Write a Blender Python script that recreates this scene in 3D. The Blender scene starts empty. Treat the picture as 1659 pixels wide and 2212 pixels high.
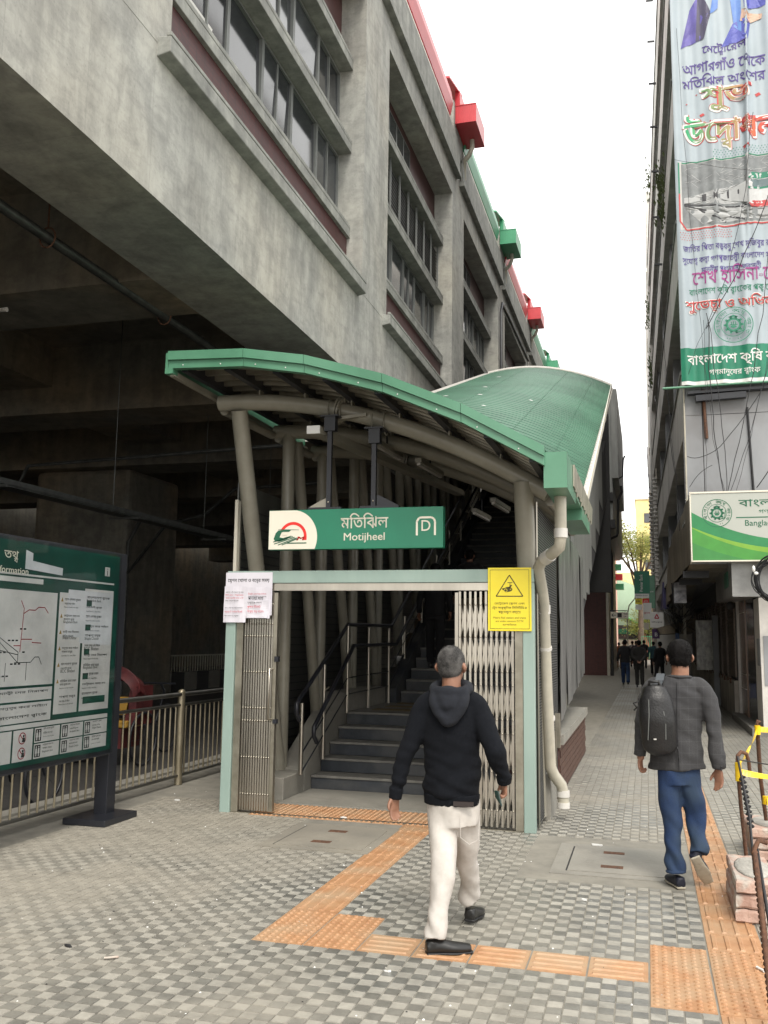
import bpy, bmesh, math, random
from mathutils import Vector, Matrix, noise
from mathutils.geometry import tessellate_polygon
random.seed(7)
PI = math.pi
scene = bpy.context.scene
C = scene.collection

# ------------------------------------------------------------ camera
cam_d = bpy.data.cameras.new("camera")
cam = bpy.data.objects.new("camera", cam_d)
C.objects.link(cam)
cam_d.sensor_fit = 'VERTICAL'
cam_d.sensor_height = 24.0
cam_d.lens = 24.0 * 1998.887 / 2212.0
cam_d.clip_start = 0.1
cam_d.clip_end = 1500.0
yaw, pitch, roll = -0.276422574, 0.136338794, 0.0135247181
fw = Vector((math.sin(yaw) * math.cos(pitch), math.cos(yaw) * math.cos(pitch), math.sin(pitch)))
rt0 = Vector((math.cos(yaw), -math.sin(yaw), 0))
up0 = rt0.cross(fw)
rt = rt0 * math.cos(roll) + up0 * math.sin(roll)
up = -rt0 * math.sin(roll) + up0 * math.cos(roll)
mw = Matrix((rt, up, -fw)).transposed().to_4x4()
mw.translation = Vector((0, 0, 1.65))
cam.matrix_world = mw
scene.camera = cam

# ------------------------------------------------------------ sky, sun, exposure
SUN_EL, SUN_AZ = math.radians(52), math.radians(160)      # azimuth measured from +Y towards +X
world = bpy.data.worlds.new("World")
scene.world = world
world.use_nodes = True
wn = world.node_tree
wn.nodes.clear()
sky = wn.nodes.new("ShaderNodeTexSky")
sky.sky_type = 'NISHITA'
sky.sun_disc = False
sky.sun_elevation = SUN_EL
sky.sun_rotation = SUN_AZ
sky.dust_density = 6.0
mixn = wn.nodes.new("ShaderNodeMix")
mixn.data_type = 'RGBA'
mixn.inputs[0].default_value = 0.88
mixn.inputs[7].default_value = (8.85, 8.75, 8.45, 1)       # overcast veil
bg = wn.nodes.new("ShaderNodeBackground")
bg.inputs[1].default_value = 0.115
wo = wn.nodes.new("ShaderNodeOutputWorld")
wn.links.new(sky.outputs[0], mixn.inputs[6])
wn.links.new(mixn.outputs[2], bg.inputs[0])
wn.links.new(bg.outputs[0], wo.inputs[0])

sun_d = bpy.data.lights.new("sun", 'SUN')
sun_d.energy = 1.1
sun_d.angle = math.radians(18)
sun_d.color = (1.0, 0.95, 0.86)
sun = bpy.data.objects.new("sun", sun_d)
C.objects.link(sun)
sdir = Vector((math.sin(SUN_AZ) * math.cos(SUN_EL), math.cos(SUN_AZ) * math.cos(SUN_EL), math.sin(SUN_EL)))
sun.rotation_euler = sdir.to_track_quat('Z', 'Y').to_euler()
sun.location = (0, 0, 40)

vs = scene.view_settings
vs.view_transform = 'Standard'
vs.look = 'None'
vs.exposure = 1.22
vs.gamma = 1.0
vs.use_curve_mapping = False

# ------------------------------------------------------------ materials
MATS = {}
def mat(name, c1, c2=None, scale=3.0, rough=0.7, metal=0.0, bump=0.0, bscale=None, stretch=(1, 1, 1),
        contrast=(0.35, 0.65), rough2=None, spec=None, detail=6.0, coat=0.0, alpha=None, c3=None, s3=0.7):
    if name in MATS:
        return MATS[name]
    m = bpy.data.materials.new(name)
    m.use_nodes = True
    nt = m.node_tree
    b = nt.nodes["Principled BSDF"]
    b.inputs["Roughness"].default_value = rough
    b.inputs["Metallic"].default_value = metal
    if coat:
        b.inputs["Coat Weight"].default_value = coat
        b.inputs["Coat Roughness"].default_value = 0.1
    if spec is not None:
        b.inputs["Specular IOR Level"].default_value = spec
    geo = nt.nodes.new("ShaderNodeNewGeometry")
    mp = nt.nodes.new("ShaderNodeMapping")
    mp.inputs["Scale"].default_value = stretch
    nt.links.new(geo.outputs["Position"], mp.inputs[0])
    nz = nt.nodes.new("ShaderNodeTexNoise")
    nz.inputs["Scale"].default_value = scale
    nz.inputs["Detail"].default_value = detail
    nz.inputs["Roughness"].default_value = 0.62
    nt.links.new(mp.outputs[0], nz.inputs["Vector"])
    if c2 is None:
        c2 = tuple(x * 0.82 for x in c1)
    rp = nt.nodes.new("ShaderNodeValToRGB")
    rp.color_ramp.elements[0].position = contrast[0]
    rp.color_ramp.elements[1].position = contrast[1]
    rp.color_ramp.elements[0].color = (*c2, 1)
    rp.color_ramp.elements[1].color = (*c1, 1)
    nt.links.new(nz.outputs[0], rp.inputs[0])
    col = rp.outputs[0]
    if c3 is not None:       # large soft stains
        n3 = nt.nodes.new("ShaderNodeTexNoise")
        n3.inputs["Scale"].default_value = s3
        n3.inputs["Detail"].default_value = 4
        nt.links.new(geo.outputs["Position"], n3.inputs["Vector"])
        r3 = nt.nodes.new("ShaderNodeValToRGB")
        r3.color_ramp.elements[0].position = 0.45
        r3.color_ramp.elements[1].position = 0.68
        nt.links.new(n3.outputs[0], r3.inputs[0])
        mx = nt.nodes.new("ShaderNodeMix")
        mx.data_type = 'RGBA'
        nt.links.new(r3.outputs[0], mx.inputs[0])
        nt.links.new(col, mx.inputs[6])
        mx.inputs[7].default_value = (*c3, 1)
        col = mx.outputs[2]
    nt.links.new(col, b.inputs["Base Color"])
    if rough2 is not None:
        mr = nt.nodes.new("ShaderNodeMapRange")
        mr.inputs[3].default_value = rough
        mr.inputs[4].default_value = rough2
        nt.links.new(nz.outputs[0], mr.inputs[0])
        nt.links.new(mr.outputs[0], b.inputs["Roughness"])
    if bump:
        nb = nt.nodes.new("ShaderNodeTexNoise")
        nb.inputs["Scale"].default_value = bscale or scale * 5
        nb.inputs["Detail"].default_value = 5
        nt.links.new(mp.outputs[0], nb.inputs["Vector"])
        bp = nt.nodes.new("ShaderNodeBump")
        bp.inputs["Strength"].default_value = min(1.0, bump)
        bp.inputs["Distance"].default_value = 0.01
        nt.links.new(nb.outputs[0], bp.inputs["Height"])
        nt.links.new(bp.outputs[0], b.inputs["Normal"])
    if alpha is not None:
        b.inputs["Alpha"].default_value = alpha
    MATS[name] = m
    return m

def S(r, g, b):      # sRGB 0..255 -> linear
    f = lambda c: (c / 255 / 12.92) if c <= 10 else ((c / 255 + 0.055) / 1.055) ** 2.4
    return (f(r), f(g), f(b))

def mulnoise(nt, src, scale, lo, hi, p0, p1, stretch=(1, 1, 1), rot=(0, 0, 0), dist=0.0, detail=8, rough=.62):
    geo = nt.nodes.new("ShaderNodeNewGeometry")
    mp = nt.nodes.new("ShaderNodeMapping")
    mp.inputs["Scale"].default_value = stretch
    mp.inputs["Rotation"].default_value = rot
    nt.links.new(geo.outputs["Position"], mp.inputs[0])
    n = nt.nodes.new("ShaderNodeTexNoise")
    n.inputs["Scale"].default_value = scale
    n.inputs["Detail"].default_value = detail
    n.inputs["Roughness"].default_value = rough
    n.inputs["Distortion"].default_value = dist
    nt.links.new(mp.outputs[0], n.inputs["Vector"])
    r = nt.nodes.new("ShaderNodeValToRGB")
    r.color_ramp.elements[0].position = p0
    r.color_ramp.elements[0].color = (lo, lo, lo * 1.0, 1)
    r.color_ramp.elements[1].position = p1
    r.color_ramp.elements[1].color = (hi, hi, hi * .99, 1)
    nt.links.new(n.outputs[0], r.inputs[0])
    mx = nt.nodes.new("ShaderNodeMix")
    mx.data_type = 'RGBA'
    mx.blend_type = 'MULTIPLY'
    mx.inputs[0].default_value = 1.0
    nt.links.new(src, mx.inputs[6])
    nt.links.new(r.outputs[0], mx.inputs[7])
    return mx.outputs[2]
def concrete(name, base, dark, warm=None, scale=.9):
    """raw concrete: cloudy blotches, smeared slurry patches, run marks, pores and lift joints"""
    m = mat(name, base, dark, scale=scale, rough=0.82, bump=0.3, bscale=11, contrast=(0.3, 0.72), detail=7,
            c3=warm or tuple(x * 0.8 for x in base), s3=0.35)
    nt = m.node_tree
    b = nt.nodes["Principled BSDF"]
    s = b.inputs["Base Color"].links[0].from_socket
    s = mulnoise(nt, s, 1.6, .84, 1.12, .40, .60, (1, 1.5, .9), (0.7, 0, 0), dist=.35, rough=.7)         # smeared patches
    s = mulnoise(nt, s, 4.0, .86, 1.05, .38, .54, (1, .55, 1.6), (-.5, 0, 0), dist=.2, detail=9, rough=.72)                   # blotches
    s = mulnoise(nt, s, 2.6, .86, 1.05, .38, .58, (1.6, 1.6, .22))                               # runs
    s = mulnoise(nt, s, 30, .82, 1.0, .30, .40, detail=3)                                        # pores
    nt.links.new(s, b.inputs["Base Color"])
    lined(m, 1 / 1.22, .28, tuple(x * .45 for x in base), width=.008, axis=1)
    return m

def lined(m, axis_scale, strength, dark, width=0.06, axis=2):
    """adds thin darker joint lines (fine relief too small to model) along one axis"""
    nt = m.node_tree
    b = nt.nodes["Principled BSDF"]
    src = b.inputs["Base Color"].links[0].from_socket
    geo = nt.nodes.new("ShaderNodeNewGeometry")
    sp = nt.nodes.new("ShaderNodeSeparateXYZ")
    nt.links.new(geo.outputs["Position"], sp.inputs[0])
    mu = nt.nodes.new("ShaderNodeMath"); mu.operation = 'MULTIPLY'; mu.inputs[1].default_value = axis_scale
    nt.links.new(sp.outputs[axis], mu.inputs[0])
    fr = nt.nodes.new("ShaderNodeMath"); fr.operation = 'FRACT'
    nt.links.new(mu.outputs[0], fr.inputs[0])
    lt = nt.nodes.new("ShaderNodeMath"); lt.operation = 'LESS_THAN'; lt.inputs[1].default_value = width
    nt.links.new(fr.outputs[0], lt.inputs[0])
    m2 = nt.nodes.new("ShaderNodeMath"); m2.operation = 'MULTIPLY'; m2.inputs[1].default_value = strength
    nt.links.new(lt.outputs[0], m2.inputs[0])
    mx = nt.nodes.new("ShaderNodeMix"); mx.data_type = 'RGBA'
    nt.links.new(m2.outputs[0], mx.inputs[0])
    nt.links.new(src, mx.inputs[6])
    mx.inputs[7].default_value = (*dark, 1)
    nt.links.new(mx.outputs[2], b.inputs["Base Color"])
    return m

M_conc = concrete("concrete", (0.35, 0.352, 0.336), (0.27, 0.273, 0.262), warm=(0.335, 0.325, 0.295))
M_concShade = concrete("concrete_shaded", (0.19, 0.18, 0.155), (0.13, 0.123, 0.108), warm=(0.23, 0.185, 0.13))  # darker copy of the concrete: underpass shade is put into its colour
M_ledge = concrete("concrete_ledge", (0.30, 0.306, 0.29), (0.2, 0.206, 0.2), scale=3.0)
M_maroon = lined(lined(mat("maroon_tile", (0.075, 0.024, 0.023), (0.05, 0.018, 0.018), scale=7, rough=0.5), 1 / 0.24, 0.7, (0.03, 0.02, 0.02), axis=1), 1 / 0.075, 0.7, (0.03, 0.02, 0.02), width=0.14)
M_maroonX = lined(lined(mat("maroon_brick_wall", (0.085, 0.026, 0.022), (0.055, 0.018, 0.017), scale=7, rough=0.6), 1 / 0.24, 0.6, (0.03, 0.02, 0.02), axis=0), 1 / 0.075, 0.6, (0.03, 0.02, 0.02), width=0.14)
M_frame = mat("window_frame_paint", (0.16, 0.17, 0.165), rough=0.45)
M_glass = mat("window_glass", (0.045, 0.05, 0.055), (0.02, 0.022, 0.026), scale=0.5, rough=0.09, spec=0.9)
M_blind = mat("window_blind", (0.6, 0.6, 0.56), (0.45, 0.46, 0.44), scale=2.0, rough=0.6)
M_louvre = mat("louvre_metal", (0.12, 0.12, 0.115), rough=0.5, metal=0.3)
M_green = mat("green_sheet_metal", S(80, 134, 106), S(68, 118, 92), scale=1.6, rough=0.42, c3=S(92, 142, 116), s3=1.2, bump=0.05, bscale=3, coat=0.2)
M_greenR = mat("green_roof_sheet", S(58, 104, 82), S(48, 90, 70), scale=1.0, rough=0.5, c3=S(66, 110, 88), s3=0.5)
M_greenFar = mat("green_sheet_far", S(66, 150, 110), S(54, 132, 95), scale=1.0, rough=0.4)
M_red = mat("red_sheet_metal", S(196, 62, 68), S(178, 50, 58), scale=1.4, rough=0.35)
M_pipe = mat("beige_painted_steel", (0.30, 0.285, 0.235), (0.25, 0.235, 0.19), scale=4, rough=0.33, bump=0.03, bscale=6)
M_mint = mat("mint_painted_steel", S(146, 166, 158), S(130, 150, 143), scale=2.2, rough=0.42, stretch=(1, 1, 0.25), bump=0.05, bscale=5)
M_steel = mat("stainless_steel", (0.55, 0.51, 0.44), (0.38, 0.35, 0.30), scale=3, rough=0.22, metal=1.0, rough2=0.42, stretch=(1, 1, 0.15))
M_steelD = mat("weathered_stainless", (0.42, 0.39, 0.32), (0.27, 0.25, 0.2), scale=4, rough=0.35, metal=0.9, rough2=0.5)
M_black = mat("black_powder_coat", (0.018, 0.02, 0.026), (0.012, 0.013, 0.018), scale=4, rough=0.38)
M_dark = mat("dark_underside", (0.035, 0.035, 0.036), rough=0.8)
M_pvc = mat("pvc_pipe", (0.47, 0.44, 0.36), (0.36, 0.34, 0.28), scale=5, rough=0.4)
M_pvcW = mat("white_pvc_pipe", (0.62, 0.60, 0.56), (0.5, 0.48, 0.45), scale=5, rough=0.35)
M_white = mat("white_print", (0.74, 0.74, 0.72), (0.68, 0.68, 0.66), scale=3, rough=0.5)
M_cream = mat("cream_print", (0.75, 0.71, 0.60), (0.7, 0.66, 0.56), scale=1.5, rough=0.4)
M_paper = mat("paper", (0.68, 0.66, 0.72), (0.6, 0.58, 0.64), scale=3, rough=0.8)
M_signgreen = mat("sign_green", S(30, 118, 90), S(26, 108, 82), scale=1.5, rough=0.35)
M_signred = mat("sign_red", S(226, 44, 38), rough=0.4)
M_ink = mat("black_ink", (0.02, 0.02, 0.022), rough=0.6)
M_inkred = mat("red_ink", S(200, 60, 80), rough=0.6)
M_yellow = mat("yellow_plate", S(232, 214, 46), S(224, 204, 40), scale=3, rough=0.35)
M_brown = mat("yellow_sign_ink", S(66, 58, 20), rough=0.5)
M_stair = mat("dark_stair_tile", (0.04, 0.046, 0.056), (0.022, 0.027, 0.034), scale=9, rough=0.45, c3=(0.09, 0.09, 0.088), s3=2.0)
M_tread = mat("stair_tread_stone", (0.20, 0.195, 0.175), (0.13, 0.125, 0.115), scale=8, rough=0.6, bump=0.2)
M_perf = mat("perforated_steel", (0.16, 0.165, 0.16), (0.10, 0.105, 0.10), scale=60, rough=0.28, metal=0.8, rough2=0.5)
M_film = mat("perforated_panel_under_film", (0.33, 0.332, 0.322), (0.20, 0.203, 0.198), scale=1.2, rough=0.22, metal=0.5, stretch=(1, 6, 0.5), bump=1.0, bscale=3, rough2=0.4)
M_clad = mat("ribbed_grey_cladding", (0.22, 0.225, 0.212), (0.15, 0.153, 0.146), scale=3, rough=0.45, metal=0.5, stretch=(1, 1, 0.2))
M_wallR = mat("grey_cladding_panel", (0.30, 0.31, 0.325), (0.24, 0.25, 0.262), scale=1.2, rough=0.75, c3=(0.2, 0.2, 0.205), s3=0.9, stretch=(1, 1, 0.35), bump=0.2)
M_span = mat("stained_spandrel", (0.62, 0.60, 0.56), (0.46, 0.445, 0.415), scale=2.0, rough=0.85, c3=(0.36, 0.345, 0.315), s3=0.6, stretch=(1, 2, 0.25), bump=0.3)
M_openD = mat("dark_opening", (0.10, 0.102, 0.11), (0.065, 0.066, 0.072), scale=1.0, rough=0.5)
M_shut = mat("rolling_shutter", (0.17, 0.135, 0.11), (0.10, 0.08, 0.065), scale=4, rough=0.55, metal=0.3)
M_plinthR = mat("stained_plinth", (0.42, 0.385, 0.33), (0.26, 0.235, 0.20), scale=2.5, rough=0.9, c3=(0.2, 0.18, 0.155), s3=1.2, stretch=(1, 1, 0.4), bump=0.3)
M_rust = mat("rusty_rebar", (0.14, 0.065, 0.035), (0.07, 0.035, 0.022), scale=30, rough=0.85, bump=0.8, bscale=60)
M_tape = mat("yellow_barrier_tape", S(240, 205, 30), S(215, 175, 20), scale=9, rough=0.35)
M_brickL = mat("broken_brick", (0.46, 0.33, 0.27), (0.38, 0.24, 0.19), scale=12, rough=0.95, bump=1.0, bscale=40, c3=(0.45, 0.42, 0.37), s3=9)
M_mortar = mat("mortar", (0.42, 0.40, 0.36), (0.3, 0.29, 0.26), scale=14, rough=0.95, bump=1.0, bscale=40)
M_cable = mat("cable_rubber", (0.012, 0.012, 0.014), rough=0.5)
M_asph = mat("asphalt", (0.055, 0.052, 0.048), (0.04, 0.038, 0.036), scale=6, rough=0.85, bump=0.5, bscale=60)
M_dust = mat("dusty_concrete_floor", (0.25, 0.22, 0.175), (0.19, 0.165, 0.13), scale=3, rough=0.85, bump=0.3, bscale=30, c3=(0.15, 0.13, 0.1), s3=0.8)
M_cover = mat("concrete_cover", (0.285, 0.27, 0.235), (0.215, 0.205, 0.18), scale=4, rough=0.75, bump=0.4, bscale=30, c3=(0.22, 0.215, 0.19), s3=2)
M_grout = mat("paving_grout", (0.26, 0.245, 0.208), (0.19, 0.18, 0.155), scale=5, rough=0.85)

# ------------------------------------------------------------ mesh builder
LOC = {}
class MB:
    def __init__(s):
        s.v, s.f, s.m, s.sm = [], [], [], []
    def add(s, vs_, fs_, mi=0, smooth=False):
        n = len(s.v)
        s.v += [tuple(p) for p in vs_]
        s.f += [tuple(i + n for i in f) for f in fs_]
        s.m += [mi] * len(fs_)
        s.sm += [smooth] * len(fs_)
        return s
    def box(s, x0, x1, y0, y1, z0, z1, mi=0):
        v = [(x0, y0, z0), (x1, y0, z0), (x1, y1, z0), (x0, y1, z0), (x0, y0, z1), (x1, y0, z1), (x1, y1, z1), (x0, y1, z1)]
        return s.add(v, [(0, 3, 2, 1), (4, 5, 6, 7), (0, 1, 5, 4), (1, 2, 6, 5), (2, 3, 7, 6), (3, 0, 4, 7)], mi)
    def hexa(s, p8, mi=0):
        return s.add(p8, [(0, 3, 2, 1), (4, 5, 6, 7), (0, 1, 5, 4), (1, 2, 6, 5), (2, 3, 7, 6), (3, 0, 4, 7)], mi)
    def quad(s, a, b, c, d, mi=0):
        return s.add([a, b, c, d], [(0, 1, 2, 3)], mi)
    def bar(s, p, q, w, h, mi=0, up=(0, 0, 1)):
        p, q = Vector(p), Vector(q)
        d = (q - p).normalized()
        u = Vector(up)
        if abs(d.dot(u)) > 0.98:
            u = Vector((0, 1, 0))
        x = d.cross(u).normalized() * w / 2
        z = x.cross(d).normalized() * h / 2
        return s.hexa([p - x - z, p + x - z, q + x - z, q - x - z, p - x + z, p + x + z, q + x + z, q - x + z], mi)
    def tube(s, pts, r, n=12, mi=0, cap=True, smooth=True):
        pts = [Vector(p) for p in pts]
        rs = r if isinstance(r, (list, tuple)) else [r] * len(pts)
        rings = []
        nrm = None
        for i, p in enumerate(pts):
            if i == 0: d = pts[1] - p
            elif i == len(pts) - 1: d = p - pts[i - 1]
            else: d = (pts[i + 1] - p).normalized() + (p - pts[i - 1]).normalized()
            d.normalize()
            if nrm is None:
                a = Vector((0, 0, 1)) if abs(d.z) < 0.9 else Vector((1, 0, 0))
                nrm = d.cross(a).normalized()
            else:
                nrm = (nrm - d * nrm.dot(d)).normalized()
            b = d.cross(nrm)
            rings.append([p + (nrm * math.cos(2 * PI * k / n) + b * math.sin(2 * PI * k / n)) * rs[i] for k in range(n)])
        vs_ = [v for rg in rings for v in rg]
        fs_ = []
        for i in range(len(pts) - 1):
            for k in range(n):
                k2 = (k + 1) % n
                fs_.append((i * n + k, i * n + k2, (i + 1) * n + k2, (i + 1) * n + k))
        s.add(vs_, fs_, mi, smooth)
        if cap:
            s.add(rings[0], [tuple(range(n))[::-1]], mi)
            s.add(rings[-1], [tuple(range(n))], mi)
        return s
    def ell(s, c, r, n=12, m=8, mi=0, R=None):
        vs_, fs_ = [], []
        for j in range(m + 1):
            t = PI * j / m
            for k in range(n):
                a = 2 * PI * k / n
                p = Vector((r[0] * math.sin(t) * math.cos(a), r[1] * math.sin(t) * math.sin(a), r[2] * math.cos(t)))
                if R is not None: p = R @ p
                vs_.append(Vector(c) + p)
        for j in range(m):
            for k in range(n):
                k2 = (k + 1) % n
                fs_.append((j * n + k, (j + 1) * n + k, (j + 1) * n + k2, j * n + k2))
        return s.add(vs_, fs_, mi, True)
    def prism(s, poly, o, ux, uy, th, mi=0):
        """flat outline (list of 2-D points) on the frame o,ux,uy given thickness th along ux x uy"""
        o, ux, uy = Vector(o), Vector(ux), Vector(uy)
        nz = ux.cross(uy).normalized() * th
        n = len(poly)
        a = [o + ux * p[0] + uy * p[1] for p in poly]
        b = [p + nz for p in a]
        s.add(a + b, [tuple(range(n))[::-1], tuple(range(n, 2 * n))] + [(i, (i + 1) % n, n + (i + 1) % n, n + i) for i in range(n)], mi)
        return s
    def mesh(s, name, mats, off=(0, 0, 0)):
        me = bpy.data.meshes.new(name)
        ox, oy, oz = off
        me.from_pydata([(x - ox, y - oy, z - oz) for x, y, z in s.v], [], s.f)
        for m_ in (mats if isinstance(mats, (list, tuple)) else [mats]):
            me.materials.append(m_)
        me.polygons.foreach_set("material_index", s.m)
        me.polygons.foreach_set("use_smooth", s.sm)
        me.update()
        return me
    def build(s, name, mats, parent=None, kind=None, label=None, bevel=0):
        off = LOC.get(parent.name, (0, 0, 0)) if parent else (0, 0, 0)
        me = s.mesh(name, mats, off)
        o = bpy.data.objects.new(name, me)
        C.objects.link(o)
        if parent:
            o.parent = parent
            LOC[o.name] = off
        if kind: o["kind"] = kind
        if label: o["label"] = label
        if bevel:
            bv = o.modifiers.new("bevel", 'BEVEL')
            bv.width = bevel
            bv.segments = 2
            bv.limit_method = 'ANGLE'
        return o

def thing(name, label, cat, loc=(0, 0, 0), group=None, rotz=0.0):
    o = bpy.data.objects.new(name, None)
    o.empty_display_size = 0.2
    C.objects.link(o)
    o.location = loc
    o.rotation_euler = (0, 0, rotz)
    LOC[o.name] = tuple(loc)
    o["label"] = label
    o["category"] = cat
    if group: o["group"] = group
    return o
def tag(o, label, cat, group=None):
    o["label"] = label
    o["category"] = cat
    if group: o["group"] = group
    return o
def inst(me, name, parent, loc, rot=(0, 0, 0), scale=(1, 1, 1)):
    """a piece that shares its mesh; loc in world coordinates (unrotated parents only)"""
    o = bpy.data.objects.new(name, me)
    C.objects.link(o)
    if parent:
        off = LOC.get(parent.name, (0, 0, 0))
        o.parent = parent
        o.location = (loc[0] - off[0], loc[1] - off[1], loc[2] - off[2])
        LOC[o.name] = tuple(loc)
    else:
        o.location = loc
    o.rotation_euler = rot
    o.scale = scale
    return o

# ------------------------------------------------------------ lettering
FONT_CACHE = {}
PRE = {'\u09bf', '\u09c7', '\u09c8'}
def shape_bn(t):
    """visual order for Bengali: pre-base vowel signs in front of their consonant (cluster)"""
    t = t.replace('\u09cb', '\u09c7\u0001').replace('\u09cc', '\u09c7\u09d7')
    out = []
    for ch in t:
        if ch in PRE:
            i = len(out) - 1
            while i >= 2 and out[i - 1] == '\u09cd':
                i -= 2
            out.insert(max(i, 0), ch)
        elif ch == '\u0001':
            out.append('\u09be')
        else:
            out.append(ch)
    return out
def raw_text(body, bold=0.0):
    """glyph outlines -> triangles; every outer contour is filled on its own (the font's contours overlap)"""
    key = (body, bold)
    if key in FONT_CACHE: return FONT_CACHE[key]
    cu = bpy.data.curves.new("lettering", 'FONT')
    cu.body = body
    cu.size = 1.0
    o = bpy.data.objects.new("lettering", cu)
    C.objects.link(o)
    dg = bpy.context.evaluated_depsgraph_get()
    cv = o.evaluated_get(dg).to_curve(dg)
    cs = []
    for sp in cv.splines:
        bp = sp.bezier_points
        if not len(bp): 
            P = [Vector((p.co.x, p.co.y)) for p in sp.points]
        else:
            P = []
            m = len(bp)
            for a in range(m):
                p, q = bp[a], bp[(a + 1) % m]
                P.append(Vector(p.co[:2]))
                h1, h2 = Vector(p.handle_right[:2]), Vector(q.handle_left[:2])
                A, B = Vector(p.co[:2]), Vector(q.co[:2])
                L = (B - A).length
                if ((h1 - A).length > 1e-5 or (h2 - B).length > 1e-5) and L > .01:
                    cr = abs((B - A).cross(h1 - A)) + abs((B - A).cross(h2 - A))
                    if cr > 1e-4:
                        for t in ((.33, .66) if L < .25 else (.2, .4, .6, .8)):
                            P.append(A * (1 - t) ** 3 + h1 * 3 * t * (1 - t) ** 2 + h2 * 3 * t * t * (1 - t) + B * t ** 3)
        P = [p for k, p in enumerate(P) if (p - P[k - 1]).length > 1e-5]
        if len(P) > 2: cs.append(P)
    o.to_curve_clear() if hasattr(o, "to_curve_clear") else None
    bpy.data.objects.remove(o)
    bpy.data.curves.remove(cu)
    area = lambda P: sum(P[k - 1].cross(P[k]) for k in range(len(P))) / 2
    def inside(p, P):
        r = False
        for k in range(len(P)):
            a, b = P[k - 1], P[k]
            if (a.y > p.y) != (b.y > p.y) and p.x < (b.x - a.x) * (p.y - a.y) / (b.y - a.y) + a.x: r = not r
        return r
    ar = [area(P) for P in cs]
    tot = sum(ar)
    sgn = 1 if tot > 0 else -1
    outs = [k for k in range(len(cs)) if ar[k] * sgn > 0]
    hol = [k for k in range(len(cs)) if ar[k] * sgn < 0]
    vs_, fs_ = [], []
    own = {}
    for h in hol:
        cand = [k for k in outs if inside(cs[h][0], cs[k])]
        if cand: own.setdefault(min(cand, key=lambda k: abs(ar[k])), []).append(h)
    for k in outs:
        loops = [cs[k]] + [cs[h] for h in own.get(k, [])]
        tri = tessellate_polygon([[(p.x, p.y, 0) for p in L] for L in loops])
        n = len(vs_)
        for L in loops: vs_ += [(p.x, p.y, 0) for p in L]
        for t in tri:
            a, b, c = [Vector(vs_[n + q][:2]) for q in t]
            fs_.append(tuple(n + q for q in (t if (b - a).cross(c - a) > 0 else t[::-1])))
    if bold:            # stroke round the outlines thickens the letters
        for P in cs:
            for k in range(len(P)):
                a, b = P[k - 1], P[k]
                d = (b - a).normalized() * bold
                m_ = Vector((-d.y, d.x))
                n = len(vs_)
                vs_ += [(*(a - d * .5 - m_), 0), (*(b + d * .5 - m_), 0), (*(b + d * .5 + m_), 0), (*(a - d * .5 + m_), 0)]
                fs_.append((n, n + 1, n + 2, n + 3))
    FONT_CACHE[key] = (vs_, fs_)
    return vs_, fs_
def layout(body, bold=0.0):
    """returns verts (2-D) and faces; conjuncts are stacked small beneath"""
    seq = shape_bn(body)
    main, subs = [], []
    i = 0
    while i < len(seq):
        if seq[i] == '\u09cd' and i + 1 < len(seq):
            subs.append((len(main), seq[i + 1]))
            i += 2
            continue
        main.append(seq[i])
        i += 1
    vs_, fs_ = raw_text(''.join(main), bold)
    vs_, fs_ = list(vs_), list(fs_)
    for pos, ch in subs:
        pv, _ = raw_text(''.join(main[:pos]), bold)
        if not pv: continue
        x1 = max(v[0] for v in pv)
        sv, sf = raw_text(ch, bold)
        if not sv: continue
        n = len(vs_)
        w = max(v[0] for v in sv)
        vs_ += [(v[0] * 0.6 + x1 - w * 0.62 - 0.02, v[1] * 0.52 - 0.27, 0) for v in sv]
        fs_ += [tuple(k + n for k in f) for f in sf]
    return vs_, fs_
def text_into(mb, body, o, ux, uz, w=None, h=None, mi=0, bold=0.0, anchor='l', lift=0.0015, warp=None):
    vs_, fs_ = layout(body, bold)
    if not vs_: return
    xs = [v[0] for v in vs_]; ys = [v[1] for v in vs_]
    x0, x1, y0, y1 = min(xs), max(xs), min(ys), max(ys)
    sx = (w / (x1 - x0)) if w else None
    sy = (h / (y1 - y0)) if h else None
    if sx is None: sx = sy
    if sy is None: sy = sx
    o, ux, uz = Vector(o), Vector(ux), Vector(uz)
    nn = ux.cross(uz).normalized() * lift
    dx = {'l': 0, 'c': -(x1 - x0) * sx / 2, 'r': -(x1 - x0) * sx}[anchor]
    pts = []
    for v in vs_:
        p = o + ux * ((v[0] - x0) * sx + dx) + uz * ((v[1] - y0) * sy) + nn
        if warp: p = warp(p)
        pts.append(p)
    mb.add(pts, fs_, mi)
def disc(n, r, cx=0, cy=0, a0=0, a1=2 * PI, ry=None):
    full = abs(a1 - a0 - 2 * PI) < 1e-6
    k = n if full else n + 1
    return [(cx + r * math.cos(a0 + (a1 - a0) * i / n), cy + (ry or r) * math.sin(a0 + (a1 - a0) * i / n)) for i in range(k)]
def ring_into(mb, o, ux, uz, r0, r1, lift, mi, n=40, a0=0, a1=2 * PI, cx=0, cy=0):
    o, ux, uz = Vector(o), Vector(ux), Vector(uz)
    nn = ux.cross(uz).normalized() * lift
    vs_, fs_ = [], []
    for i in range(n + 1):
        a = a0 + (a1 - a0) * i / n
        for r in (r0, r1):
            vs_.append(o + ux * (cx + r * math.cos(a)) + uz * (cy + r * math.sin(a)) + nn)
    for i in range(n):
        fs_.append((2 * i, 2 * i + 1, 2 * i + 3, 2 * i + 2))
    mb.add(vs_, fs_, mi)
def flat_into(mb, poly, o, ux, uz, lift, mi):
    o, ux, uz = Vector(o), Vector(ux), Vector(uz)
    nn = ux.cross(uz).normalized() * lift
    mb.add([o + ux * p[0] + uz * p[1] + nn for p in poly], [tuple(range(len(poly)))], mi)
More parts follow.
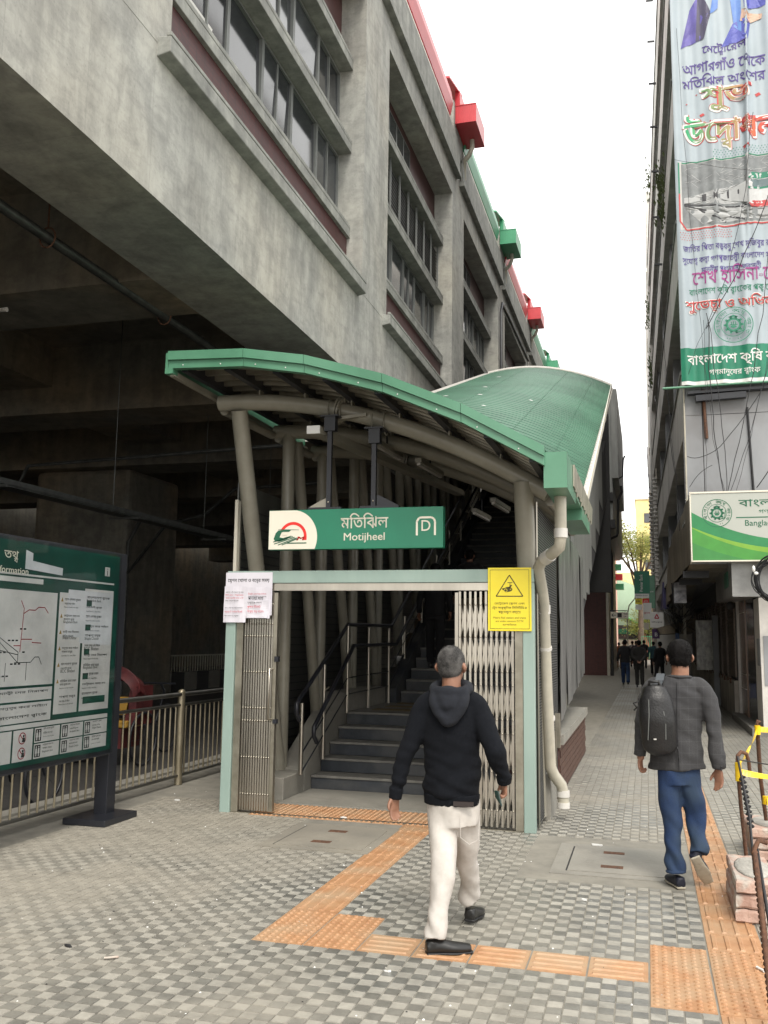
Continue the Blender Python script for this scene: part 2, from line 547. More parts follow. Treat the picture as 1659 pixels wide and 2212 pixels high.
def line_into(mb, p, q, w, o, ux, uz, lift, mi):
    dx, dy = q[0] - p[0], q[1] - p[1]
    L = math.hypot(dx, dy) or 1
    nx, ny = -dy / L * w / 2, dx / L * w / 2
    flat_into(mb, [(p[0] + nx, p[1] + ny), (p[0] - nx, p[1] - ny), (q[0] - nx, q[1] - ny), (q[0] + nx, q[1] + ny)], o, ux, uz, lift, mi)
XR, ZU = (1, 0, 0), (0, 0, 1)      # a surface facing the camera side (-Y): ux x uz = -Y
# ============================================================ GROUND
g = MB(); g.quad((-200, -80, -0.32), (200, -80, -0.32), (200, 420, -0.32), (-200, 420, -0.32))
g.build("ground", M_dust, kind='structure')
g = MB(); g.box(-27, -5.66, -30, 160, -0.30, -0.15)
g.build("road", M_asph, kind='structure')
pave = MB(); pave.box(-5.62, 3.2, -6, 120, -0.26, -0.0045)
pave = pave.build("pavement", M_grout, kind='structure')
g = MB(); g.box(-5.80, -5.62, -6, 120, -0.26, 0.02)
g.build("kerb", M_cover, kind='structure')

def floor_mat(name, base, dark, rough, spec=0.5):
    """paving stone: colour changes a little from stone to stone, dust lies over it by the fence and at worn spots"""
    m = mat(name, base, dark, scale=26, rough=rough, bump=0.15, bscale=70, contrast=(0.3, 0.7))
    nt = m.node_tree
    b = nt.nodes["Principled BSDF"]
    b.inputs["Specular IOR Level"].default_value = spec
    src = b.inputs["Base Color"].links[0].from_socket
    geo = nt.nodes.new("ShaderNodeNewGeometry")
    sn = nt.nodes.new("ShaderNodeVectorMath"); sn.operation = 'SNAP'
    sn.inputs[1].default_value = (0.0755, 0.0763, 10)
    off = nt.nodes.new("ShaderNodeVectorMath"); off.operation = 'ADD'; off.inputs[1].default_value = (0.03, -4.67, 0)
    nt.links.new(geo.outputs["Position"], off.inputs[0])
    nt.links.new(off.outputs[0], sn.inputs[0])
    wnz = nt.nodes.new("ShaderNodeTexWhiteNoise"); wnz.noise_dimensions = '3D'
    nt.links.new(sn.outputs[0], wnz.inputs[0])
    mr = nt.nodes.new("ShaderNodeMapRange"); mr.inputs[3].default_value = 0.84; mr.inputs[4].default_value = 1.14
    nt.links.new(wnz.outputs[0], mr.inputs[0])
    mul = nt.nodes.new("ShaderNodeMix"); mul.data_type = 'RGBA'; mul.blend_type = 'MULTIPLY'; mul.inputs[0].default_value = 1
    nt.links.new(src, mul.inputs[6]); nt.links.new(mr.outputs[0], mul.inputs[7])
    # dust
    n = nt.nodes.new("ShaderNodeTexNoise"); n.inputs["Scale"].default_value = 0.9; n.inputs["Detail"].default_value = 7
    nt.links.new(geo.outputs["Position"], n.inputs["Vector"])
    sp = nt.nodes.new("ShaderNodeSeparateXYZ"); nt.links.new(geo.outputs["Position"], sp.inputs[0])
    mx_ = nt.nodes.new("ShaderNodeMapRange")
    mx_.inputs[1].default_value = -2.1; mx_.inputs[2].default_value = -3.9
    mx_.inputs[3].default_value = 0.0; mx_.inputs[4].default_value = 0.75
    nt.links.new(sp.outputs[0], mx_.inputs[0])
    my_ = nt.nodes.new("ShaderNodeMapRange")
    my_.inputs[1].default_value = 6.3; my_.inputs[2].default_value = 8.0
    my_.inputs[3].default_value = 0.0; my_.inputs[4].default_value = 0.10
    nt.links.new(sp.outputs[1], my_.inputs[0])
    a1 = nt.nodes.new("ShaderNodeMath"); a1.operation = 'ADD'
    nt.links.new(mx_.outputs[0], a1.inputs[0]); nt.links.new(my_.outputs[0], a1.inputs[1])
    r = nt.nodes.new("ShaderNodeMapRange")
    r.inputs[1].default_value = 0.36; r.inputs[2].default_value = 0.66; r.inputs[3].default_value = -0.15; r.inputs[4].default_value = 0.72
    nt.links.new(n.outputs[0], r.inputs[0])
    a2 = nt.nodes.new("ShaderNodeMath"); a2.operation = 'ADD'; a2.use_clamp = True
    nt.links.new(a1.outputs[0], a2.inputs[0]); nt.links.new(r.outputs[0], a2.inputs[1])
    a3 = nt.nodes.new("ShaderNodeMath"); a3.operation = 'MULTIPLY'; a3.inputs[1].default_value = 0.9
    nt.links.new(a2.outputs[0], a3.inputs[0])
    mx = nt.nodes.new("ShaderNodeMix"); mx.data_type = 'RGBA'
    nt.links.new(a3.outputs[0], mx.inputs[0]); nt.links.new(mul.outputs[2], mx.inputs[6])
    mx.inputs[7].default_value = (0.285, 0.262, 0.218, 1)
    # grime spots
    n4 = nt.nodes.new("ShaderNodeTexNoise"); n4.inputs["Scale"].default_value = 5.5; n4.inputs["Detail"].default_value = 9; n4.inputs["Roughness"].default_value = 0.7
    nt.links.new(geo.outputs["Position"], n4.inputs["Vector"])
    r4 = nt.nodes.new("ShaderNodeMapRange"); r4.inputs[1].default_value = 0.3; r4.inputs[2].default_value = 0.55; r4.inputs[3].default_value = 0.7; r4.inputs[4].default_value = 1.05
    nt.links.new(n4.outputs[0], r4.inputs[0])
    m4 = nt.nodes.new("ShaderNodeMix"); m4.data_type = 'RGBA'; m4.blend_type = 'MULTIPLY'; m4.inputs[0].default_value = 1
    nt.links.new(mx.outputs[2], m4.inputs[6]); nt.links.new(r4.outputs[0], m4.inputs[7])
    nt.links.new(m4.outputs[2], b.inputs["Base Color"])
    ar = nt.nodes.new("ShaderNodeMath"); ar.operation = 'MULTIPLY_ADD'; ar.inputs[1].default_value = 0.35; ar.inputs[2].default_value = rough
    nt.links.new(a2.outputs[0], ar.inputs[0]); nt.links.new(ar.outputs[0], b.inputs["Roughness"])
    return m
M_padL = floor_mat("pale_paving_stone", (0.345, 0.332, 0.292), (0.29, 0.279, 0.246), 0.55)
M_padD = floor_mat("dark_paving_stone", (0.168, 0.166, 0.150), (0.125, 0.124, 0.113), 0.30, 0.8)
M_tact = mat("orange_tactile_tile", (0.46, 0.26, 0.135), (0.36, 0.185, 0.09), scale=9, rough=0.6, bump=0.3, bscale=40, c3=(0.40, 0.27, 0.165), s3=2.6, rough2=0.4)

TX, TY, OX, OY = 0.302, 0.305, -0.03, 4.67
def tile_mesh(flip, lod=False):
    b = MB()
    pw, ph = TX / 4, TY / 4
    for i in range(4):
        for j in range(4):
            mi = (i + j + flip) % 2
            x0, y0 = i * pw + 0.0016 + (0.002 if i == 0 else 0), j * ph + 0.0016 + (0.002 if j == 0 else 0)
            x1, y1 = (i + 1) * pw - 0.0016, (j + 1) * ph - 0.0016
            e = 0.003
            z0, z1 = -0.011, 0.0 + (0.0006 if (i * 7 + j * 3) % 5 == 0 else 0)
            v = [(x0, y0, z0), (x1, y0, z0), (x1, y1, z0), (x0, y1, z0), (x0 + e, y0 + e, z1), (x1 - e, y0 + e, z1), (x1 - e, y1 - e, z1), (x0 + e, y1 - e, z1)]
            f = [(4, 5, 6, 7)]
            if not lod: f += [(0, 1, 5, 4), (1, 2, 6, 5), (2, 3, 7, 6), (3, 0, 4, 7)]
            b.add(v, f, mi)
    return b
tmesh = tile_mesh(0).mesh("paving_tile", [M_padL, M_padD])
# tactile tiles
def tactile(kind):
    b = MB()
    x1, y1 = TX - 0.003, TY - 0.003
    b.hexa([(0.003, 0.003, -0.011), (x1, 0.003, -0.011), (x1, y1, -0.011), (0.003, y1, -0.011),
            (0.006, 0.006, 0.001), (x1 - 0.003, 0.006, 0.001), (x1 - 0.003, y1 - 0.003, 0.001), (0.006, y1 - 0.003, 0.001)])
    def bump(cx, cy, rx, ry):
        n = 8
        lo = [(cx + rx * math.cos(2 * PI * k / n), cy + ry * math.sin(2 * PI * k / n), 0.0) for k in range(n)]
        hi = [(cx + rx * .62 * math.cos(2 * PI * k / n), cy + ry * .7 * math.sin(2 * PI * k / n), 0.0085) for k in range(n)]
        b.add(lo + hi, [(k, (k + 1) % n, n + (k + 1) % n, n + k) for k in range(n)] + [tuple(range(n, 2 * n))], 0, False)
    def rib(x0, x1, y0, y1):
        e = 0.006
        b.add([(x0, y0, 0), (x1, y0, 0), (x1, y1, 0), (x0, y1, 0), (x0 + e, y0 + e, .008), (x1 - e, y0 + e, .008), (x1 - e, y1 - e, .008), (x0 + e, y1 - e, .008)],
              [(4, 5, 6, 7), (0, 1, 5, 4), (1, 2, 6, 5), (2, 3, 7, 6), (3, 0, 4, 7)])
    if kind == 'dots':
        for i in range(6):
            for j in range(6):
                bump(0.03 + i * (TX - 0.06) / 5, 0.03 + j * (TY - 0.06) / 5, 0.016, 0.011)
    elif kind == 'x':
        for j in range(4):
            y = 0.045 + j * (TY - 0.09) / 3
            rib(0.025, TX - 0.025, y - 0.015, y + 0.015)
    else:
        for i in range(4):
            x = 0.045 + i * (TX - 0.09) / 3
            rib(x - 0.015, x + 0.015, 0.025, TY - 0.025)
    return b
TM = {k: tactile(k).mesh("tactile_tile", M_tact) for k in ('dots', 'x', 'y')}
tact = {}
for j in (0, 1, 2):
    for i in (0, 1): tact[(i, j)] = 'dots'
for i in range(-5, 0): tact[(i, 1)] = 'x'
for i in (-7, -6):
    for j in (1, 2): tact[(i, j)] = 'dots'
for j in range(3, 12): tact[(-7, j)] = 'y'
for i in range(-12, -5):
    for j in (12, 13): tact[(i, j)] = 'dots'
for j in range(3, 60): tact[(1, j)] = 'y'
for j in range(-4, 0): tact[(1, j)] = 'y'
covers = [(-0.72, 0.16, 7.02, 8.06), (-3.05, -2.12, 7.12, 8.12)]
def blocked(x0, x1, y0, y1):
    for a, b_, c, d in covers:
        if x1 > a and x0 < b_ and y1 > c and y0 < d: return True
    if y0 > 8.9 and x0 < -0.95: return True                     # under the entrance
    if x0 < -5.1 or x1 > 2.2: return True
    return False
cells = []
for j in range(-8, 110):
    for i in range(-18, 8):
        x0, y0 = OX + i * TX, OY + j * TY
        if (i, j) in tact: continue
        if blocked(x0, x0 + TX, y0, y0 + TY): continue
        cells.append((math.hypot(x0, y0), i, j, x0, y0))
# the nearest tiles the camera can see are single pieces
def seen(x, y):
    v = Vector((x, y, -1.65)); z = v.dot(fw)
    if z < 1: return False
    px, py = v.dot(rt) / z, v.dot(up) / z
    return abs(px) < 0.44 and abs(py) < 0.575
cells.sort()
near, rest = [], []
for c in cells:
    vis = any(seen(c[3] + a, c[4] + b_) for a in (0, TX) for b_ in (0, TY))
    (near if vis and len(near) < 296 else rest).append(c)
for _, i, j, x0, y0 in near:
    inst(tmesh, "paving_tile", pave, (x0, y0, 0.0007 * ((i * 13 + j * 7) % 4)), rot=(.0035 * math.sin(i * 7.3 + j), .004 * math.sin(j * 5.1 + i * 2), .004 * math.sin(i + j * 3.3)))
far = MB()
for _, i, j, x0, y0 in rest:
    t = tile_mesh(0, lod=y0 > 14)
    far.add([(x + x0, y + y0, z) for x, y, z in t.v], t.f)
    far.m[-len(t.f):] = t.m
far.build("paving_stones", [M_padL, M_padD], parent=pave, kind='stuff')
tf = MB()
for (i, j), k in tact.items():
    x0, y0 = OX + i * TX, OY + j * TY
    if -2 <= j <= 34: inst(TM[k], "tactile_tile", pave, (x0, y0, 0))
    else: tf.box(x0 + .004, x0 + TX - .004, y0 + .004, y0 + TY - .004, -.01, 0.002)
tf.build("tactile_strip", M_tact, parent=pave, kind='stuff')

# inspection covers
M_coverD = mat("dust_covered_concrete", (.27, .248, .205), (.215, .197, .163), scale=5, rough=.85, bump=.4, bscale=30, c3=(.19, .177, .15), s3=2.5)
for n_, (a, b_, c, d) in enumerate(covers):
    t = thing("manhole_cover", ["pale concrete inspection cover with two lifting slots beside the man in jeans",
                                "dusty concrete inspection cover in front of the folded gate"][n_], "manhole cover", (a, c, 0), group=None)
    b = MB(); b.box(a, b_, c, d, -0.012, 0.002); b.build("surround", [M_cover, M_coverD][n_], t)
    b = MB(); b.box(a + .12, b_ - .08, c + .10, d - .12, 0.0, 0.007); b.build("lid", [M_cover, M_coverD][n_], t)
    b = MB()
    for yy in (c + .25, d - .32):
        b.box((a + b_) / 2 - .09, (a + b_) / 2 + .07, yy, yy + .075, 0.006, 0.010)
    b.build("lifting_slot", M_rust, t)
    b = MB(); b.box(a + .108, a + .12, c + .1, d - .12, 0.002, 0.0045); b.build("gap", M_ink, t)

# litter
r_ = random.Random(3)
def litter(x, y, s, m_, nm, lb, ct):
    b = MB()
    n = 5
    pts = [(x + s * math.cos(2 * PI * k / n + .3) * r_.uniform(.6, 1.2), y + s * .45 * math.sin(2 * PI * k / n) * r_.uniform(.6, 1.2), .008 + r_.uniform(0, .008)) for k in range(n)]
    lo = [(p[0], p[1], .003) for p in pts]
    b.add(pts + lo, [tuple(range(n)), tuple(range(n, 2 * n))[::-1]] + [(k, n + k, n + (k + 1) % n, (k + 1) % n) for k in range(n)])
    tag(b.build(nm, m_), lb, ct)
litter(-0.44, 8.05, .07, M_white, "paper_scrap", "crumpled white paper scrap on the edge of the cover by the man in jeans", "litter")
litter(-4.62, 8.75, .05, M_white, "paper_scrap", "small white scrap at the foot of the steel fence", "litter")
litter(-2.75, 8.45, .035, M_white, "paper_scrap", "white scrap in front of the folded left gate", "litter")
litter(-0.43, 6.35, .022, M_white, "paper_scrap", "tiny white scrap on the paving in front of the concrete cover", "litter")
litter(-1.29, 4.72, .02, M_white, "paper_scrap", "tiny white scrap near the shoe of the man in cream trousers", "litter")
litter(-3.0, 4.55, .03, M_ink, "dry_leaf", "dark dry leaf on the paving at lower left", "litter")
b = MB(); b.tube([(-2.72, 4.44, .01), (-2.66, 4.48, .01)], .006, 8); tag(b.build("cigarette_butt", M_brickL), "tan cigarette butt on the checkered paving at lower left", "litter")
b = MB(); b.tube([(.50, 5.35, .01), (.53, 5.30, .01)], .007, 8); tag(b.build("cigarette_butt", M_white), "white cigarette butt on the tactile tiles beside the broken bricks", "litter")
grit = MB()
for _ in range(420):
    x, y = r_.uniform(-5, .9), r_.uniform(3.6, 9.5)
    s = r_.uniform(.002, .006)
    grit.hexa([(x - s, y - s, 0), (x + s, y - s * .6, 0), (x + s, y + s, 0), (x - s * .7, y + s, 0), (x - s * .5, y - s * .5, s), (x + s * .6, y - s * .3, s), (x + s * .5, y + s * .5, s), (x - s * .3, y + s * .6, s)], r_.randrange(3))
grit = grit.build("grit", [M_mortar, M_asph, M_white], kind='stuff'); 

# ============================================================ STATION BUILDING
st = thing("station_building", "huge raw concrete elevated station with ledges, window bays and red and green roof edges", "building", (-5.17, 8, 0))
FX = -5.17
YEND = 96
b = MB()
b.box(-6.42, FX, -12, YEND, 6.5, 8.3)
b.build("edge_girder", M_conc, st)
cols = [(6.9, 8.85)] + [(16.43 + 8.65 * k, 18.17 + 8.65 * k) for k in range(9)] + [(-1.8, 0.2)]
for (a, c) in cols:
    b = MB(); b.box(-6.3, FX + 0.004, a, c, 8.3, 14.6)
    b.build("facade_column", M_conc, st)
b = MB(); b.box(-6.3, FX, -12, YEND, 14.6, 16.1)
b.build("top_beam", M_conc, st)
b = MB(); b.box(-6.35, -6.3, -12, YEND, 8.3, 16.0); b.build("inner_wall", M_dark, st)
bays = [(0.2, 6.9), (8.85, 16.43)] + [(18.17 + 8.65 * k, 25.08 + 8.65 * k) for k in range(8)]
for bi, (a, c) in enumerate(bays):
    # projecting bottom ledge
    b = MB(); b.hexa([(FX - .2, a - .28, 8.10), (FX + .17, a - .28, 8.17), (FX + .17, c - .25, 8.17), (FX - .2, c - .25, 8.10),
                      (FX - .2, a - .28, 8.40), (FX + .17, a - .28, 8.36), (FX + .17, c - .25, 8.36), (FX - .2, c - .25, 8.40)])
    b.box(FX + .11, FX + .175, a - .282, c - .248, 8.363, 8.42)
    b.build("ledge", M_ledge, st, bevel=0.012)
    b = MB(); b.box(-5.80, -5.50, a, c, 8.37, 9.44); b.build("tile_panel", M_maroon, st)
    for z in (9.44, 11.22, 13.0):
        b = MB(); b.box(-6.1, -5.43, a, c, z, z + .18)
        b.box(-5.50, -5.426, a, c, z + .182, z + .26)
        b.build("sill_slab", M_ledge, st, bevel=0.01)
    b = MB(); b.box(-5.80, -5.70, a, c, 13.16, 14.6); b.build("tile_panel", M_maroon, st)
    # small high window
    b = MB(); b.box(-5.70, -5.685, a + 1.2, c - 3.0, 13.45, 14.35); hw = b.build("window", M_frame, st)
    b = MB()
    for k in range(4):
        w_ = (c - 3.0 - a - 1.2) / 4
        b.box(-5.686, -5.68, a + 1.25 + k * w_, a + 1.15 + (k + 1) * w_, 13.5, 14.3)
    b.build("pane", M_glass, hw)
    for row, (z0, z1) in enumerate(((9.62, 11.2), (11.4, 12.98))):
        if bi == 2 and row == 1:         # louvred bay
            nv = 16
            for k in range(nv):
                z = z0 + .05 + k * (z1 - z0 - .1) / nv
                b = MB(); b.hexa([(-5.74, a, z), (-5.63, a, z - .05), (-5.63, c, z - .05), (-5.74, c, z), (-5.74, a, z + .02), (-5.63, a, z - .03), (-5.63, c, z - .03), (-5.74, c, z + .02)])
                b.build("louvre", M_louvre, st)
            b = MB()
            for k in range(9):
                y = a + (c - a) * k / 8
                b.box(-5.62, -5.58, y - .02, y + .02, z0, z1)
            b.build("louvre_frame", M_frame, st)
            b = MB(); b.box(-5.9, -5.85, a, c, z0, z1); b.build("louvre_backing", M_openD, st)
            continue
        nwin = 6
        w_ = (c - a) / nwin
        for k in range(nwin):
            ya, yb = a + k * w_, a + (k + 1) * w_
            b = MB()
            fx0, fx1 = -5.78, -5.70
            e = .045
            b.box(fx0, fx1, ya + .002, ya + e, z0, z1); b.box(fx0, fx1, yb - e, yb - .002, z0, z1)
            b.box(fx0, fx1, ya + e, yb - e, z0, z0 + e); b.box(fx0, fx1, ya + e, yb - e, z1 - e, z1)
            if k % 2: b.box(fx0 + .01, fx1 - .01, (ya + yb) / 2 - .02, (ya + yb) / 2 + .02, z0 + e, z1 - e)
            w = b.build("window", M_frame, st)
            b = MB(); b.box(-5.755, -5.745, ya + e, yb - e, z0 + e, z1 - e)
            pn = b.build("pane", M_glass, w); cc_ = Vector((-5.75, (ya + yb) / 2, (z0 + z1) / 2)) - Vector(LOC[st.name]); R_p = Matrix.Rotation(math.radians(1.6 * math.sin(k * 2.3 + bi + row * 4)), 4, "Y") @ Matrix.Rotation(math.radians(1.1 * math.sin(k * 1.7 + bi * 3)), 4, "Z"); pn.data.transform(Matrix.Translation(cc_) @ R_p @ Matrix.Translation(-cc_))
            hb = [.5, .62, .45, 0, .55, 0.1, 0.35][(k * 5 + bi * 3 + row) % 7]
            if hb and bi in (1, 2, 3):
                b = MB(); b.box(-5.744, -5.740, ya + e + .04, yb - e - .05, z0 + e, z0 + e + (z1 - z0) * hb * .55)
                b.build("blind", M_blind, w)
    # drip ledge under the eave
    b = MB(); b.box(FX, FX + .16, a - .7, c + .6, 15.32, 15.48); b.box(FX + .04, FX + .12, a - .7, c + .6, 15.48, 16.40)
    b.build("eave_ledge", M_ledge, st, bevel=0.01)
# roof edge: alternating red and green eaves, box gutters at the columns
for k in range(9):
    ya, yb = 18.17 + 8.65 * (k - 1) - .6, 25.08 + 8.65 * (k - 1) - .9
    if k == 0: ya = -3
    red = k % 2 == 1
    mR = M_red if red else M_greenFar
    if k == 0: mR = M_red; yb = 15.2
    b = MB()
    n = 6
    prof = [(-5.04, 16.50), (-4.97, 16.85), (-5.02, 17.20), (-5.25, 17.62), (-5.9, 18.0), (-7.2, 18.4)]
    pi = [(x - .06, z - .09) for x, z in prof]
    v, f = [], []
    for (px, pz), (qx, qz) in zip(prof, pi):
        v += [(px, ya, pz), (px, yb, pz), (qx, ya, qz), (qx, yb, qz)]
    for i in range(n - 1):
        o_, p_ = 4 * i, 4 * i + 4
        f += [(o_, o_ + 1, p_ + 1, p_), (o_ + 3, o_ + 2, p_ + 2, p_ + 3), (o_, p_, p_ + 2, o_ + 2), (o_ + 1, o_ + 3, p_ + 3, p_ + 1)]
    f += [(0, 2, 3, 1), (4 * n - 4, 4 * n - 3, 4 * n - 1, 4 * n - 2)]
    b.add(v, f); b.build("roof_edge", mR, st, label="red curved roof edge" if mR is M_red else "green curved roof edge")
    b = MB(); b.box(-5.16, -5.06, ya, yb, 16.40, 16.50); b.build("fascia_strip", M_cream, st)
    b = MB(); b.box(-5.6, -5.17, ya, yb, 16.1, 16.5); b.build("gutter_back", M_dark, st)
for k in range(6):
    y0, y1 = 25.0 + 8.65 * k, 26.5 + 8.65 * k
    red = k % 2 == 0
    mR = M_red if red else M_greenFar
    b = MB()
    b.box(-5.07, -4.45, y0, y1, 16.70, 17.28)
    b.box(-5.08, -4.93, y0 - .003, y1, 17.28, 17.72)
    b.build("gutter_box", mR, st, label="red rainwater box" if red else "green rainwater box")
    b = MB()
    for q in range(9): b.box(-5.03 + q * .066, -5.015 + q * .066, y0 - .008, y0, 16.74, 17.24)
    for q in range(2):
        b.box(-5.07, -4.45, y0 - .014, y0, [16.70, 17.25][q], [16.73, 17.28][q])
    b.build("box_trim", mR, st)
    b = MB(); b.box(-5.40, -5.08, y0 - .2, y1 - .1, 16.1, 17.35); b.build("gutter_pier", M_conc, st)
    b = MB(); b.tube([(-4.75, y1 - .5, 16.70), (-4.75, y1 - .5, 16.45), (-4.85, y1 - .45, 16.25), (-5.03, y1 - .3, 16.15), (-5.08, y1 - .1, 15.9), (-5.1, y1, 15.7)], .07, 10)
    b.build("drain_pipe", M_pvc, st)
    b = MB(); b.hexa([(-5.6, y0 - .9, 17.66), (-5.06, y0 - .9, 17.60), (-4.92, y0 + .3, 17.72), (-5.6, y1, 17.9), (-5.6, y0 - .9, 17.72), (-5.06, y0 - .9, 17.66), (-4.92, y0 + .3, 17.77), (-5.6, y1, 17.95)])
    b.build("flashing", mR, st)
# conduit on the third column
b = MB(); b.tube([(FX + .05, 34.2, 8.4), (FX + .05, 34.2, 14.2), (FX + .05, 34.6, 14.7), (FX + .05, 36.2, 14.75), (FX + .05, 43, 14.9)], .05, 8); b.build("conduit", M_black, st)
# underside: cross girders, deck, piers, pipes
b = MB(); b.box(-26, -6.42, -12, YEND, 8.0, 8.2); b.build("deck_slab", M_concShade, st)
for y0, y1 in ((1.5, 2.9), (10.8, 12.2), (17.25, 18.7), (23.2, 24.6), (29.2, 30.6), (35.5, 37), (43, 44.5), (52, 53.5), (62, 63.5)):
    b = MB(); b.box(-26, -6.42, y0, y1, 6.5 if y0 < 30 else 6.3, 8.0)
    b.build("cross_girder", M_concShade, st)
b = MB(); b.box(-14.2, -12.6, -12, YEND, 7.1, 8.0); b.build("long_girder", M_concShade, st)
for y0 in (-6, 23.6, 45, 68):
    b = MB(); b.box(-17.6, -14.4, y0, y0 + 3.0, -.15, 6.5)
    b.build("pier", M_concShade, st, bevel=.15)
# opposite stair block across the road keeps the underpass dark
# hung services
M_pipeD = mat("dark_galvanised_pipe", (.10, .105, .10), (.06, .063, .06), scale=6, rough=.4, metal=.5)
for (pts, r, nm, m_) in (
        ([(-7, -2, 6.50), (-7, 60, 6.50)], .07, "service_pipe", M_pvc),
        ([(-13.2, 17.1, 4.9), (-12.98, 17.1, 5.31), (-8.03, 17.1, 5.47), (-6.9, 17.1, 5.5)], .04, "service_pipe", M_pvc),
        ([(-14.3, 23.5, 0), (-14.3, 23.5, 4.3), (-13.9, 23.4, 4.9)], .06, "service_pipe", M_pvc),
        ([(-14.3, 23.5, 3.4), (-12.6, 22.6, 4.7), (-11.5, 22.6, 4.9), (-10.6, 22.6, 5.6), (-8, 22.6, 5.7)], .05, "service_pipe", M_pvc)):
    b = MB(); b.tube(pts, r, 10); b.build(nm, M_pipeD, st)
for i in range(8):
    y = 3.5 + i * 2.9
    b = MB(); b.tube([(-7.0, y, 8.0), (-7.0, y, 6.63)], .012, 6); b.tube([(-7.0 + .11 * math.cos(t), y, 6.50 + .13 * math.sin(t)) for t in [k * PI / 6 for k in range(-3, 10)]], .012, 6)
    b.build("pipe_hanger", M_rust, st)
b = MB()
b.bar((-9.0, 9, 3.78), (-9.0, 40, 3.8), .3, .03); b.bar((-9.16, 9, 3.83), (-9.16, 40, 3.85), .02, .08); b.bar((-8.84, 9, 3.83), (-8.84, 40, 3.85), .02, .08)
b.build("cable_tray", M_pipeD, st)
for i in range(8):
    b = MB(); b.box(-9.3, -8.7, 11 + i * 3.6, 11.05 + i * 3.6, 3.72, 3.76); b.tube([(-9.25, 11.02 + i * 3.6, 3.76), (-9.25, 11.02 + i * 3.6, 8)], .008, 6); b.build("tray_bracket", M_pipeD, st)
b = MB(); b.tube([(-9.4, 10.7, 6.35), (-8.9, 10.7, 6.35), (-8.9, 10.7, 6.22), (-8.65, 10.7, 6.22)], .035, 8); b.build("service_pipe", M_pvcW, st)
b = MB(); b.box(-27.5, -26.5, -40, 150, -.2, 12); tag(b.build("opposite_wall", M_concShade), "dark wall closing the far side of the road under the station", "wall")

# ---------------- link block + maroon tiled wall down the street
lb = thing("link_building", "dark boxy link block standing on a maroon brick tiled wall down the lane", "building", (-3, 48, 0))
b = MB(); b.box(-5.1, -1.95, 48.0, 60, -.02, 7.2); b.build("brick_wall", M_maroonX, lb)
b = MB(); b.box(-1.945, -1.82, 47.97, 60, -.02, 7.2); b.build("corner_strip", M_pvc, lb)
b = MB(); b.box(-5.1, -1.40, 44.5, 62, 6.95, 13.9); b.build("upper_block", M_clad, lb)
b = MB(); b.box(-1.40, -1.12, 44.2, 56, 9.3, 13.6); b.build("side_panel", M_clad, lb)
b = MB(); b.box(-1.7, -1.30, 44.0, 44.45, 6.9, 7.3); b.box(-1.6, -1.38, 44.1, 44.45, 8.2, 8.6); b.build("ac_unit", M_dark, lb)
b = MB(); b.tube([(-1.05, 46, 9.2), (-1.02, 46, 8.9), (-1.2, 46, 8.5), (-1.25, 46, 6.9), (-1.3, 46, 6.75), (-1.75, 46.5, 6.6)], .06, 8); b.build("drain_pipe", M_dark, lb)
b = MB(); b.tube([(-1.9, 47.9, 9.0), (-2.0, 47.9, 8.1), (-1.75, 47.9, 6.6), (-1.62, 47.9, 5.9), (-1.70, 47.9, .0)], .07, 8); b.build("drain_pipe", M_dark, lb)
b = MB(); b.tube([(-1.12, 45, 9.4), (-.95, 45, 9.5), (-.9, 45, 10.3), (-.82, 45, 10.5)], .04, 8); b.build("bracket", M_dark, lb)
# ============================================================ ENTRANCE CANOPY
cp = thing("entrance_canopy", "curved green ribbed roof on beige steel tubes over the station entrance stairs", "canopy", (-2.5, 8.4, 0))
Y0, YF, YE = 7.6, 11.2, 23.4
def xl(y): return -4.27 + (y - Y0) / (YE - Y0) * 0.42
def xr(y): return -0.78 + (y - Y0) / (YE - Y0) * 0.06
def zl(y): return 4.26 if y < YF else 4.26 + (y - YF) * .352
def zr(y): return 3.20 if y < YF else 3.20 + (y - YF) * .396
def rz(t, y): return zl(y) * (1 - t) + zr(y) * t + 1.18 * t * (1 - t)
def rp(t, y, dz=0): return (xl(y) * (1 - t) + xr(y) * t, y, rz(t, y) + dz)
# ribbed sheet
NT = 20
b = MB()
ys = []
y = Y0 + .05
while y < YE:
    for dy, dz in ((0, .03), (.135, .03), (.142, -.035), (.188, -.035), (.195, .03)):
        ys.append((y + dy, dz))
    y += .2
vt, fs = [], []
for yy, dz in ys:
    for i in range(NT + 1): vt.append(rp(i / NT * 1.0, yy, dz))
for j in range(len(ys) - 1):
    for i in range(NT):
        a = j * (NT + 1) + i
        fs.append((a, a + 1, a + NT + 2, a + NT + 1))
b.add(vt, fs)
n0 = len(vt)
b.add([(x, y_, z - .04) for x, y_, z in vt], [f[::-1] for f in fs], 1)
b.build("roof_sheet", [M_greenR, M_steelD], cp)
# bird droppings and peeled patches on the roof
b = MB()
for t, y_, s in ((.12, 14, .09), (.18, 16.2, .05), (.3, 18, .05), (.45, 15.2, .04), (.2, 13.2, .05), (.62, 17, .04), (.25, 20.5, .06), (.35, 16.6, .05)):
    x, yy, z = rp(t, y_, .044)
    b.add([rp(t + du * s / 3.4, y_ + dv * s, .042) for du, dv in ((-1, -1), (.7, -.8), (1, .5), (-.3, 1))], [(0, 1, 2, 3)])
b.build("droppings", M_white, cp)
# lap seams running down the roof
for t in (.33, .66, .86):
    b = MB(); b.tube([rp(t, yy, .03) for yy in [Y0 + .1, YF] + [YF + k * 1.5 for k in range(1, 9)]], .006, 4)
    b.build("lap_seam", M_greenR, cp)
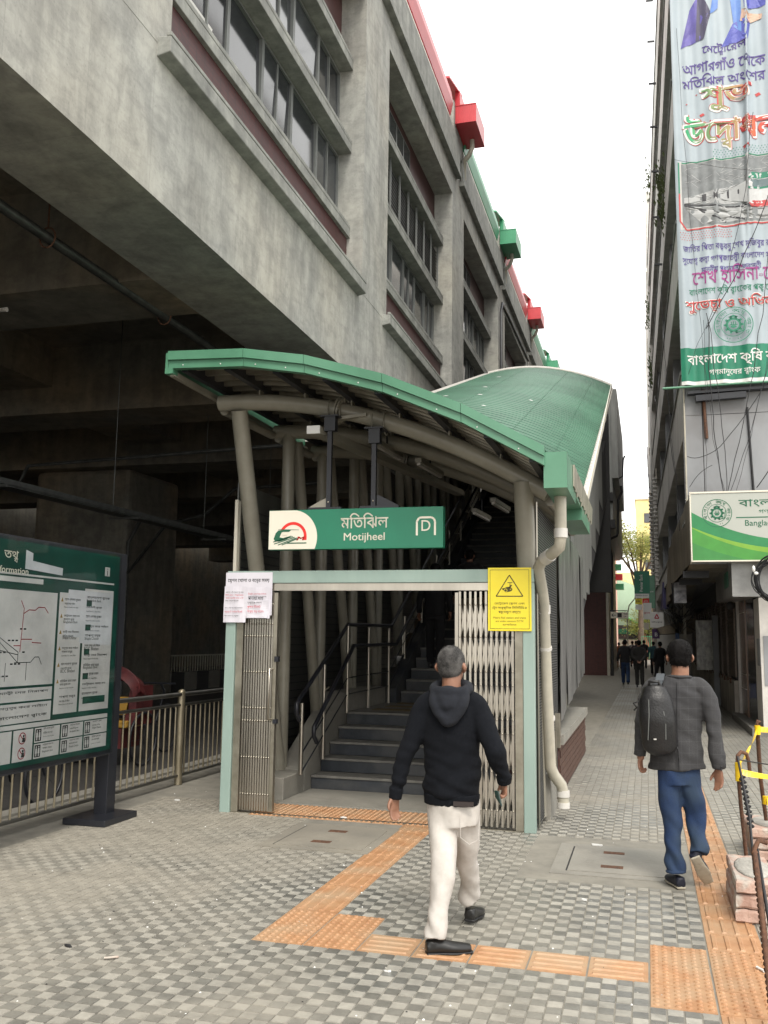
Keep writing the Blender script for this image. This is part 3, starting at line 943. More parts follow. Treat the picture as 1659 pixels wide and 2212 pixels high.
# fascia: five flat facets with a folded lower band
K = [0, .22, .39, .60, .80, 1.0]
for i in range(5):
    p, q = rp(K[i], Y0), rp(K[i + 1], Y0)
    g_ = .004
    b = MB()
    for (dz0, dz1, yy0, yy1) in ((-.042, .042, -.07, .04), (-.118, -.044, -.045, .03)):
        b.hexa([(p[0] + g_, Y0 + yy0, p[2] + dz0), (q[0] - 0, Y0 + yy0, q[2] + dz0), (q[0], Y0 + yy1, q[2] + dz0), (p[0] + g_, Y0 + yy1, p[2] + dz0),
                (p[0] + g_, Y0 + yy0, p[2] + dz1), (q[0] - 0, Y0 + yy0, q[2] + dz1), (q[0], Y0 + yy1, q[2] + dz1), (p[0] + g_, Y0 + yy1, p[2] + dz1)])
    b.build("fascia_panel", M_green, cp)
b = MB()
for i in range(5):
    for u_ in (.2, .7):
        t = K[i] + (K[i + 1] - K[i]) * u_
        x, _, z = rp(K[i], Y0)[0] * (1 - u_) + rp(K[i + 1], Y0)[0] * u_, 0, rp(K[i], Y0)[2] * (1 - u_) + rp(K[i + 1], Y0)[2] * u_
        b.ell((x, Y0 - .047, z - .09), (.007, .005, .007), 6, 4)
b.build("fixings", M_white, cp, kind='stuff')
# left eave end cap and edge angle
b = MB(); x, _, z = rp(0, Y0); b.box(x - .03, x + .05, Y0 - .05, Y0 + .05, z - .17, z - .119)
b.box(x - .03, x, Y0 - .045, YF, z - .135, z + .03)
b.build("eave_trim", M_green, cp)
b = MB(); b.bar((x + .02, Y0, z - .16), (x + .02, YF, z - .16), .05, .05); b.build("eave_angle", M_pipe, cp)
b = MB()
for k in range(12):
    ya, yb = YF + k * (YE - YF) / 12, YF + (k + 1) * (YE - YF) / 12
    b.hexa([(xl(ya) - .12, ya, zl(ya) - .05), (xl(ya) + .05, ya, zl(ya) - .05), (xl(yb) + .05, yb, zl(yb) - .05), (xl(yb) - .12, yb, zl(yb) - .05),
            (xl(ya) - .12, ya, zl(ya) + .04), (xl(ya) + .05, ya, zl(ya) + .04), (xl(yb) + .05, yb, zl(yb) + .04), (xl(yb) - .12, yb, zl(yb) + .04)])
b.build("eave_flashing", M_pvcW, cp)
# far end flashing
b = MB(); b.tube([rp(i / 12, YE + .03, .03) for i in range(13)], .05, 6); b.build("end_flashing", M_pvcW, cp)
# purlins under the roof (along the street)
for t in (.035, .16, .30, .44, .58, .72, .86, .97):
    pts = [rp(t, yy, -.075) for yy in (Y0 + .05, YF, YE)]
    b = MB()
    for p, q in zip(pts[:-1], pts[1:]): b.bar(p, q, .06, .12)
    b.build("purlin", M_black, cp)
# arched ribs
def arch(y, r=.075, t0=.035, t1=1.0, drop=.25, n=18):
    return [Vector(rp(t0 + (t1 - t0) * i / n, y, -drop)) for i in range(n + 1)]
arch_y = [8.42, 9.80, 10.98] + [12.3 + 1.25 * k for k in range(9)]
for k, ya in enumerate(arch_y):
    b = MB(); pts = arch(ya, t0=.03, t1=.985)
    b.tube(pts, .082, 16); b.build("arch_tube", M_pipe, cp)
    if k < 4:
        b = MB()
        for tt in (.40, ):
            i = int(tt * 18)
            p, d = pts[i], (pts[i + 1] - pts[i]).normalized()
            for s in (-.014, .014):
                b.tube([p + d * (s - .009), p + d * (s + .009)], .135, 18)
            for q in range(8):
                a = 2 * PI * q / 8
                e1 = Vector((0, 1, 0)); e2 = d.cross(e1)
                c = p + e1 * .112 * math.cos(a) + e2 * .112 * math.sin(a)
                b.tube([c - d * .035, c + d * .035], .009, 6)
        b.build("flange", M_pipe, cp)
    # purlin cleats
    b = MB()
    for t in (.16, .30, .44, .58, .72, .86):
        x, yy, z = rp(t, ya, -.15); b.box(x - .006, x + .006, yy - .05, yy + .05, z - .06, z + .09)
    b.build("cleat", M_pipe, cp)
# side tie tubes
for t in (.03, .985):
    b = MB()
    P = [Vector(rp(t, yy, -.30)) for yy in arch_y[:12]]
    for p, q in zip(P[:-1], P[1:]):
        b.tube([p + Vector((0, .1, 0)), q - Vector((0, .1, 0))], .05, 10)
    b.build("tie_tube", M_pipe, cp)
# posts
def post(p, q, r, nm="post"):
    b = MB(); b.tube([p, q], r, 20); b.build(nm, M_pipe, cp)
LX, RX = -3.93, -1.06
post((LX, 8.42, 3.93), (LX + .0, 9.76, .16), .085)
post((RX, 8.40, 3.10), (RX + .04, 8.95, .05), .09)
def floor_z(y):       # stair level
    if y < 9.95: return 0
    if y < 11.2: return .15 * (int((y - 9.95) / .3) + 1)
    if y < 13.2: return .75
    return min(5.2, .75 + (y - 13.2) * .516)
for k in range(1, 11):
    y = arch_y[k]
    zt = rz(.03, y) - .28
    post((LX, y, zt), (LX, y, max(.15, floor_z(y) - .2)), .075)
    post((RX - .10, y, rz(.93, y) - .3), (RX - .10, y, max(.1, floor_z(y) - .2)), .07)
    y2 = arch_y[k + 1]
    post((LX, y + .25, rz(.03, y + .3) - .32), (LX, y2, max(.15, floor_z(y2) - .1)), .065)
# gutter on the lane side: trough, outer lip, near box
gx0, gx1 = -.79, -.60
b = MB()
b.box(gx0, gx1 - .0, 7.60, 8.55, 2.90, 3.20); b.build("gutter_box", M_green, cp)
b = MB(); b.box(gx0 + .01, gx1 - .002, 8.55, 9.4, 2.97, 3.16); b.box(gx0 - .02, gx1, 9.4, 10.7, 2.86, 3.02); b.build("gutter_trough", M_green, cp)
b = MB()
nseg = 14
for k in range(nseg):
    ya, yb = 8.2 + k * .2, 8.2 + (k + 1) * .2
    z = 3.17
    b.hexa([(gx1 + .003, ya + .01, z - .16 - .02 * (k % 3)), (gx1 + .012, ya + .01, z - .16 - .02 * (k % 3)), (gx1 + .012, yb, z - .16), (gx1 + .003, yb, z - .16),
            (gx1 + .003, ya + .01, z + .03), (gx1 + .02, ya + .01, z + .03), (gx1 + .02, yb, z + .02), (gx1 + .003, yb, z + .02)])
b.build("lip_panels", M_steelD, cp)
# rising open trough
b = MB()
NG = 24
for k in range(NG):
    ya, yb = 10.8 + k * (YE - 10.8) / NG, 10.8 + (k + 1) * (YE - 10.8) / NG
    def gz(y_): return 3.05 + (y_ - 10.8) * .395
    xa = -.66 - (ya - 10.8) * .003; xb = -.66 - (yb - 10.8) * .003
    za, zb = gz(ya), gz(yb)
    b.hexa([(xa - .15, ya, za - .02), (xa, ya, za - .02), (xb, yb, zb - .02), (xb - .15, yb, zb - .02), (xa - .15, ya, za), (xa, ya, za), (xb, yb, zb), (xb - .15, yb, zb)], 0)
    b.hexa([(xa - .012, ya, za), (xa, ya, za), (xb, yb, zb), (xb - .012, yb, zb), (xa - .012, ya, za + .13), (xa, ya, za + .13), (xb, yb, zb + .13), (xb - .012, yb, zb + .13)], 1)
b.build("rising_gutter", [M_pvcW, M_cream], cp)
b = MB(); 
for k in range(60):
    yy = YF + .15 + k * .2
    x, y_, z = rp(1.0, yy, .0)
    b.hexa([(x - .05, yy, z - .01), (x + .05, yy, z - .03), (x + .05, yy + .06, z - .02), (x - .05, yy + .06, z), (x - .05, yy, z + .03), (x + .05, yy, z + .005), (x + .05, yy + .06, z + .015), (x - .05, yy + .06, z + .04)])
b.build("rib_ends", M_pvcW, cp)
# underside closure beyond
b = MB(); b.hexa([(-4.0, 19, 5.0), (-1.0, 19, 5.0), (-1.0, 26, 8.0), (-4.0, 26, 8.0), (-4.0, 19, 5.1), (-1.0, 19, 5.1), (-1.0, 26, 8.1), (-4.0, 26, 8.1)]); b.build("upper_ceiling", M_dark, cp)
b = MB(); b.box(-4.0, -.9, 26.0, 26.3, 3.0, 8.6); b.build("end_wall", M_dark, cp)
# stepped ribbed cladding on the lane side of the rising flight
st_y = [9.6, 13.5, 14.5, 15.35, 16.3, 17.25, 18.15, 19.8, 21.5, 23.4]
st_z = [1.0, 1.15, 1.75, 2.36, 2.50, 2.98, 3.5, 4.05, 4.9]
for i in range(1, 9):
    ya, yb = st_y[i], st_y[i + 1]
    n = 7
    b = MB()
    for k in range(n):
        y1_, y2_ = ya + (yb - ya) * k / n, ya + (yb - ya) * (k + 1) / n
        zt = zr((y1_ + y2_) / 2) - .05
        b.hexa([(-1.03, y1_ + .008, st_z[i]), (-.985, y1_ + .02, st_z[i]), (-.985, y2_ - .02, st_z[i]), (-1.03, y2_ - .008, st_z[i]),
                (-1.03, y1_ + .008, zt), (-.985, y1_ + .02, zt), (-.985, y2_ - .02, zt), (-1.03, y2_ - .008, zt)])
    b.build("cladding_panel", M_clad, cp)
# eave downpipe
b = MB()
pt = [(-.70, 8.1, 2.92), (-.70, 8.1, 2.55), (-.715, 8.12, 2.46), (-.79, 8.2, 2.41), (-.89, 8.32, 2.36), (-.925, 8.37, 2.3), (-.91, 8.5, 2.12), (-.905, 8.6, 2.0), (-.9, 8.75, 1.2), (-.89, 8.9, .50), (-.86, 8.93, .42), (-.80, 8.98, .33), (-.785, 9.0, .25), (-.785, 9.0, .12)]
b.tube(pt, .052, 16); dp = b.build("downpipe", M_pvc, cp)
b = MB()
for p, q in (((-.70, 8.1, 2.62), (-.70, 8.1, 2.54)), ((-.80, 8.22, 2.405), (-.86, 8.29, 2.375)), ((-.906, 8.62, 1.98), (-.906, 8.63, 1.9)), ((-.895, 8.82, .96), (-.894, 8.83, .93)), ((-.785, 9.0, .28), (-.785, 9.0, .22)), ((-.785, 9.0, .17), (-.785, 9.0, .12)), ((-.902, 8.68, 1.6), (-.902, 8.69, 1.57))):
    b.tube([p, q], .06, 16)
b.build("pipe_socket", M_pvcW, dp)
# ---------------- cable tray, lights hung in the canopy
b = MB(); b.bar((-3.02, 8.15, 3.62), (-2.55, 13.0, 3.75), .13, .07); b.build("cable_tray", M_pipe, cp)
b = MB(); b.box(-3.085, -2.955, 8.13, 8.15, 3.583, 3.66); b.build("tray_end", M_white, cp)
b = MB(); b.bar((-2.9, 8.35, 3.76), (-2.55, 8.35, 3.79), .08, .03); b.tube([(-2.8, 8.4, 3.77), (-2.8, 8.4, 4.05)], .012, 6); b.build("tray_bracket", M_pipe, cp)
for i, (x, y, z) in enumerate(((-2.35, 10.2, 3.60), (-1.75, 11.6, 3.35), (-2.2, 12.8, 3.4), (-2.7, 9.6, 3.72))):
    t = thing("tube_light", ["unlit tube light batten under the canopy arches behind the hanging rods", "unlit slim tube light on the right under the canopy", "unlit slanting tube light deep under the canopy", "unlit tube light next to the cable tray under the canopy"][i], "light fitting", (x, y, z))
    b = MB(); b.bar((x - .02, y - .5, z), (x + .02, y + .5, z + .02), .07, .05); b.build("batten", M_pipe, t)
    b = MB(); b.bar((x - .02, y - .48, z - .04), (x + .02, y + .48, z - .02), .04, .03); b.build("tube", M_pvcW, t)
    b = MB(); b.tube([(x, y, z + .02), (x, y, z + .22)], .01, 6); b.build("stem", M_black, t)
# ============================================================ PORTAL AND GATES
GY = 8.39
pf = thing("gate_portal", "mint green steel portal frame with a bright steel track round the stair entrance", "door frame", (-2.45, GY, 0))
b = MB(); b.box(-3.955, -3.855, GY - .05, GY + .05, 0, 2.17); b.build("post", M_mint, pf, bevel=.004)
b = MB(); b.box(-1.065, -.965, GY - .05, GY + .05, 0, 2.17); b.build("post", M_mint, pf, bevel=.004)
b = MB(); b.box(-3.955, -.965, GY - .05, GY + .05, 2.172, 2.29); b.build("lintel", M_mint, pf, bevel=.004)
b = MB(); b.box(-3.85, -1.07, GY - .03, GY + .03, 2.10, 2.168); b.build("track", M_steel, pf)
b = MB(); b.box(-3.85, -3.78, GY - .025, GY + .03, 0.01, 2.098); b.box(-1.14, -1.07, GY - .025, GY + .03, .01, 2.098); b.build("jamb", M_steelD, pf)
b = MB(); b.box(-3.85, -1.07, GY - .03, GY + .02, 0.0, .008); b.build("floor_track", M_steelD, pf)
def gate(x0, x1, n, nm_label, name, lattice, xhandle=None):
    t = thing(name, nm_label, "gate", ((x0 + x1) / 2, GY, 0))
    dx = (x1 - x0) / (n - 1)
    bw = 0.020 if lattice else .0165
    me = MB()
    me.add([(-bw / 2, -.006, 0), (bw / 2, -.006, 0), (bw / 2, -.006, 2.06), (-bw / 2, -.006, 2.06), (-bw / 2, .012, 0), (bw / 2, .012, 0), (bw / 2, .012, 2.06), (-bw / 2, .012, 2.06)],
           [(0, 1, 2, 3), (0, 4, 5, 1), (1, 5, 6, 2), (3, 7, 4, 0), (2, 6, 7, 3)])
    bm_ = me.mesh("bar", M_steel)
    rows = [.18, .52, .86, .98, 1.32, 1.66, 1.78, 1.97] if not lattice else [.17, .50, .83, .95, 1.25, 1.37, 1.68, 1.97]
    for i in range(n):
        inst(bm_, "bar", t, (x0 + i * dx, GY - .02, .03))
        if not lattice: pass
    rv = MB()
    for i in range(n):
        for z in rows:
            rv.ell((x0 + i * dx, GY - .030, z), (.0085, .007, .0085), 8, 5)
    rv.build("rivets", M_steel, t, kind='stuff')
    lt = MB()
    if lattice:
        rr = [.17, .50, .83, .95, 1.25, 1.37, 1.68, 1.97]
        for i in range(n - 1):
            xa, xb = x0 + i * dx, x0 + (i + 1) * dx
            for a, c in ((.17, .50), (.50, .83), (.95, 1.25), (1.37, 1.68), (1.68, 1.97)):
                lt.bar((xa, GY + .004, a), (xb, GY + .004, c), .004, .017, up=(1, 0, 0))
                lt.bar((xb, GY + .010, a), (xa, GY + .010, c), .004, .017, up=(1, 0, 0))
        for i in range(n - 1):
            lt.bar((x0 + i * dx, GY + .004, .03), (x0 + (i + .5) * dx, GY + .004, .17), .004, .02, up=(1, 0, 0))
        lt.build("lattice", M_steel, t)
    return t
gt = gate(-3.755, -3.475, 12, "stainless folding gate pushed shut against the left post with papers above it", "folding_gate", False)
b = MB(); b.box(-3.462, -3.425, GY - .03, GY + .02, .03, 2.08); b.build("lead_stile", M_steelD, gt)
b = MB(); b.tube([(-3.455, GY - .035, 1.35), (-3.475, GY - .075, 1.35), (-3.475, GY - .075, .88), (-3.455, GY - .035, .88)], .010, 8); b.build("handle", M_steel, gt)
b = MB(); b.box(-3.44, -3.40, GY - .045, GY + .0, 1.42, 1.47); b.box(-3.44, -3.40, GY - .045, GY, .84, .88); b.build("lock", M_black, gt)
gt2 = gate(-1.64, -1.16, 11, "half drawn stainless lattice gate with diamond gaps on the right of the entrance", "folding_gate", True)
b = MB(); b.box(-1.685, -1.655, GY - .03, GY + .02, .03, 2.08); b.build("lead_stile", M_steel, gt2)

# ---------------- CCTV warning plate
cs = thing("cctv_sign", "yellow warning plate with a camera in a black triangle on the right gate post", "sign", (-1.18, GY - .07, 1.73))
b = MB(); b.box(-1.375, -.985, GY - .066, GY - .056, 1.735, 2.302); b.build("plate", M_yellow, cs, bevel=.002)
b = MB(); o = (-1.375, GY - .066, 1.735)
for p, q in (((.02, .02), (.37, .02)), ((.37, .02), (.37, .547)), ((.37, .547), (.02, .547)), ((.02, .547), (.02, .02))): line_into(b, p, q, .004, o, XR, ZU, .001, 0)
T = [(.075, .31), (.315, .31), (.195, .50)]
for i in range(3): line_into(b, T[i], T[(i + 1) % 3], .009, o, XR, ZU, .001, 0)
line_into(b, (.178, .432), (.222, .432), .006, o, XR, ZU, .001, 0); line_into(b, (.20, .432), (.20, .40), .006, o, XR, ZU, .001, 0)
flat_into(b, disc(20, .036, .185, .372, ry=.022), o, XR, ZU, .0012, 0)
flat_into(b, [(.125, .378), (.165, .388), (.19, .35), (.16, .345)], o, XR, ZU, .0014, 0)
line_into(b, (.19, .385), (.215, .41), .012, o, XR, ZU, .0012, 0)
b.build("pictogram", M_brown, cs)
b = MB(); ring_into(b, o, XR, ZU, .012, .016, .0018, 0, 16, cx=.160, cy=.362); ring_into(b, o, XR, ZU, .004, .006, .0018, 0, 12, cx=.205, cy=.372); b.build("lens_mark", M_yellow, cs)
b = MB()
text_into(b, "মেট্রোরেল স্টেশন এবং", (-1.18, GY - .066, 1.965), XR, ZU, w=.27, h=.030, anchor='c')
text_into(b, "ট্রেন সার্বক্ষণিক সিসিটিভি'র", (-1.18, GY - .066, 1.925), XR, ZU, w=.31, h=.032, anchor='c')
text_into(b, "পর্যবেক্ষণে রয়েছে", (-1.18, GY - .066, 1.885), XR, ZU, w=.20, h=.030, anchor='c')
text_into(b, "Metro Rail station and trains", (-1.18, GY - .066, 1.845), XR, ZU, w=.29, anchor='c')
text_into(b, "are under constant CCTV", (-1.18, GY - .066, 1.815), XR, ZU, w=.25, anchor='c')
text_into(b, "surveillance", (-1.18, GY - .066, 1.785), XR, ZU, w=.12, anchor='c')
b.build("lettering", M_brown, cs)
# ---------------- notices
nb = thing("station_notice", "white printed notice board with station opening hours on the left gate post", "notice", (-3.7, GY - .07, 1.8))
b = MB(); b.box(-3.965, -3.475, GY - .062, GY - .056, 1.86, 2.275); b.build("board", M_paper, nb)
b = MB(); text_into(b, "স্টেশন খোলা ও বন্ধের সময়", (-3.945, GY - .062, 2.17), XR, ZU, w=.44, h=.045, bold=.008)
b.build("lettering", M_ink, nb)
def paper(x0, x1, z0, z1, y, lb, lines, nm="taped_paper"):
    t = thing(nm, lb, "paper", (x0, y, z0))
    n = 8
    b = MB()
    v = []
    for j in range(n + 1):
        for i in range(n + 1):
            u, w = i / n, j / n
            curl = .012 * (1 - w) ** 2 * (.4 + u) + .003 * math.sin(u * 9 + w * 5)
            v.append((x0 + (x1 - x0) * u, y - curl - .002, z0 + (z1 - z0) * w))
    f = [(j * (n + 1) + i, j * (n + 1) + i + 1, (j + 1) * (n + 1) + i + 1, (j + 1) * (n + 1) + i) for j in range(n) for i in range(n)]
    b.add(v, f); b.add([(p[0], p[1] + .001, p[2]) for p in v], [q[::-1] for q in f])
    b.build("sheet", M_paper, t)
    bk, rd = MB(), MB()
    for (txt, z, xa, w, red) in lines:
        text_into(rd if red else bk, txt, (x0 + xa, y - .018, z), XR, ZU, w=w, lift=.001)
    if bk.v: bk.build("lettering", M_ink, t)
    if rd.v: rd.build("lettering", M_inkred, t)
    return t
paper(-3.975, -3.735, 1.79, 2.14, GY - .064, "left sheet of small red and black print taped over the opening hours notice",
      [("সকাল ৭ টা থেকে শুরু হবে", 2.07, .02, .19, 0), ("MRT pass বা Rapid pass", 2.045, .02, .19, 1), ("আপনি পরবর্তী সময়ে ১০ টা", 2.015, .02, .19, 1), ("নিয়ে চলাচল পারবেন", 1.99, .02, .14, 0),
       ("রাত ৮ টায় পর যাত্রী সকলকে", 1.92, .015, .19, 0), ("অনুগ্রহ ট গেটের টিকেট", 1.88, .015, .19, 1), ("কিনে রাখার জন্য অনুরোধ", 1.845, .015, .15, 0)])
paper(-3.735, -3.485, 1.83, 2.13, GY - .066, "right sheet with red and black print taped over the opening hours notice",
      [("Single journey ticket ও", 2.055, .02, .19, 1), ("সকল সময় কিনতে বা কাগজ", 2.03, .02, .19, 0), ("পাওয়া যায়", 2.005, .02, .16, 0)])
t = paper(-3.725, -3.50, 1.835, 2.005, GY - .080, "small boxed sheet with larger red words at the lower right of the papers",
      [("শুক্রবারে সকল", 1.965, .01, .15, 0), ("প্রকার টিকেট", 1.925, .01, .14, 1), ("বিক্রয় বন্ধ থাকে।", 1.88, .01, .175, 1)])
# ============================================================ STATION NAME SIGN
SY = 8.2
sg = thing("station_name_sign", "long green hanging sign reading Motijheel with a cream metro emblem and exit letter D", "sign", (-2.62, SY, 2.48))
b = MB(); b.box(-3.475, -1.765, SY, SY + .09, 2.48, 2.86); b.build("sign_box", M_signgreen, sg, bevel=.003)
o = (-3.475, SY, 2.48)
b = MB()
po = [(0.004, .004), (.452, .004)] + [(.25 + .245 * math.cos(a) , .115 + .262 * math.sin(a)) for a in [(-.44 + k * (PI / 2 + .40) / 16) for k in range(17)]] + [(.004, .376)]
flat_into(b, po, o, XR, ZU, .0015, 0); b.build("cream_field", M_cream, sg)
b = MB(); ring_into(b, o, XR, ZU, .112, .140, .003, 0, 30, a0=.0, a1=2.75, cx=.250, cy=.125)
text_into(b, "M", (.285 + o[0], SY - .002, .088 + o[2]), (1, 0, 0), (.45, 0, 1), w=.075, h=.036, bold=.04)
flat_into(b, [(.362, .09), (.390, .09), (.390, .125), (.362, .125)], o, XR, ZU, .003, 0)
b.build("emblem_arc", M_signred, sg)
b = MB()
train = [(.055, .105), (.075, .16), (.10, .185), (.16, .192), (.235, .19), (.21, .17), (.15, .172), (.135, .165), (.115, .12), (.15, .112), (.24, .135), (.19, .10), (.11, .078), (.07, .082)]
flat_into(b, train, o, XR, ZU, .004, 0)
for k, (x0_, z0_, x1_, z1_) in enumerate(((.05, .075, .25, .125), (.06, .055, .27, .118), (.10, .045, .29, .112), (.14, .045, .30, .105))): line_into(b, (x0_, z0_), (x1_, z1_), .008, o, XR, ZU, .004, 0)
line_into(b, (.19, .062), (.39, .062), .010, o, XR, ZU, .004, 0)
line_into(b, (.10, .195), (.31, .188), .004, o, XR, ZU, .0042, 0)
b.build("emblem_train", mat("emblem_green", S(28, 96, 70), rough=.4), sg)
b = MB(); flat_into(b, [(.14, .135), (.16, .16), (.20, .165), (.195, .14)], o, XR, ZU, .0055, 0)
b.build("emblem_window", M_cream, sg)
b = MB()
text_into(b, "মতিঝিল", (-2.515, SY, 2.672), XR, ZU, w=.465, h=.145, anchor='c', bold=.012, lift=.002)
text_into(b, "Motijheel", (-2.515, SY, 2.535), XR, ZU, w=.40, h=.095, anchor='c', bold=.012, lift=.002)
text_into(b, "D", (-1.965 + .04, SY, 2.635), XR, ZU, w=.085, h=.10, anchor='c', bold=.006, lift=.002)
# exit bracket round the letter
P = [(1.465, .115), (1.465, .245), (1.485, .275), (1.51, .28), (1.60, .28), (1.625, .265), (1.635, .24), (1.635, .115)]
for p, q in zip(P[:-1], P[1:]): line_into(b, p, q, .019, o, XR, ZU, .002, 0)
b.build("lettering", M_cream, sg)
for i, (x, zt) in enumerate(((-2.885, 3.76), (-2.44, 3.62))):
    b = MB(); b.box(x - .022, x + .022, SY + .02, SY + .06, 2.88, zt); b.build("hanger_rod", M_black, sg)
    b = MB(); b.box(x - .20 if i == 0 else x - .13, x + .13 if i == 0 else x + .25, SY + .01, SY + .09, 2.862, 2.882)
    b.box(x - .05, x + .06, SY + .0, SY + .08, zt - .14, zt); b.box(x - .09, x + .09, SY - .01, SY + .2, zt, zt + .015)
    b.build("hanger_plate", M_black, sg)
    b = MB(); b.prism([(0, 0), (.22, 0), (.05, .09), (0, .11)] if i else [(0, 0), (-.18, 0), (-.05, .07), (0, .09)][::-1], (x + (.03 if i else -.03), SY + .05, 2.882), XR, ZU, .008); b.build("gusset", M_black if i else M_pipe, sg)
    b = MB()
    for q in (-.06, .06):
        pts = [(x + q, 8.42 + .1 * math.cos(a), zt + .10 + .12 * math.sin(a)) for a in [k * PI / 8 for k in range(17)]]
        b.tube(pts, .006, 6)
    b.build("u_bolt", M_pipe, sg)
    b = MB(); b.ell((x, SY + .015, zt - .05), (.009, .006, .009), 8, 5); b.ell((x, SY + .015, 2.93), (.009, .006, .009), 8, 5); b.build("bolt", M_steel, sg)
# ============================================================ STAIRS
sc = thing("staircase", "dark stone stairs rising in two flights behind the folding gates", "stairs", (-2.4, 10, 0))
SX0, SX1 = -3.62, -1.12
for k in range(5):
    y0 = 9.95 + .31 * k
    z = .15 * (k + 1)
    b = MB()
    b.box(SX0, SX1, y0, y0 + (.31 if k < 4 else 2.0), z - .15, z - .028, 0)
    b.box(SX0, SX1, y0 - .018, y0 + (.30 if k < 4 else 1.99), z - .027, z, 1)
    b.build("step", [M_stair, M_tread], sc, bevel=.004)
b = MB(); b.box(SX0, SX1, 9.0, 9.93, -.01, .004); b.build("threshold", M_cover, sc)
NB = 30
for k in range(NB):
    y0 = 13.2 + .30 * k
    z = .75 + .155 * (k + 1)
    b = MB()
    b.box(-3.45, SX1, y0, y0 + .31, z - .155, z - .028, 0)
    b.box(-3.45, SX1, y0 - .018, y0 + .29, z - .027, z, 1)
    b.build("step", [M_stair, M_tread], sc)
for k in range(3):
    b = MB(); b.box(-3.4, -1.2, 11.55 + k * .6, 11.80 + k * .6, .751, .756); b.build("tactile_strip", mat("dim_tactile", (.16, .11, .04), rough=.6), sc)
b = MB(); b.hexa([(-3.62, 13.0, .2), (-3.47, 13.0, .2), (-3.47, 22.3, 5.0), (-3.62, 22.3, 5.0), (-3.62, 13.0, .95), (-3.47, 13.0, .95), (-3.47, 22.3, 5.75), (-3.62, 22.3, 5.75)])
b.build("stringer", M_stair, sc)
b = MB(); b.hexa([(-3.95, 9.75, -.01), (-3.63, 9.75, -.01), (-3.63, 11.25, -.01), (-3.95, 11.25, -.01), (-3.95, 9.75, .22), (-3.63, 9.75, .22), (-3.63, 11.25, .98), (-3.95, 11.25, .98)])
b.box(-3.95, -3.63, 9.15, 9.748, -.01, .22); b.box(-3.95, -3.63, 11.252, 13.0, -.01, .98)
b.build("side_kerb", M_cover, sc, bevel=.01)
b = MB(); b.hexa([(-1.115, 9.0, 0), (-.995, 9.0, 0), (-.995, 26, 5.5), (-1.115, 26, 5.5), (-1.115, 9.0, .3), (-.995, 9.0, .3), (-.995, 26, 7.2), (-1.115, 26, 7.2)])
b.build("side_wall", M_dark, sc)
b = MB(); b.hexa([(-3.9, 13.0, .3), (-1.1, 13.0, .3), (-1.1, 26, 6.7), (-3.9, 26, 6.7), (-3.9, 13.0, .5), (-1.1, 13.0, .5), (-1.1, 26, 6.9), (-3.9, 26, 6.9)])
# handrails
hr = thing("stair_handrail", "twin dark handrail on steel balusters along the left of the stairs", "handrail", (-3.58, 10, 0))
def rail(z, x, y0, ext=0):
    P = [(x, y0 + .02, z - .22), (x, y0 - .08, z - .14), (x, y0 - .08, z - .05), (x, y0, z), (x, 11.05, z + .82), (x, 13.1, z + .84), (x, 22.5, z + 5.65)]
    b = MB(); b.tube(P, .024, 12); b.build("rail", M_black, hr)
rail(1.0, -3.58, 9.42); rail(.74, -3.50, 9.75)
b = MB(); b.tube([(-3.56, 9.45, .22), (-3.56, 9.45, .96)], .022, 10); b.build("baluster", M_steel, hr)
bal = [(10.15, .3), (11.0, .75), (11.9, .75), (12.9, .75)] + [(13.8 + 1.1 * k, .95 + .567 * k) for k in range(8)]
for y, z in bal:
    b = MB(); b.tube([(-3.56, y, z), (-3.56, y, z + 1.05)], .02, 10); b.build("baluster", M_steel, hr)
    b = MB(); b.tube([(-3.56, y, z + .75), (-3.50, y, z + .80)], .008, 6); b.build("rail_bracket", M_steel, hr)
for dz in (.25, .45):
    b = MB(); b.tube([(-3.56, 9.5, dz), (-3.56, 11.0, .72 + dz), (-3.56, 12.95, .74 + dz), (-3.56, 22.4, 5.6 + dz)], .009, 6); b.build("mid_rail", M_black, hr)
hr2 = thing("stair_handrail", "dark handrail climbing the right side of the upper flight behind the gate", "handrail", (-1.2, 13, 0))
b = MB(); b.tube([(-1.22, 9.4, .9), (-1.22, 11.05, 1.75), (-1.22, 13.1, 1.75), (-1.22, 22.5, 6.6)], .024, 10); b.build("rail", M_black, hr2)
for y, z in bal[1:]:
    b = MB(); b.tube([(-1.22, y, z), (-1.22, y, z + 1.0)], .018, 8); b.build("baluster", M_steel, hr2)
# ---------------- perforated side screens
ps = thing("side_screen", "dark perforated steel screen with a bright edge post on the left of the stairs", "screen", (-4.12, 8.8, 0))
b = MB(); b.box(-4.135, -4.10, 8.84, 8.87, .1, 3.08); b.build("edge_post", M_cream, ps)
for k in range(10):
    ya = 8.88 + k * 1.3
    zt = 3.07 if ya < 11 else 3.07 + (ya - 11) * .36
    zb = .25 if ya < 12 else .25 + (ya - 12) * .45
    b = MB(); b.box(-4.13, -4.115, ya, ya + 1.27, zb, zt + .2); b.build("panel", M_perf, ps)
    b = MB(); b.box(-4.115, -4.08, ya - .02, ya + .015, zb, zt); b.build("panel_stud", M_pipe, ps)
    b = MB()
    nn = int((zt - zb) / .09)
    for q in range(nn):
        z = zb + .05 + q * .09
        b.box(-4.114, -4.106, ya + .03, ya + 1.25, z, z + .012)
    b.build("screen_ribs", M_black, ps, kind='stuff')
pr = thing("side_screen", "perforated steel screen wall beside the white downpipe on the lane side", "screen", (-.98, 9, 0))
b = MB(); b.box(-.955, -.945, 8.50, 8.53, .02, 2.92); b.build("edge_strip", M_steel, pr)
for k in range(3):
    ya = 8.53 + .62 * k
    b = MB(); b.box(-.965, -.95, ya, ya + .61, .04, 2.9); b.build("panel", M_perf, pr)
b = MB()
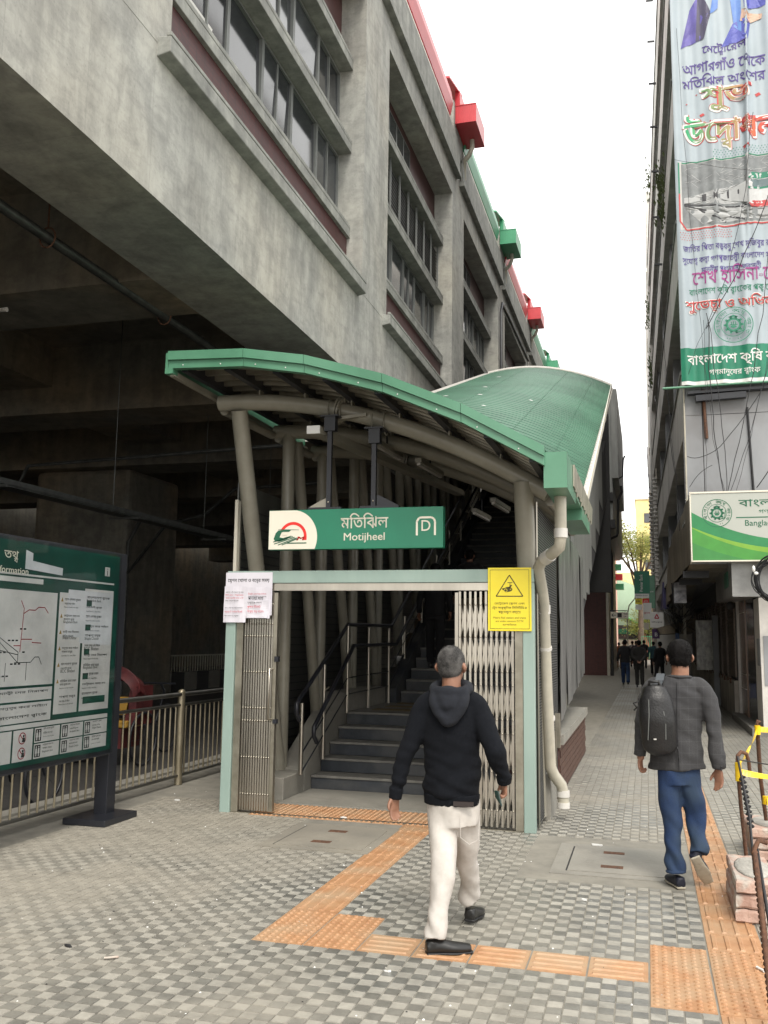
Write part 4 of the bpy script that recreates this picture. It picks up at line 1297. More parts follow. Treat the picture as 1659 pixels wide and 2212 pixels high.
for q in range(110):
    z = .06 + q * .0258
    b.box(-.949, -.9465, 8.55, 10.3, z, z + .011)
b.build("slots", M_dark, pr, kind='stuff')
pf2 = thing("film_wrapped_panels", "tall perforated panels still in wrinkled shiny film hung on the lane side", "panel", (-.93, 10.3, 1))
edges = [(10.42 + .82 * k) for k in range(6)]
rr = random.Random(5)
for k in range(5):
    ya, yb = edges[k], edges[k + 1] - .02
    def topz(y): return 3.0 if y < 10.9 else 3.0 - (y - 10.9) * .03
    def botz(y): return .78 + (y - 10.4) * .10
    n, m_ = 10, 22
    v, f = [], []
    for j in range(m_ + 1):
        for i in range(n + 1):
            u, w = i / n, j / m_
            y = ya + (yb - ya) * u
            z = botz(y) + (topz(y) - botz(y)) * w
            x = -.925 + .012 * noise.noise((y * 3.1, z * .8, k * 3.3)) + .010 * noise.noise((y * 9, z * 1.6, k)) + (.02 * (u - .5) ** 2)
            v.append((x, y, z))
    for j in range(m_):
        for i in range(n):
            a = j * (n + 1) + i
            f.append((a, a + 1, a + n + 2, a + n + 1))
    b = MB(); b.add(v, f); b.sm = [True] * len(b.f)
    b.add([(p[0] - .01, p[1], p[2]) for p in v], [q[::-1] for q in f])
    b.build("panel", M_film, pf2)
# ---------------- brick plinths below
pl = thing("brick_plinth", "low brick plinth capped in concrete under the hung panels", "plinth", (-1.0, 10.2, 0))
b = MB(); b.box(-1.6, -.94, 10.25, 14.6, -.012, .56); b.build("core", M_maroonX, pl)
b = MB(); b.hexa([(-1.6, 10.2, .56), (-.88, 10.2, .56), (-.90, 14.7, .56), (-1.6, 14.7, .56), (-1.6, 10.2, .66), (-.88, 10.2, .66), (-.90, 14.7, .66), (-1.6, 14.7, .66)]); b.build("cap", M_cover, pl)
bm_ = MB(); bm_.box(0, .012, .004, .236, .003, .072); brm = bm_.mesh("brick", mat("plinth_brick", S(90, 64, 52), S(74, 52, 43), scale=9, rough=.8, bump=.3))
for j in range(7):
    for i in range(18):
        y = 10.27 + i * .24 - (.12 if j % 2 else 0)
        if y < 10.25 or y + .24 > 14.6: continue
        inst(brm, "brick", pl, (-.94, y, .02 + j * .077))
b = MB(); b.box(-1.05, -.90, 9.0, 9.6, -.01, .42); tag(b.build("concrete_block", M_cover, bevel=.01), "small concrete block at the foot of the white downpipe", "block")
b = MB(); b.box(-.93, -.90, 9.62, 9.66, .1, .75); b.box(-1.0, -.9, 10.0, 10.1, .55, .9)
tag(b.build("panel_bracket", M_steelD), "steel bracket under the lower corner of the film wrapped panels", "bracket")
# ============================================================ INFORMATION BOARD
ib = thing("information_board", "large framed metro information board with route map on dark steel posts", "information board", (-4.72, 7.0, 0))
BX = -4.705
b = MB(); b.box(-4.86, -4.73, 7.63, 7.77, .05, 2.41); b.build("post", M_black, ib, bevel=.004)
b = MB(); b.box(-4.86, -4.73, 5.2, 5.34, .12, 2.41); b.build("post", M_black, ib, bevel=.004)
b = MB(); b.box(-4.98, -4.56, 7.34, 7.88, 0.0, .055); b.build("base_plate", M_black, ib, bevel=.006)
b = MB(); b.box(-5.02, -4.60, 5.0, 5.5, 0.0, .12); b.build("base_plate", M_black, ib, bevel=.006)
b = MB(); b.box(-4.80, BX - .012, 5.34, 7.63, .58, 2.41); b.build("frame", M_black, ib, bevel=.006)
b = MB(); b.box(BX - .011, BX - .002, 5.38, 7.60, .63, 2.37); b.build("panel", mat("board_green", S(14, 66, 56), S(10, 56, 48), scale=2, rough=.3), ib)
UY = (0, 1, 0)       # board faces +X : ux(=+Y) x uz(=Z) = +X
o = (BX - .001, 5.38, .63)
M_bp = mat("board_print_white", (.50, .49, .48), (.38, .375, .37), scale=1.8, rough=.35)
b = MB()
def rect(x0, x1, z0, z1): flat_into(b, [(x0, z0), (x1, z0), (x1, z1), (x0, z1)], o, UY, ZU, .001, 0)
rect(.02, 1.30, .62, 1.36); rect(.02, 1.30, .50, .60); rect(.02, 1.30, .335, .485)
rect(1.33, 1.66, .37, 1.37); rect(1.69, 2.14, .37, 1.42); rect(.02, 2.14, .29, .325)
for i, (xa, xb) in enumerate(((.85, 1.09), (1.11, 1.44), (1.46, 1.77), (1.79, 2.14))):
    if i == 0: rect(xa, xb, .04, .28)
    else: rect(xa, xb, .165, .28); rect(xa, xb, .04, .155)
rect(.02, 2.14, 1.475, 1.49); rect(.55, 1.10, 1.42, 1.46)
rect(1.98, 2.06, 1.55, 1.63)
rect(.02, .83, .04, .28)
b.build("print_fields", M_bp, ib)
b = MB(); flat_into(b, [(.86, 1.68), (.95, 1.66), (.95, 1.60), (1.35, 1.57), (1.35, 1.51), (.86, 1.53)], (o[0], o[1], o[2]), UY, ZU, .0014, 0); 
flat_into(b, [(1.42, 1.0), (1.64, 1.0), (1.64, 1.40), (1.45, 1.40)], o, UY, ZU, .0016, 0); flat_into(b, [(1.64, .95), (2.12, .93), (2.13, 1.40), (1.64, 1.40)], o, UY, ZU, .0016, 0)
b.build("taped_sheet", mat("taped_sheet_white", (.56, .57, .6), (.45, .46, .48), scale=2.5, rough=.25), ib)
b = MB()
text_into(b, "তথ্য", (BX, 5.98, 2.20), UY, ZU, w=.17, h=.09, bold=.01, lift=.002)
text_into(b, "Information", (BX, 5.88, 2.115), UY, ZU, w=.40, h=.050, bold=.005, lift=.002)
b.build("lettering", M_cream, ib)
b = MB()
text_into(b, "i", (BX + .001, 7.40, 2.185), UY, ZU, h=.065, anchor='c', bold=.01, lift=.002)
rr = random.Random(11)
W = ["স্টেশন এলাকায় ধূমপান", "মেট্রোরেল সময় মত", "যাত্রী দের নিরাপদ", "অনুগ্রহ করে লাইনে", "বাংলাদেশ ব্যাংক", "মতিঝিল থানা ভবন", "শাপলা চত্বর", "সোনালী ব্যাংক", "জনতা ব্যাংক ভবন", "সেবা কেন্দ্র এই দিকে"]
E_ = ["Please be careful at the station", "Bangladesh Bank", "Shapla Chattar", "Sonali Bank PLC Head Office", "BCIC Bhaban", "Bangladesh Krishi Bank, Head Office", "Please keep to the left side"]
for k in range(7):        # warning column
    z = 1.30 - k * .135
    text_into(b, W[k % 10], (BX, 5.38 + 1.40, .63 + z), UY, ZU, w=.23, h=.026, bold=.006, lift=.002)
    text_into(b, W[(k + 3) % 10], (BX, 5.38 + 1.40, .63 + z - .032), UY, ZU, w=.15, h=.024, bold=.006, lift=.002)
    text_into(b, E_[k % 7], (BX, 5.38 + 1.40, .63 + z - .055), UY, ZU, w=.2, lift=.002)
for k in range(11):
    z = 1.33 - k * .083
    text_into(b, W[(k * 3 + 4) % 10], (BX, 5.38 + 1.72, .63 + z), UY, ZU, w=.24 + .12 * (k % 3 == 0), h=.028, bold=.008, lift=.002)
    text_into(b, E_[(k * 2 + 1) % 7], (BX, 5.38 + 1.72, .63 + z - .028), UY, ZU, w=.22, lift=.002)
for k in range(3): text_into(b, W[(k + 2) % 10], (BX, 5.38 + .65, .63 + .555 - k * .075 - (.04 if k else 0)), UY, ZU, w=.6, h=.03, bold=.006, lift=.002)
for i, xa in enumerate((1.20, 1.56, 1.89)):
    for j, z in enumerate((.255, .13)):
        text_into(b, W[(i * 2 + j) % 10], (BX, 5.38 + xa + .02, .63 + z), UY, ZU, w=.14, h=.02, bold=.005, lift=.002)
        text_into(b, W[(i * 2 + j + 5) % 10], (BX, 5.38 + xa + .02, .63 + z - .03), UY, ZU, w=.12, h=.02, bold=.005, lift=.002)
        text_into(b, E_[(i + j) % 7], (BX, 5.38 + xa + .02, .63 + z - .055), UY, ZU, w=.14, lift=.002)
# dark pictogram squares
for i, xa in enumerate((1.12, 1.475, 1.80)):
    for z in (.175, .05): flat_into(b, [(xa, z), (xa + .075, z), (xa + .075, z + .095), (xa, z + .095)], o, UY, ZU, .002, 0)
for k in range(5):
    z = 1.30 - .165 * k
# map branches
for p, q in (((.7, .66), (.7, .80)), ((.95, .80), (.95, .66)), ((.8, .80), (1.0, .80)), ((1.0, .80), (1.05, .84)), ((1.05, .84), (1.1, .84)), ((1.1, .84), (1.14, .78)), ((.84, .8), (.84, .88)), ((.84, .88), (.6, 1.0)), ((.6, .97), (.84, .80)), ((.6, .9), (.84, .86))):
    line_into(b, p, q, .006, o, UY, ZU, .002, 0)
for k in range(14): line_into(b, (.62 + .045 * (k % 7), .70 + .09 * (k // 3)), (.65 + .045 * (k % 7), .70 + .09 * (k // 3)), .012, o, UY, ZU, .002, 0)
b.build("lettering", mat("board_ink", (.035, .04, .04), rough=.4), ib)
b = MB()
for p, q in (((.86, .88), (.88, 1.22)), ((.88, 1.18), (.94, 1.21)), ((.94, 1.21), (1.02, 1.21)), ((1.02, 1.21), (1.06, 1.235)), ((1.06, 1.235), (1.14, 1.235)), ((1.14, 1.235), (1.19, 1.19)), ((.88, 1.22), (.84, 1.28)), ((.87, .98), (1.0, .98)), ((.86, .93), (.78, .93)), ((1.0, .955), (1.12, .95))):
    line_into(b, p, q, .007, o, UY, ZU, .0022, 0)
for cz in (.215, .10):
    ring_into(b, o, UY, ZU, .038, .046, .0022, 0, 20, cx=.96, cy=cz); line_into(b, (.93, cz + .03), (.99, cz - .03), .008, o, UY, ZU, .0024, 0)
b.build("red_marks", mat("board_red", S(150, 40, 55), rough=.4), ib)
b = MB()
for cz in (.215, .10):
    flat_into(b, disc(10, .011, .975, cz + .017), o, UY, ZU, .003, 0); flat_into(b, [(.955, cz - .03), (.995, cz - .03), (.99, cz + .005), (.965, cz + .005)], o, UY, ZU, .003, 0)
for k in range(6): flat_into(b, [(1.35, 1.295 - k * .135), (1.385, 1.295 - k * .135), (1.3675, 1.33 - k * .135)], o, UY, ZU, .002, 1)
for k in range(4): flat_into(b, [(1.72, 1.27 - k * .21), (1.80, 1.27 - k * .21), (1.80, 1.32 - k * .21), (1.72, 1.32 - k * .21)], o, UY, ZU, .0024, 2)
flat_into(b, [(1.74, .43), (2.08, .43), (2.08, .49), (1.74, .49)], o, UY, ZU, .0024, 2)
b.build("pictogram", [mat("board_ink", (.03, .03, .03)), mat("board_amber", S(150, 120, 60), rough=.4), mat("board_label_green", S(20, 70, 58), rough=.4)], ib)
b = MB()
for i, xa in enumerate((1.12, 1.475, 1.80)):
    for z in (.175, .05):
        for dx_ in (.02, .052):
            flat_into(b, disc(8, .007, xa + dx_, z + .08), o, UY, ZU, .0035, 0)
            flat_into(b, [(xa + dx_ - .012, z + .03), (xa + dx_ + .012, z + .03), (xa + dx_ + .009, z + .07), (xa + dx_ - .009, z + .07)], o, UY, ZU, .0035, 0)
            flat_into(b, [(xa + dx_ - .006, z + .008), (xa + dx_ + .006, z + .008), (xa + dx_ + .006, z + .03), (xa + dx_ - .006, z + .03)], o, UY, ZU, .0035, 0)
b.build("pictogram_figures", M_bp, ib)
m_cg = mat("cover_glass", (.8, .85, .85), rough=.06)
bs = m_cg.node_tree.nodes["Principled BSDF"]; bs.inputs["Transmission Weight"].default_value = 1; bs.inputs["IOR"].default_value = 1.18; bs.inputs["Roughness"].default_value = .03
b = MB(); b.quad((BX + .012, 5.36, .60), (BX + .012, 7.62, .60), (BX + .012, 7.62, 2.39), (BX + .012, 5.36, 2.39)); b.build("cover_glass", m_cg, ib)
# ============================================================ STEEL FENCE
M_fence = mat("weathered_fence_steel", (0.42, 0.37, 0.27), (0.30, 0.26, 0.18), scale=5, rough=.35, metal=.75, rough2=.5)
M_fenceR = mat("fence_rail_steel", (0.20, 0.195, 0.18), (0.14, 0.135, 0.12), scale=5, rough=.35, metal=.8)
spans = [(2.8, 6.25), (6.25, 9.69), (9.69, 12.4), (12.4, 15.1)]
fm = MB(); fm.tube([(0, 0, .10), (0, 0, .88)], .0105, 8); fbar = fm.mesh("bar", M_fence)
pm = MB(); pm.tube([(0, 0, 0), (0, 0, 1.02)], .042, 14); pm.ell((0, 0, 1.02), (.042, .042, .035), 14, 8); fpost = pm.mesh("post", M_fence)
fn = thing("steel_fence", "weathered stainless footpath railing with round posts and thin upright bars", "fence", (-5.25, 7, 0))
FXX = -5.18
def fx(y): return -5.3 + (y - 4) * .012 + .12
for (a, c) in spans:
    inst(fpost, "post", fn, (fx(c), c, 0))
    b = MB(); b.tube([(fx(a), a, .995), (fx(c), c, .995)], .026, 12); b.build("top_rail", M_fenceR, fn)
    b = MB(); b.tube([(fx(a), a, .88), (fx(c), c, .88)], .018, 10); b.build("mid_rail", M_fenceR, fn)
    b = MB(); b.tube([(fx(a), a, .10), (fx(c), c, .10)], .018, 10); b.build("bottom_rail", M_fenceR, fn)
    n = int((c - a) / .115)
    for k in range(1, n):
        y = a + (c - a) * k / n
        inst(fbar, "bar", fn, (fx(y), y, 0))
# far side: railing, striped kerb, lit poster glimpsed through the dark
ff = thing("far_railing", "dim railing across the road under the station", "fence", (-15, 26, 0))
b = MB(); b.bar((-15.3, 26.5, 1.0), (-15.2, 44, 1.0), .05, .05); b.bar((-15.3, 26.5, .3), (-15.2, 44, .3), .05, .05); b.build("rail", M_pvc, ff)
b = MB()
for k in range(90): b.box(-15.28, -15.25, 26.6 + .19 * k, 26.63 + .19 * k, .3, 1.0)
b.build("bars", M_pvc, ff)
kb = thing("striped_median", "black and white striped median kerb in the dark under the station", "kerb", (-15, 30, -.15))
for k in range(16):
    b = MB(); b.box(-15.6, -14.95, 24.0 + .9 * k, 24.88 + .9 * k, -.15, .45); b.build("stripe", M_cover if k % 2 else M_ink, kb)
pb = thing("far_poster_board", "blue poster hanging in the gap left of the notice board", "poster", (-12.6, 34, 1.8))
b = MB(); b.box(-12.75, -12.15, 34, 34.05, 1.9, 3.2); b.build("sheet", mat("poster_blue", S(70, 150, 180), rough=.5), pb)
b = MB(); b.box(-12.75, -12.1, 33.97, 34.0, 3.22, 3.5); b.build("header", M_green, pb)
b = MB(); b.box(-12.75, -12.15, 33.97, 34.0, 1.0, 1.8); b.build("lower_sheet", M_cover, pb)
b = MB(); text_into(b, "Jamuna", (-12.65, 33.99, 2.5), XR, ZU, w=.4); text_into(b, "Bank", (-12.65, 33.99, 2.2), XR, ZU, w=.3); flat_into(b, disc(14, .12, .3, 1.0), (-12.75, 33.99, 1.9), XR, ZU, .003, 0); b.build("lettering", M_white, pb)
# ============================================================ RICKSHAW behind the railing
rk = thing("cycle_rickshaw", "cycle rickshaw with red folding hood and yellow seat passing behind the railing", "rickshaw", (-7.3, 11.8, -.15))
M_hood = mat("red_hood_cloth", (0.12, 0.018, 0.018), (0.06, 0.010, 0.012), scale=5, rough=.6)
M_seat = mat("yellow_seat_vinyl", (0.42, 0.24, 0.04), rough=.4)
b = MB()      # hood: ribs of a folded canopy, open to the camera side
n = 10
v, f = [], []
for j, (dy, zz, rad) in enumerate(((-.1, .0, .46), (.0, .10, .50), (.12, .05, .50), (.25, .02, .47), (.42, -.08, .42))):
    for i in range(n + 1):
        a = PI * i / n
        v.append((-7.32 + rad * math.cos(a), 11.7 + dy, .80 + zz + rad * 1.15 * math.sin(a) * .62 - .02))
for j in range(4):
    for i in range(n):
        q = j * (n + 1) + i
        f.append((q, q + 1, q + n + 2, q + n + 1))
b.add(v, f); b.sm = [True] * len(f)
b.add([(x * 1.0, y + .01, z + .012) for x, y, z in v], [q[::-1] for q in f])
b.hexa([(-7.80, 11.66, .42), (-7.62, 11.66, .42), (-7.62, 12.1, .42), (-7.80, 12.1, .42), (-7.80, 11.66, .95), (-7.70, 11.66, .95), (-7.70, 12.1, .95), (-7.80, 12.1, .95)])
b.hexa([(-7.02, 11.66, .42), (-6.84, 11.66, .42), (-6.84, 12.1, .42), (-7.02, 12.1, .42), (-6.94, 11.66, .95), (-6.84, 11.66, .95), (-6.84, 12.1, .95), (-6.94, 12.1, .95)])
b.build("hood", M_hood, rk)
b = MB(); b.box(-7.70, -6.94, 11.66, 11.74, .55, .80); b.box(-7.70, -6.94, 11.6, 12.0, .38, .48); b.build("seat", M_seat, rk, bevel=.02)
b = MB(); b.box(-7.62, -7.02, 11.60, 12.1, .10, .37); b.build("body_box", M_hood, rk)
for x in (-7.82, -6.82):
    b = MB(); b.tube([(x, 11.85 + .36 * math.cos(t), .22 + .36 * math.sin(t)) for t in [k * PI / 12 for k in range(25)]], .02, 8, cap=False)
    for k in range(10): b.tube([(x, 11.85, .22), (x, 11.85 + .35 * math.cos(k * PI / 5), .22 + .35 * math.sin(k * PI / 5))], .003, 4)
    b.build("wheel", M_black, rk)
b = MB(); b.tube([(-7.32, 11.7, .2), (-7.32, 13.1, .35)], .025, 8); b.tube([(-7.32, 13.1, .35), (-7.32, 13.3, .8), (-7.32, 13.2, .9)], .02, 8); b.tube([(-7.6, 13.15, .92), (-7.05, 13.15, .92)], .015, 8)
b.build("frame", M_black, rk)
b = MB(); b.tube([(-7.32, 13.4 + .36 * math.cos(t), .22 + .36 * math.sin(t)) for t in [k * PI / 12 for k in range(25)]], .02, 8, cap=False); b.build("wheel", M_black, rk)
b = MB(); b.box(-7.45, -7.2, 11.55, 11.6, .18, .3); b.build("tail_reflector", M_signred, rk)
rk2 = thing("parked_bicycle", "black bicycle wheel and frame behind the railing under the information board", "bicycle", (-6.2, 8.0, -.15))
for y in (7.6, 8.7):
    b = MB(); b.tube([(-6.15, y + .32 * math.cos(t), .19 + .32 * math.sin(t)) for t in [k * PI / 12 for k in range(25)]], .018, 8, cap=False)
    for k in range(10): b.tube([(-6.15, y, .19), (-6.15, y + .31 * math.cos(k * PI / 5), .19 + .31 * math.sin(k * PI / 5))], .003, 4)
    b.build("wheel", M_black, rk2)
b = MB(); b.tube([(-6.15, 7.6, .19), (-6.15, 8.0, .55), (-6.15, 8.5, .58), (-6.15, 8.7, .19)], .016, 8); b.tube([(-6.15, 8.0, .55), (-6.15, 8.15, .2), (-6.15, 8.5, .58)], .016, 8); b.tube([(-6.15, 8.5, .55), (-6.15, 8.45, .8)], .014, 8); b.tube([(-6.4, 8.42, .8), (-5.95, 8.42, .8)], .013, 8); b.build("frame", M_black, rk2)
b = MB(); b.hexa([(-6.22, 7.85, .62), (-6.08, 7.85, .62), (-6.12, 8.1, .62), (-6.18, 8.1, .62), (-6.22, 7.85, .67), (-6.08, 7.85, .67), (-6.12, 8.1, .67), (-6.18, 8.1, .67)]); b.build("saddle", M_black, rk2)
# ============================================================ RIGHT-HAND BUILDING
rb = thing("bank_building", "tall grey panelled bank office with stained balcony bands and dark recessed openings along the lane", "building", (2, 20, 0))
def fxr(y): return 1.07 - .0141 * y
RY0, RY1 = 19.2, 46.0
def slab(mb, y0, y1, z0, z1, out=0.0, depth=.35, mi=0):
    a, c = fxr(y0) - out, fxr(y1) - out
    mb.hexa([(a, y0, z0), (a + depth, y0, z0), (c + depth, y1, z0), (c, y1, z0), (a, y0, z1), (a + depth, y0, z1), (c + depth, y1, z1), (c, y1, z1)], mi)
b = MB(); b.hexa([(1.22, RY0 + .15, 3.2), (9, RY0 + .15, 3.2), (9, RY1, 3.2), (.95, RY1, 3.2), (1.22, RY0 + .15, 19.4), (9, RY0 + .15, 19.4), (9, RY1, 19.4), (.95, RY1, 19.4)]); b.build("core", M_openD, rb)
levels = [(3.5, 4.0), (5.75, 7.05), (9.15, 10.3), (12.4, 13.5), (15.6, 16.7), (18.5, 19.5)]
for k, (z0, z1) in enumerate(levels):
    for j in range(4):
        ya, yb = RY0 + .02 + j * 6.2, RY0 + .02 + (j + 1) * 6.2 - .02
        b = MB(); slab(b, ya, yb, z0, z1); b.build("balcony_band", M_span, rb, bevel=.01)
    b = MB(); slab(b, RY0, 44, z1 + .002, z1 + .07, out=.03, depth=.4); b.build("band_cap", M_ledge, rb)
    for j in range(1, 4):
        b = MB(); y = RY0 + j * 6.2; slab(b, y - .25, y + .25, z1 + .07, (levels[k + 1][0] if k < len(levels) - 1 else z1 + .1), out=-.14, depth=.3); b.build("mullion", M_wallR, rb)
b = MB(); slab(b, 44, 46.5, 0, 19.5, out=.02, depth=2); b.build("end_pier", M_span, rb)
# projecting metal arms
for k in range(7):
    z = 12.6 + 1.55 * k
    b = MB(); y = 27 + k * .2; x = fxr(y); b.bar((x, y, z), (x - .22, y, z + .02), .05, .05); b.build("bracket", M_black, rb)
# plants sprouting from the ledges
b = MB(); q_ = random.Random(4)
for (y, z, n_) in ((24, 13.5, 160), (40, 13.4, 120), (42, 16.7, 90), (36, 20.0, 60)):
    for _ in range(n_):
        x = fxr(y) - abs(q_.gauss(.04, .08)); yy = y + q_.gauss(0, .6); zz = z + q_.uniform(-.9, .35)
        s = q_.uniform(.03, .08)
        b.add([(x, yy, zz), (x - s, yy + q_.uniform(-s, s), zz + s), (x - s * .4, yy + s, zz - s)], [(0, 1, 2)])
M_leaf = mat("foliage", (.085, .11, .035), (.045, .06, .02), scale=4, rough=.7)
tag(b.build("ledge_weeds", M_leaf, kind='stuff'), "green weeds growing from ledges of the grey bank building", "weeds")
# front: panels with joints
bx0 = .80
for i, (x0, x1) in enumerate(((bx0, 1.18), (1.182, 2.6), (2.602, 4.2), (4.202, 6))):
    zz = [3.2, 4.49, 6.2, 7.9, 10.5, 13, 16, 19.5]
    for z0, z1 in zip(zz[:-1], zz[1:]):
        b = MB(); b.box(x0, x1 - .012, RY0, RY0 + .12, z0, z1 - .012); b.build("front_panel", M_wallR, rb)
b = MB(); b.box(bx0, 6, RY0 - .012, RY0, 4.475, 4.50); b.build("joint_strip", M_cream, rb)
b = MB(); b.tube([(bx0 + .03, RY0 - .03, 3.2), (bx0 + .03, RY0 - .03, 16)], .02, 6); b.build("conduit", M_pvc, rb)
b = MB(); b.tube([(2.02, RY0 - .04, 6.3), (2.12, RY0 - .04, 3.2)], .022, 8); b.build("conduit", M_cable, rb)
b = MB(); b.tube([(1.20, RY0 - .04, 6.7), (1.24, RY0 - .04, 5.7)], .035, 8); b.build("conduit", M_rust, rb)
# awning remains under the banner
b = MB(); b.bar((.9, RY0 - .1, 6.62), (5, RY0 - .1, 6.70), .2, .05); b.bar((1.05, RY0 - .12, 6.50), (2.0, RY0 - .1, 6.54), .15, .12); b.build("rolled_shade", M_black, rb)
# ground floor side: shutters, plinth
WX = 1.90
b = MB(); b.box(WX + .05, 9, 22.9, 44, -.02, 3.5); b.build("ground_wall", M_dark, rb)
for k in range(12):
    ya, yb = 22.6 + 1.7 * k, 22.6 + 1.7 * (k + 1) - .03
    b = MB(); b.box(WX - .03, WX + .08, ya, yb, -.01, .82 + .02 * (k % 2)); b.build("plinth_panel", M_plinthR, rb)
for k in range(10):
    ya, yb = 22.7 + 1.75 * k, 22.7 + 1.75 * (k + 1) - .12
    b = MB()
    n = 24
    for q in range(n):
        z0 = .90 + q * .078
        b.hexa([(WX + .0, ya, z0), (WX + .05, ya, z0), (WX + .05, yb, z0), (WX + .0, yb, z0), (WX + .025, ya, z0 + .074), (WX + .05, ya, z0 + .074), (WX + .05, yb, z0 + .074), (WX + .025, yb, z0 + .074)])
    b.build("shutter", M_shut, rb)
    b = MB(); b.box(WX - .03, WX + .05, yb, yb + .12, .84, 2.85); b.build("shutter_guide", M_shut, rb)
    b = MB(); b.box(WX - .06, WX - .02, ya + .6, ya + .66, .74, .86); b.box(WX - .06, WX - .02, yb - .3, yb - .25, .78, .86); b.build("hook", M_rust, rb)
b = MB(); b.box(WX - .2, WX + .05, 22.7, 40, 2.80, 3.2); b.build("shutter_box", M_dark, rb)
# door set with white frame
b = MB(); b.box(1.93, 2.03, 22.1, 22.22, .0, 2.75); b.build("door_frame", M_pvcW, rb)
b = MB(); b.box(1.98, 2.02, 20.9, 22.1, .14, 2.7); b.build("door", mat("varnished_door", (.15, .07, .03), (.1, .045, .02), scale=3, rough=.25, stretch=(1, 1, .2)), rb)
b = MB()
for z in (.7, 1.0, 2.3): b.box(1.965, 1.979, 20.92, 22.08, z, z + .012)
b.build("door_strip", M_steel, rb)
b = MB(); b.box(2.0, 2.06, 19.4, 20.9, .14, 2.7); b.build("glass_panel", M_glass, rb)
b = MB(); b.box(2.0, 2.3, 18.4, 19.3, 0, 2.5); b.build("pillar", M_pvcW, rb)
b = MB(); b.box(1.99, 2.0, 18.42, 18.9, 1.25, 1.75); b.box(2.05, 2.3, 18.385, 18.4, 0.9, 1.8); b.build("meter_box", M_wallR, rb)
b = MB(); b.box(2.301, 6, 18.9, 19.0, 0, 3.2)
b.build("front_wall", mat("mauve_stone", (.2, .17, .19), (.14, .12, .135), scale=3, rough=.6), rb)
b = MB(); b.box(1.78, 2.6, 18.2, 22.3, -.01, .14); b.build("door_step", M_tread, rb, bevel=.01)
# box canopy over the door
b = MB(); b.hexa([(1.55, 18.4, 2.52), (3.2, 18.4, 2.52), (3.2, 23, 2.60), (1.58, 23, 2.60), (1.55, 18.4, 3.25), (3.2, 18.4, 3.25), (3.2, 23, 3.25), (1.58, 23, 3.25)])
b.build("box_canopy", mat("brushed_panel", (.36, .36, .35), (.25, .25, .245), scale=4, rough=.35, metal=.4), rb)
b = MB(); b.box(1.54, 1.55, 19.2, 20.1, 2.75, 3.05); b.build("green_sticker", M_signgreen, rb)
b = MB(); b.ell((1.75, 21.3, 2.46), (.09, .09, .09), 12, 8); b.build("dome_camera", M_dark, rb)
# soffit / canopy with draped metal edge along the lane
b = MB(); b.hexa([(.84, 19.3, 3.14), (2.4, 19.3, 3.14), (2.4, 40, 3.35), (.65, 34, 3.0), (.84, 19.3, 3.2), (2.4, 19.3, 3.2), (2.4, 40, 3.45), (.65, 34, 3.1)]); b.build("soffit", M_concShade, rb)
dr = thing("awning_fascia", "sagging dirty sheet metal fascia running down the lane beside the bank sign", "awning", (.7, 24, 3))
def drape(ya, yb, xa, xb, z0a, z0b, z1a, z1b, nm, m_, amp=.04):
    n, m2 = 24, 8
    v, f = [], []
    for j in range(m2 + 1):
        for i in range(n + 1):
            u, w = i / n, j / m2
            y = ya + (yb - ya) * u
            x = xa + (xb - xa) * u + amp * noise.noise((y * 2.2, w * .8, 3)) + amp * .5 * math.sin(u * 19 + w)
            z = (z0a + (z0b - z0a) * u) * (1 - w) + (z1a + (z1b - z1a) * u) * w + amp * .5 * math.sin(u * 9)
            v.append((x, y, z))
    for j in range(m2):
        for i in range(n):
            q = j * (n + 1) + i; f.append((q, q + 1, q + n + 2, q + n + 1))
    b = MB(); b.add(v, f); b.sm = [True] * len(f); b.add([(p[0] + .012, p[1], p[2]) for p in v], [q[::-1] for q in f])
    return b.build(nm, m_, dr)
M_drape = mat("stained_tin", (.42, .37, .28), (.2, .17, .13), scale=2.2, rough=.32, metal=.35, stretch=(1, 1, .3), bump=.5, bscale=4)
drape(18.12, 23.6, .83, .62, 3.15, 3.05, 4.4, 4.15, "fascia_sheet", M_drape, .015)
drape(23.9, 33, .62, .66, 2.9, 2.85, 4.1, 3.95, "fascia_sheet", M_drape, .05)
b = MB(); b.hexa([(.55, 33, 2.8), (.75, 33, 2.8), (.7, 36, 2.85), (.5, 36, 2.85), (.55, 33, 3.7), (.75, 33, 3.7), (.72, 36, 3.4), (.6, 36, 3.4)]); b.build("fascia_end", mat("indigo_banner", S(70, 66, 110), S(48, 46, 84), scale=3, rough=.5), dr)
for y in (20, 22.5): 
    b = MB(); b.box(.74, 1.25, y, y + .04, 2.98, 3.12); b.build("strut", M_black, dr)
b = MB(); b.tube([(.62, 23.75, 3.1), (.64, 23.75, 2.6), (.8, 23.8, 2.45)], .02, 6); b.build("strut", M_black, dr)
b = MB(); b.box(.66, .95, 23.8, 24.3, 2.62, 3.12); tag(b.build("loose_metal_box", mat("crumpled_foil", (.4, .4, .42), (.15, .15, .17), scale=8, rough=.3, metal=.6, bump=.8)), "crumpled metal box hung below the sagging fascia", "box")

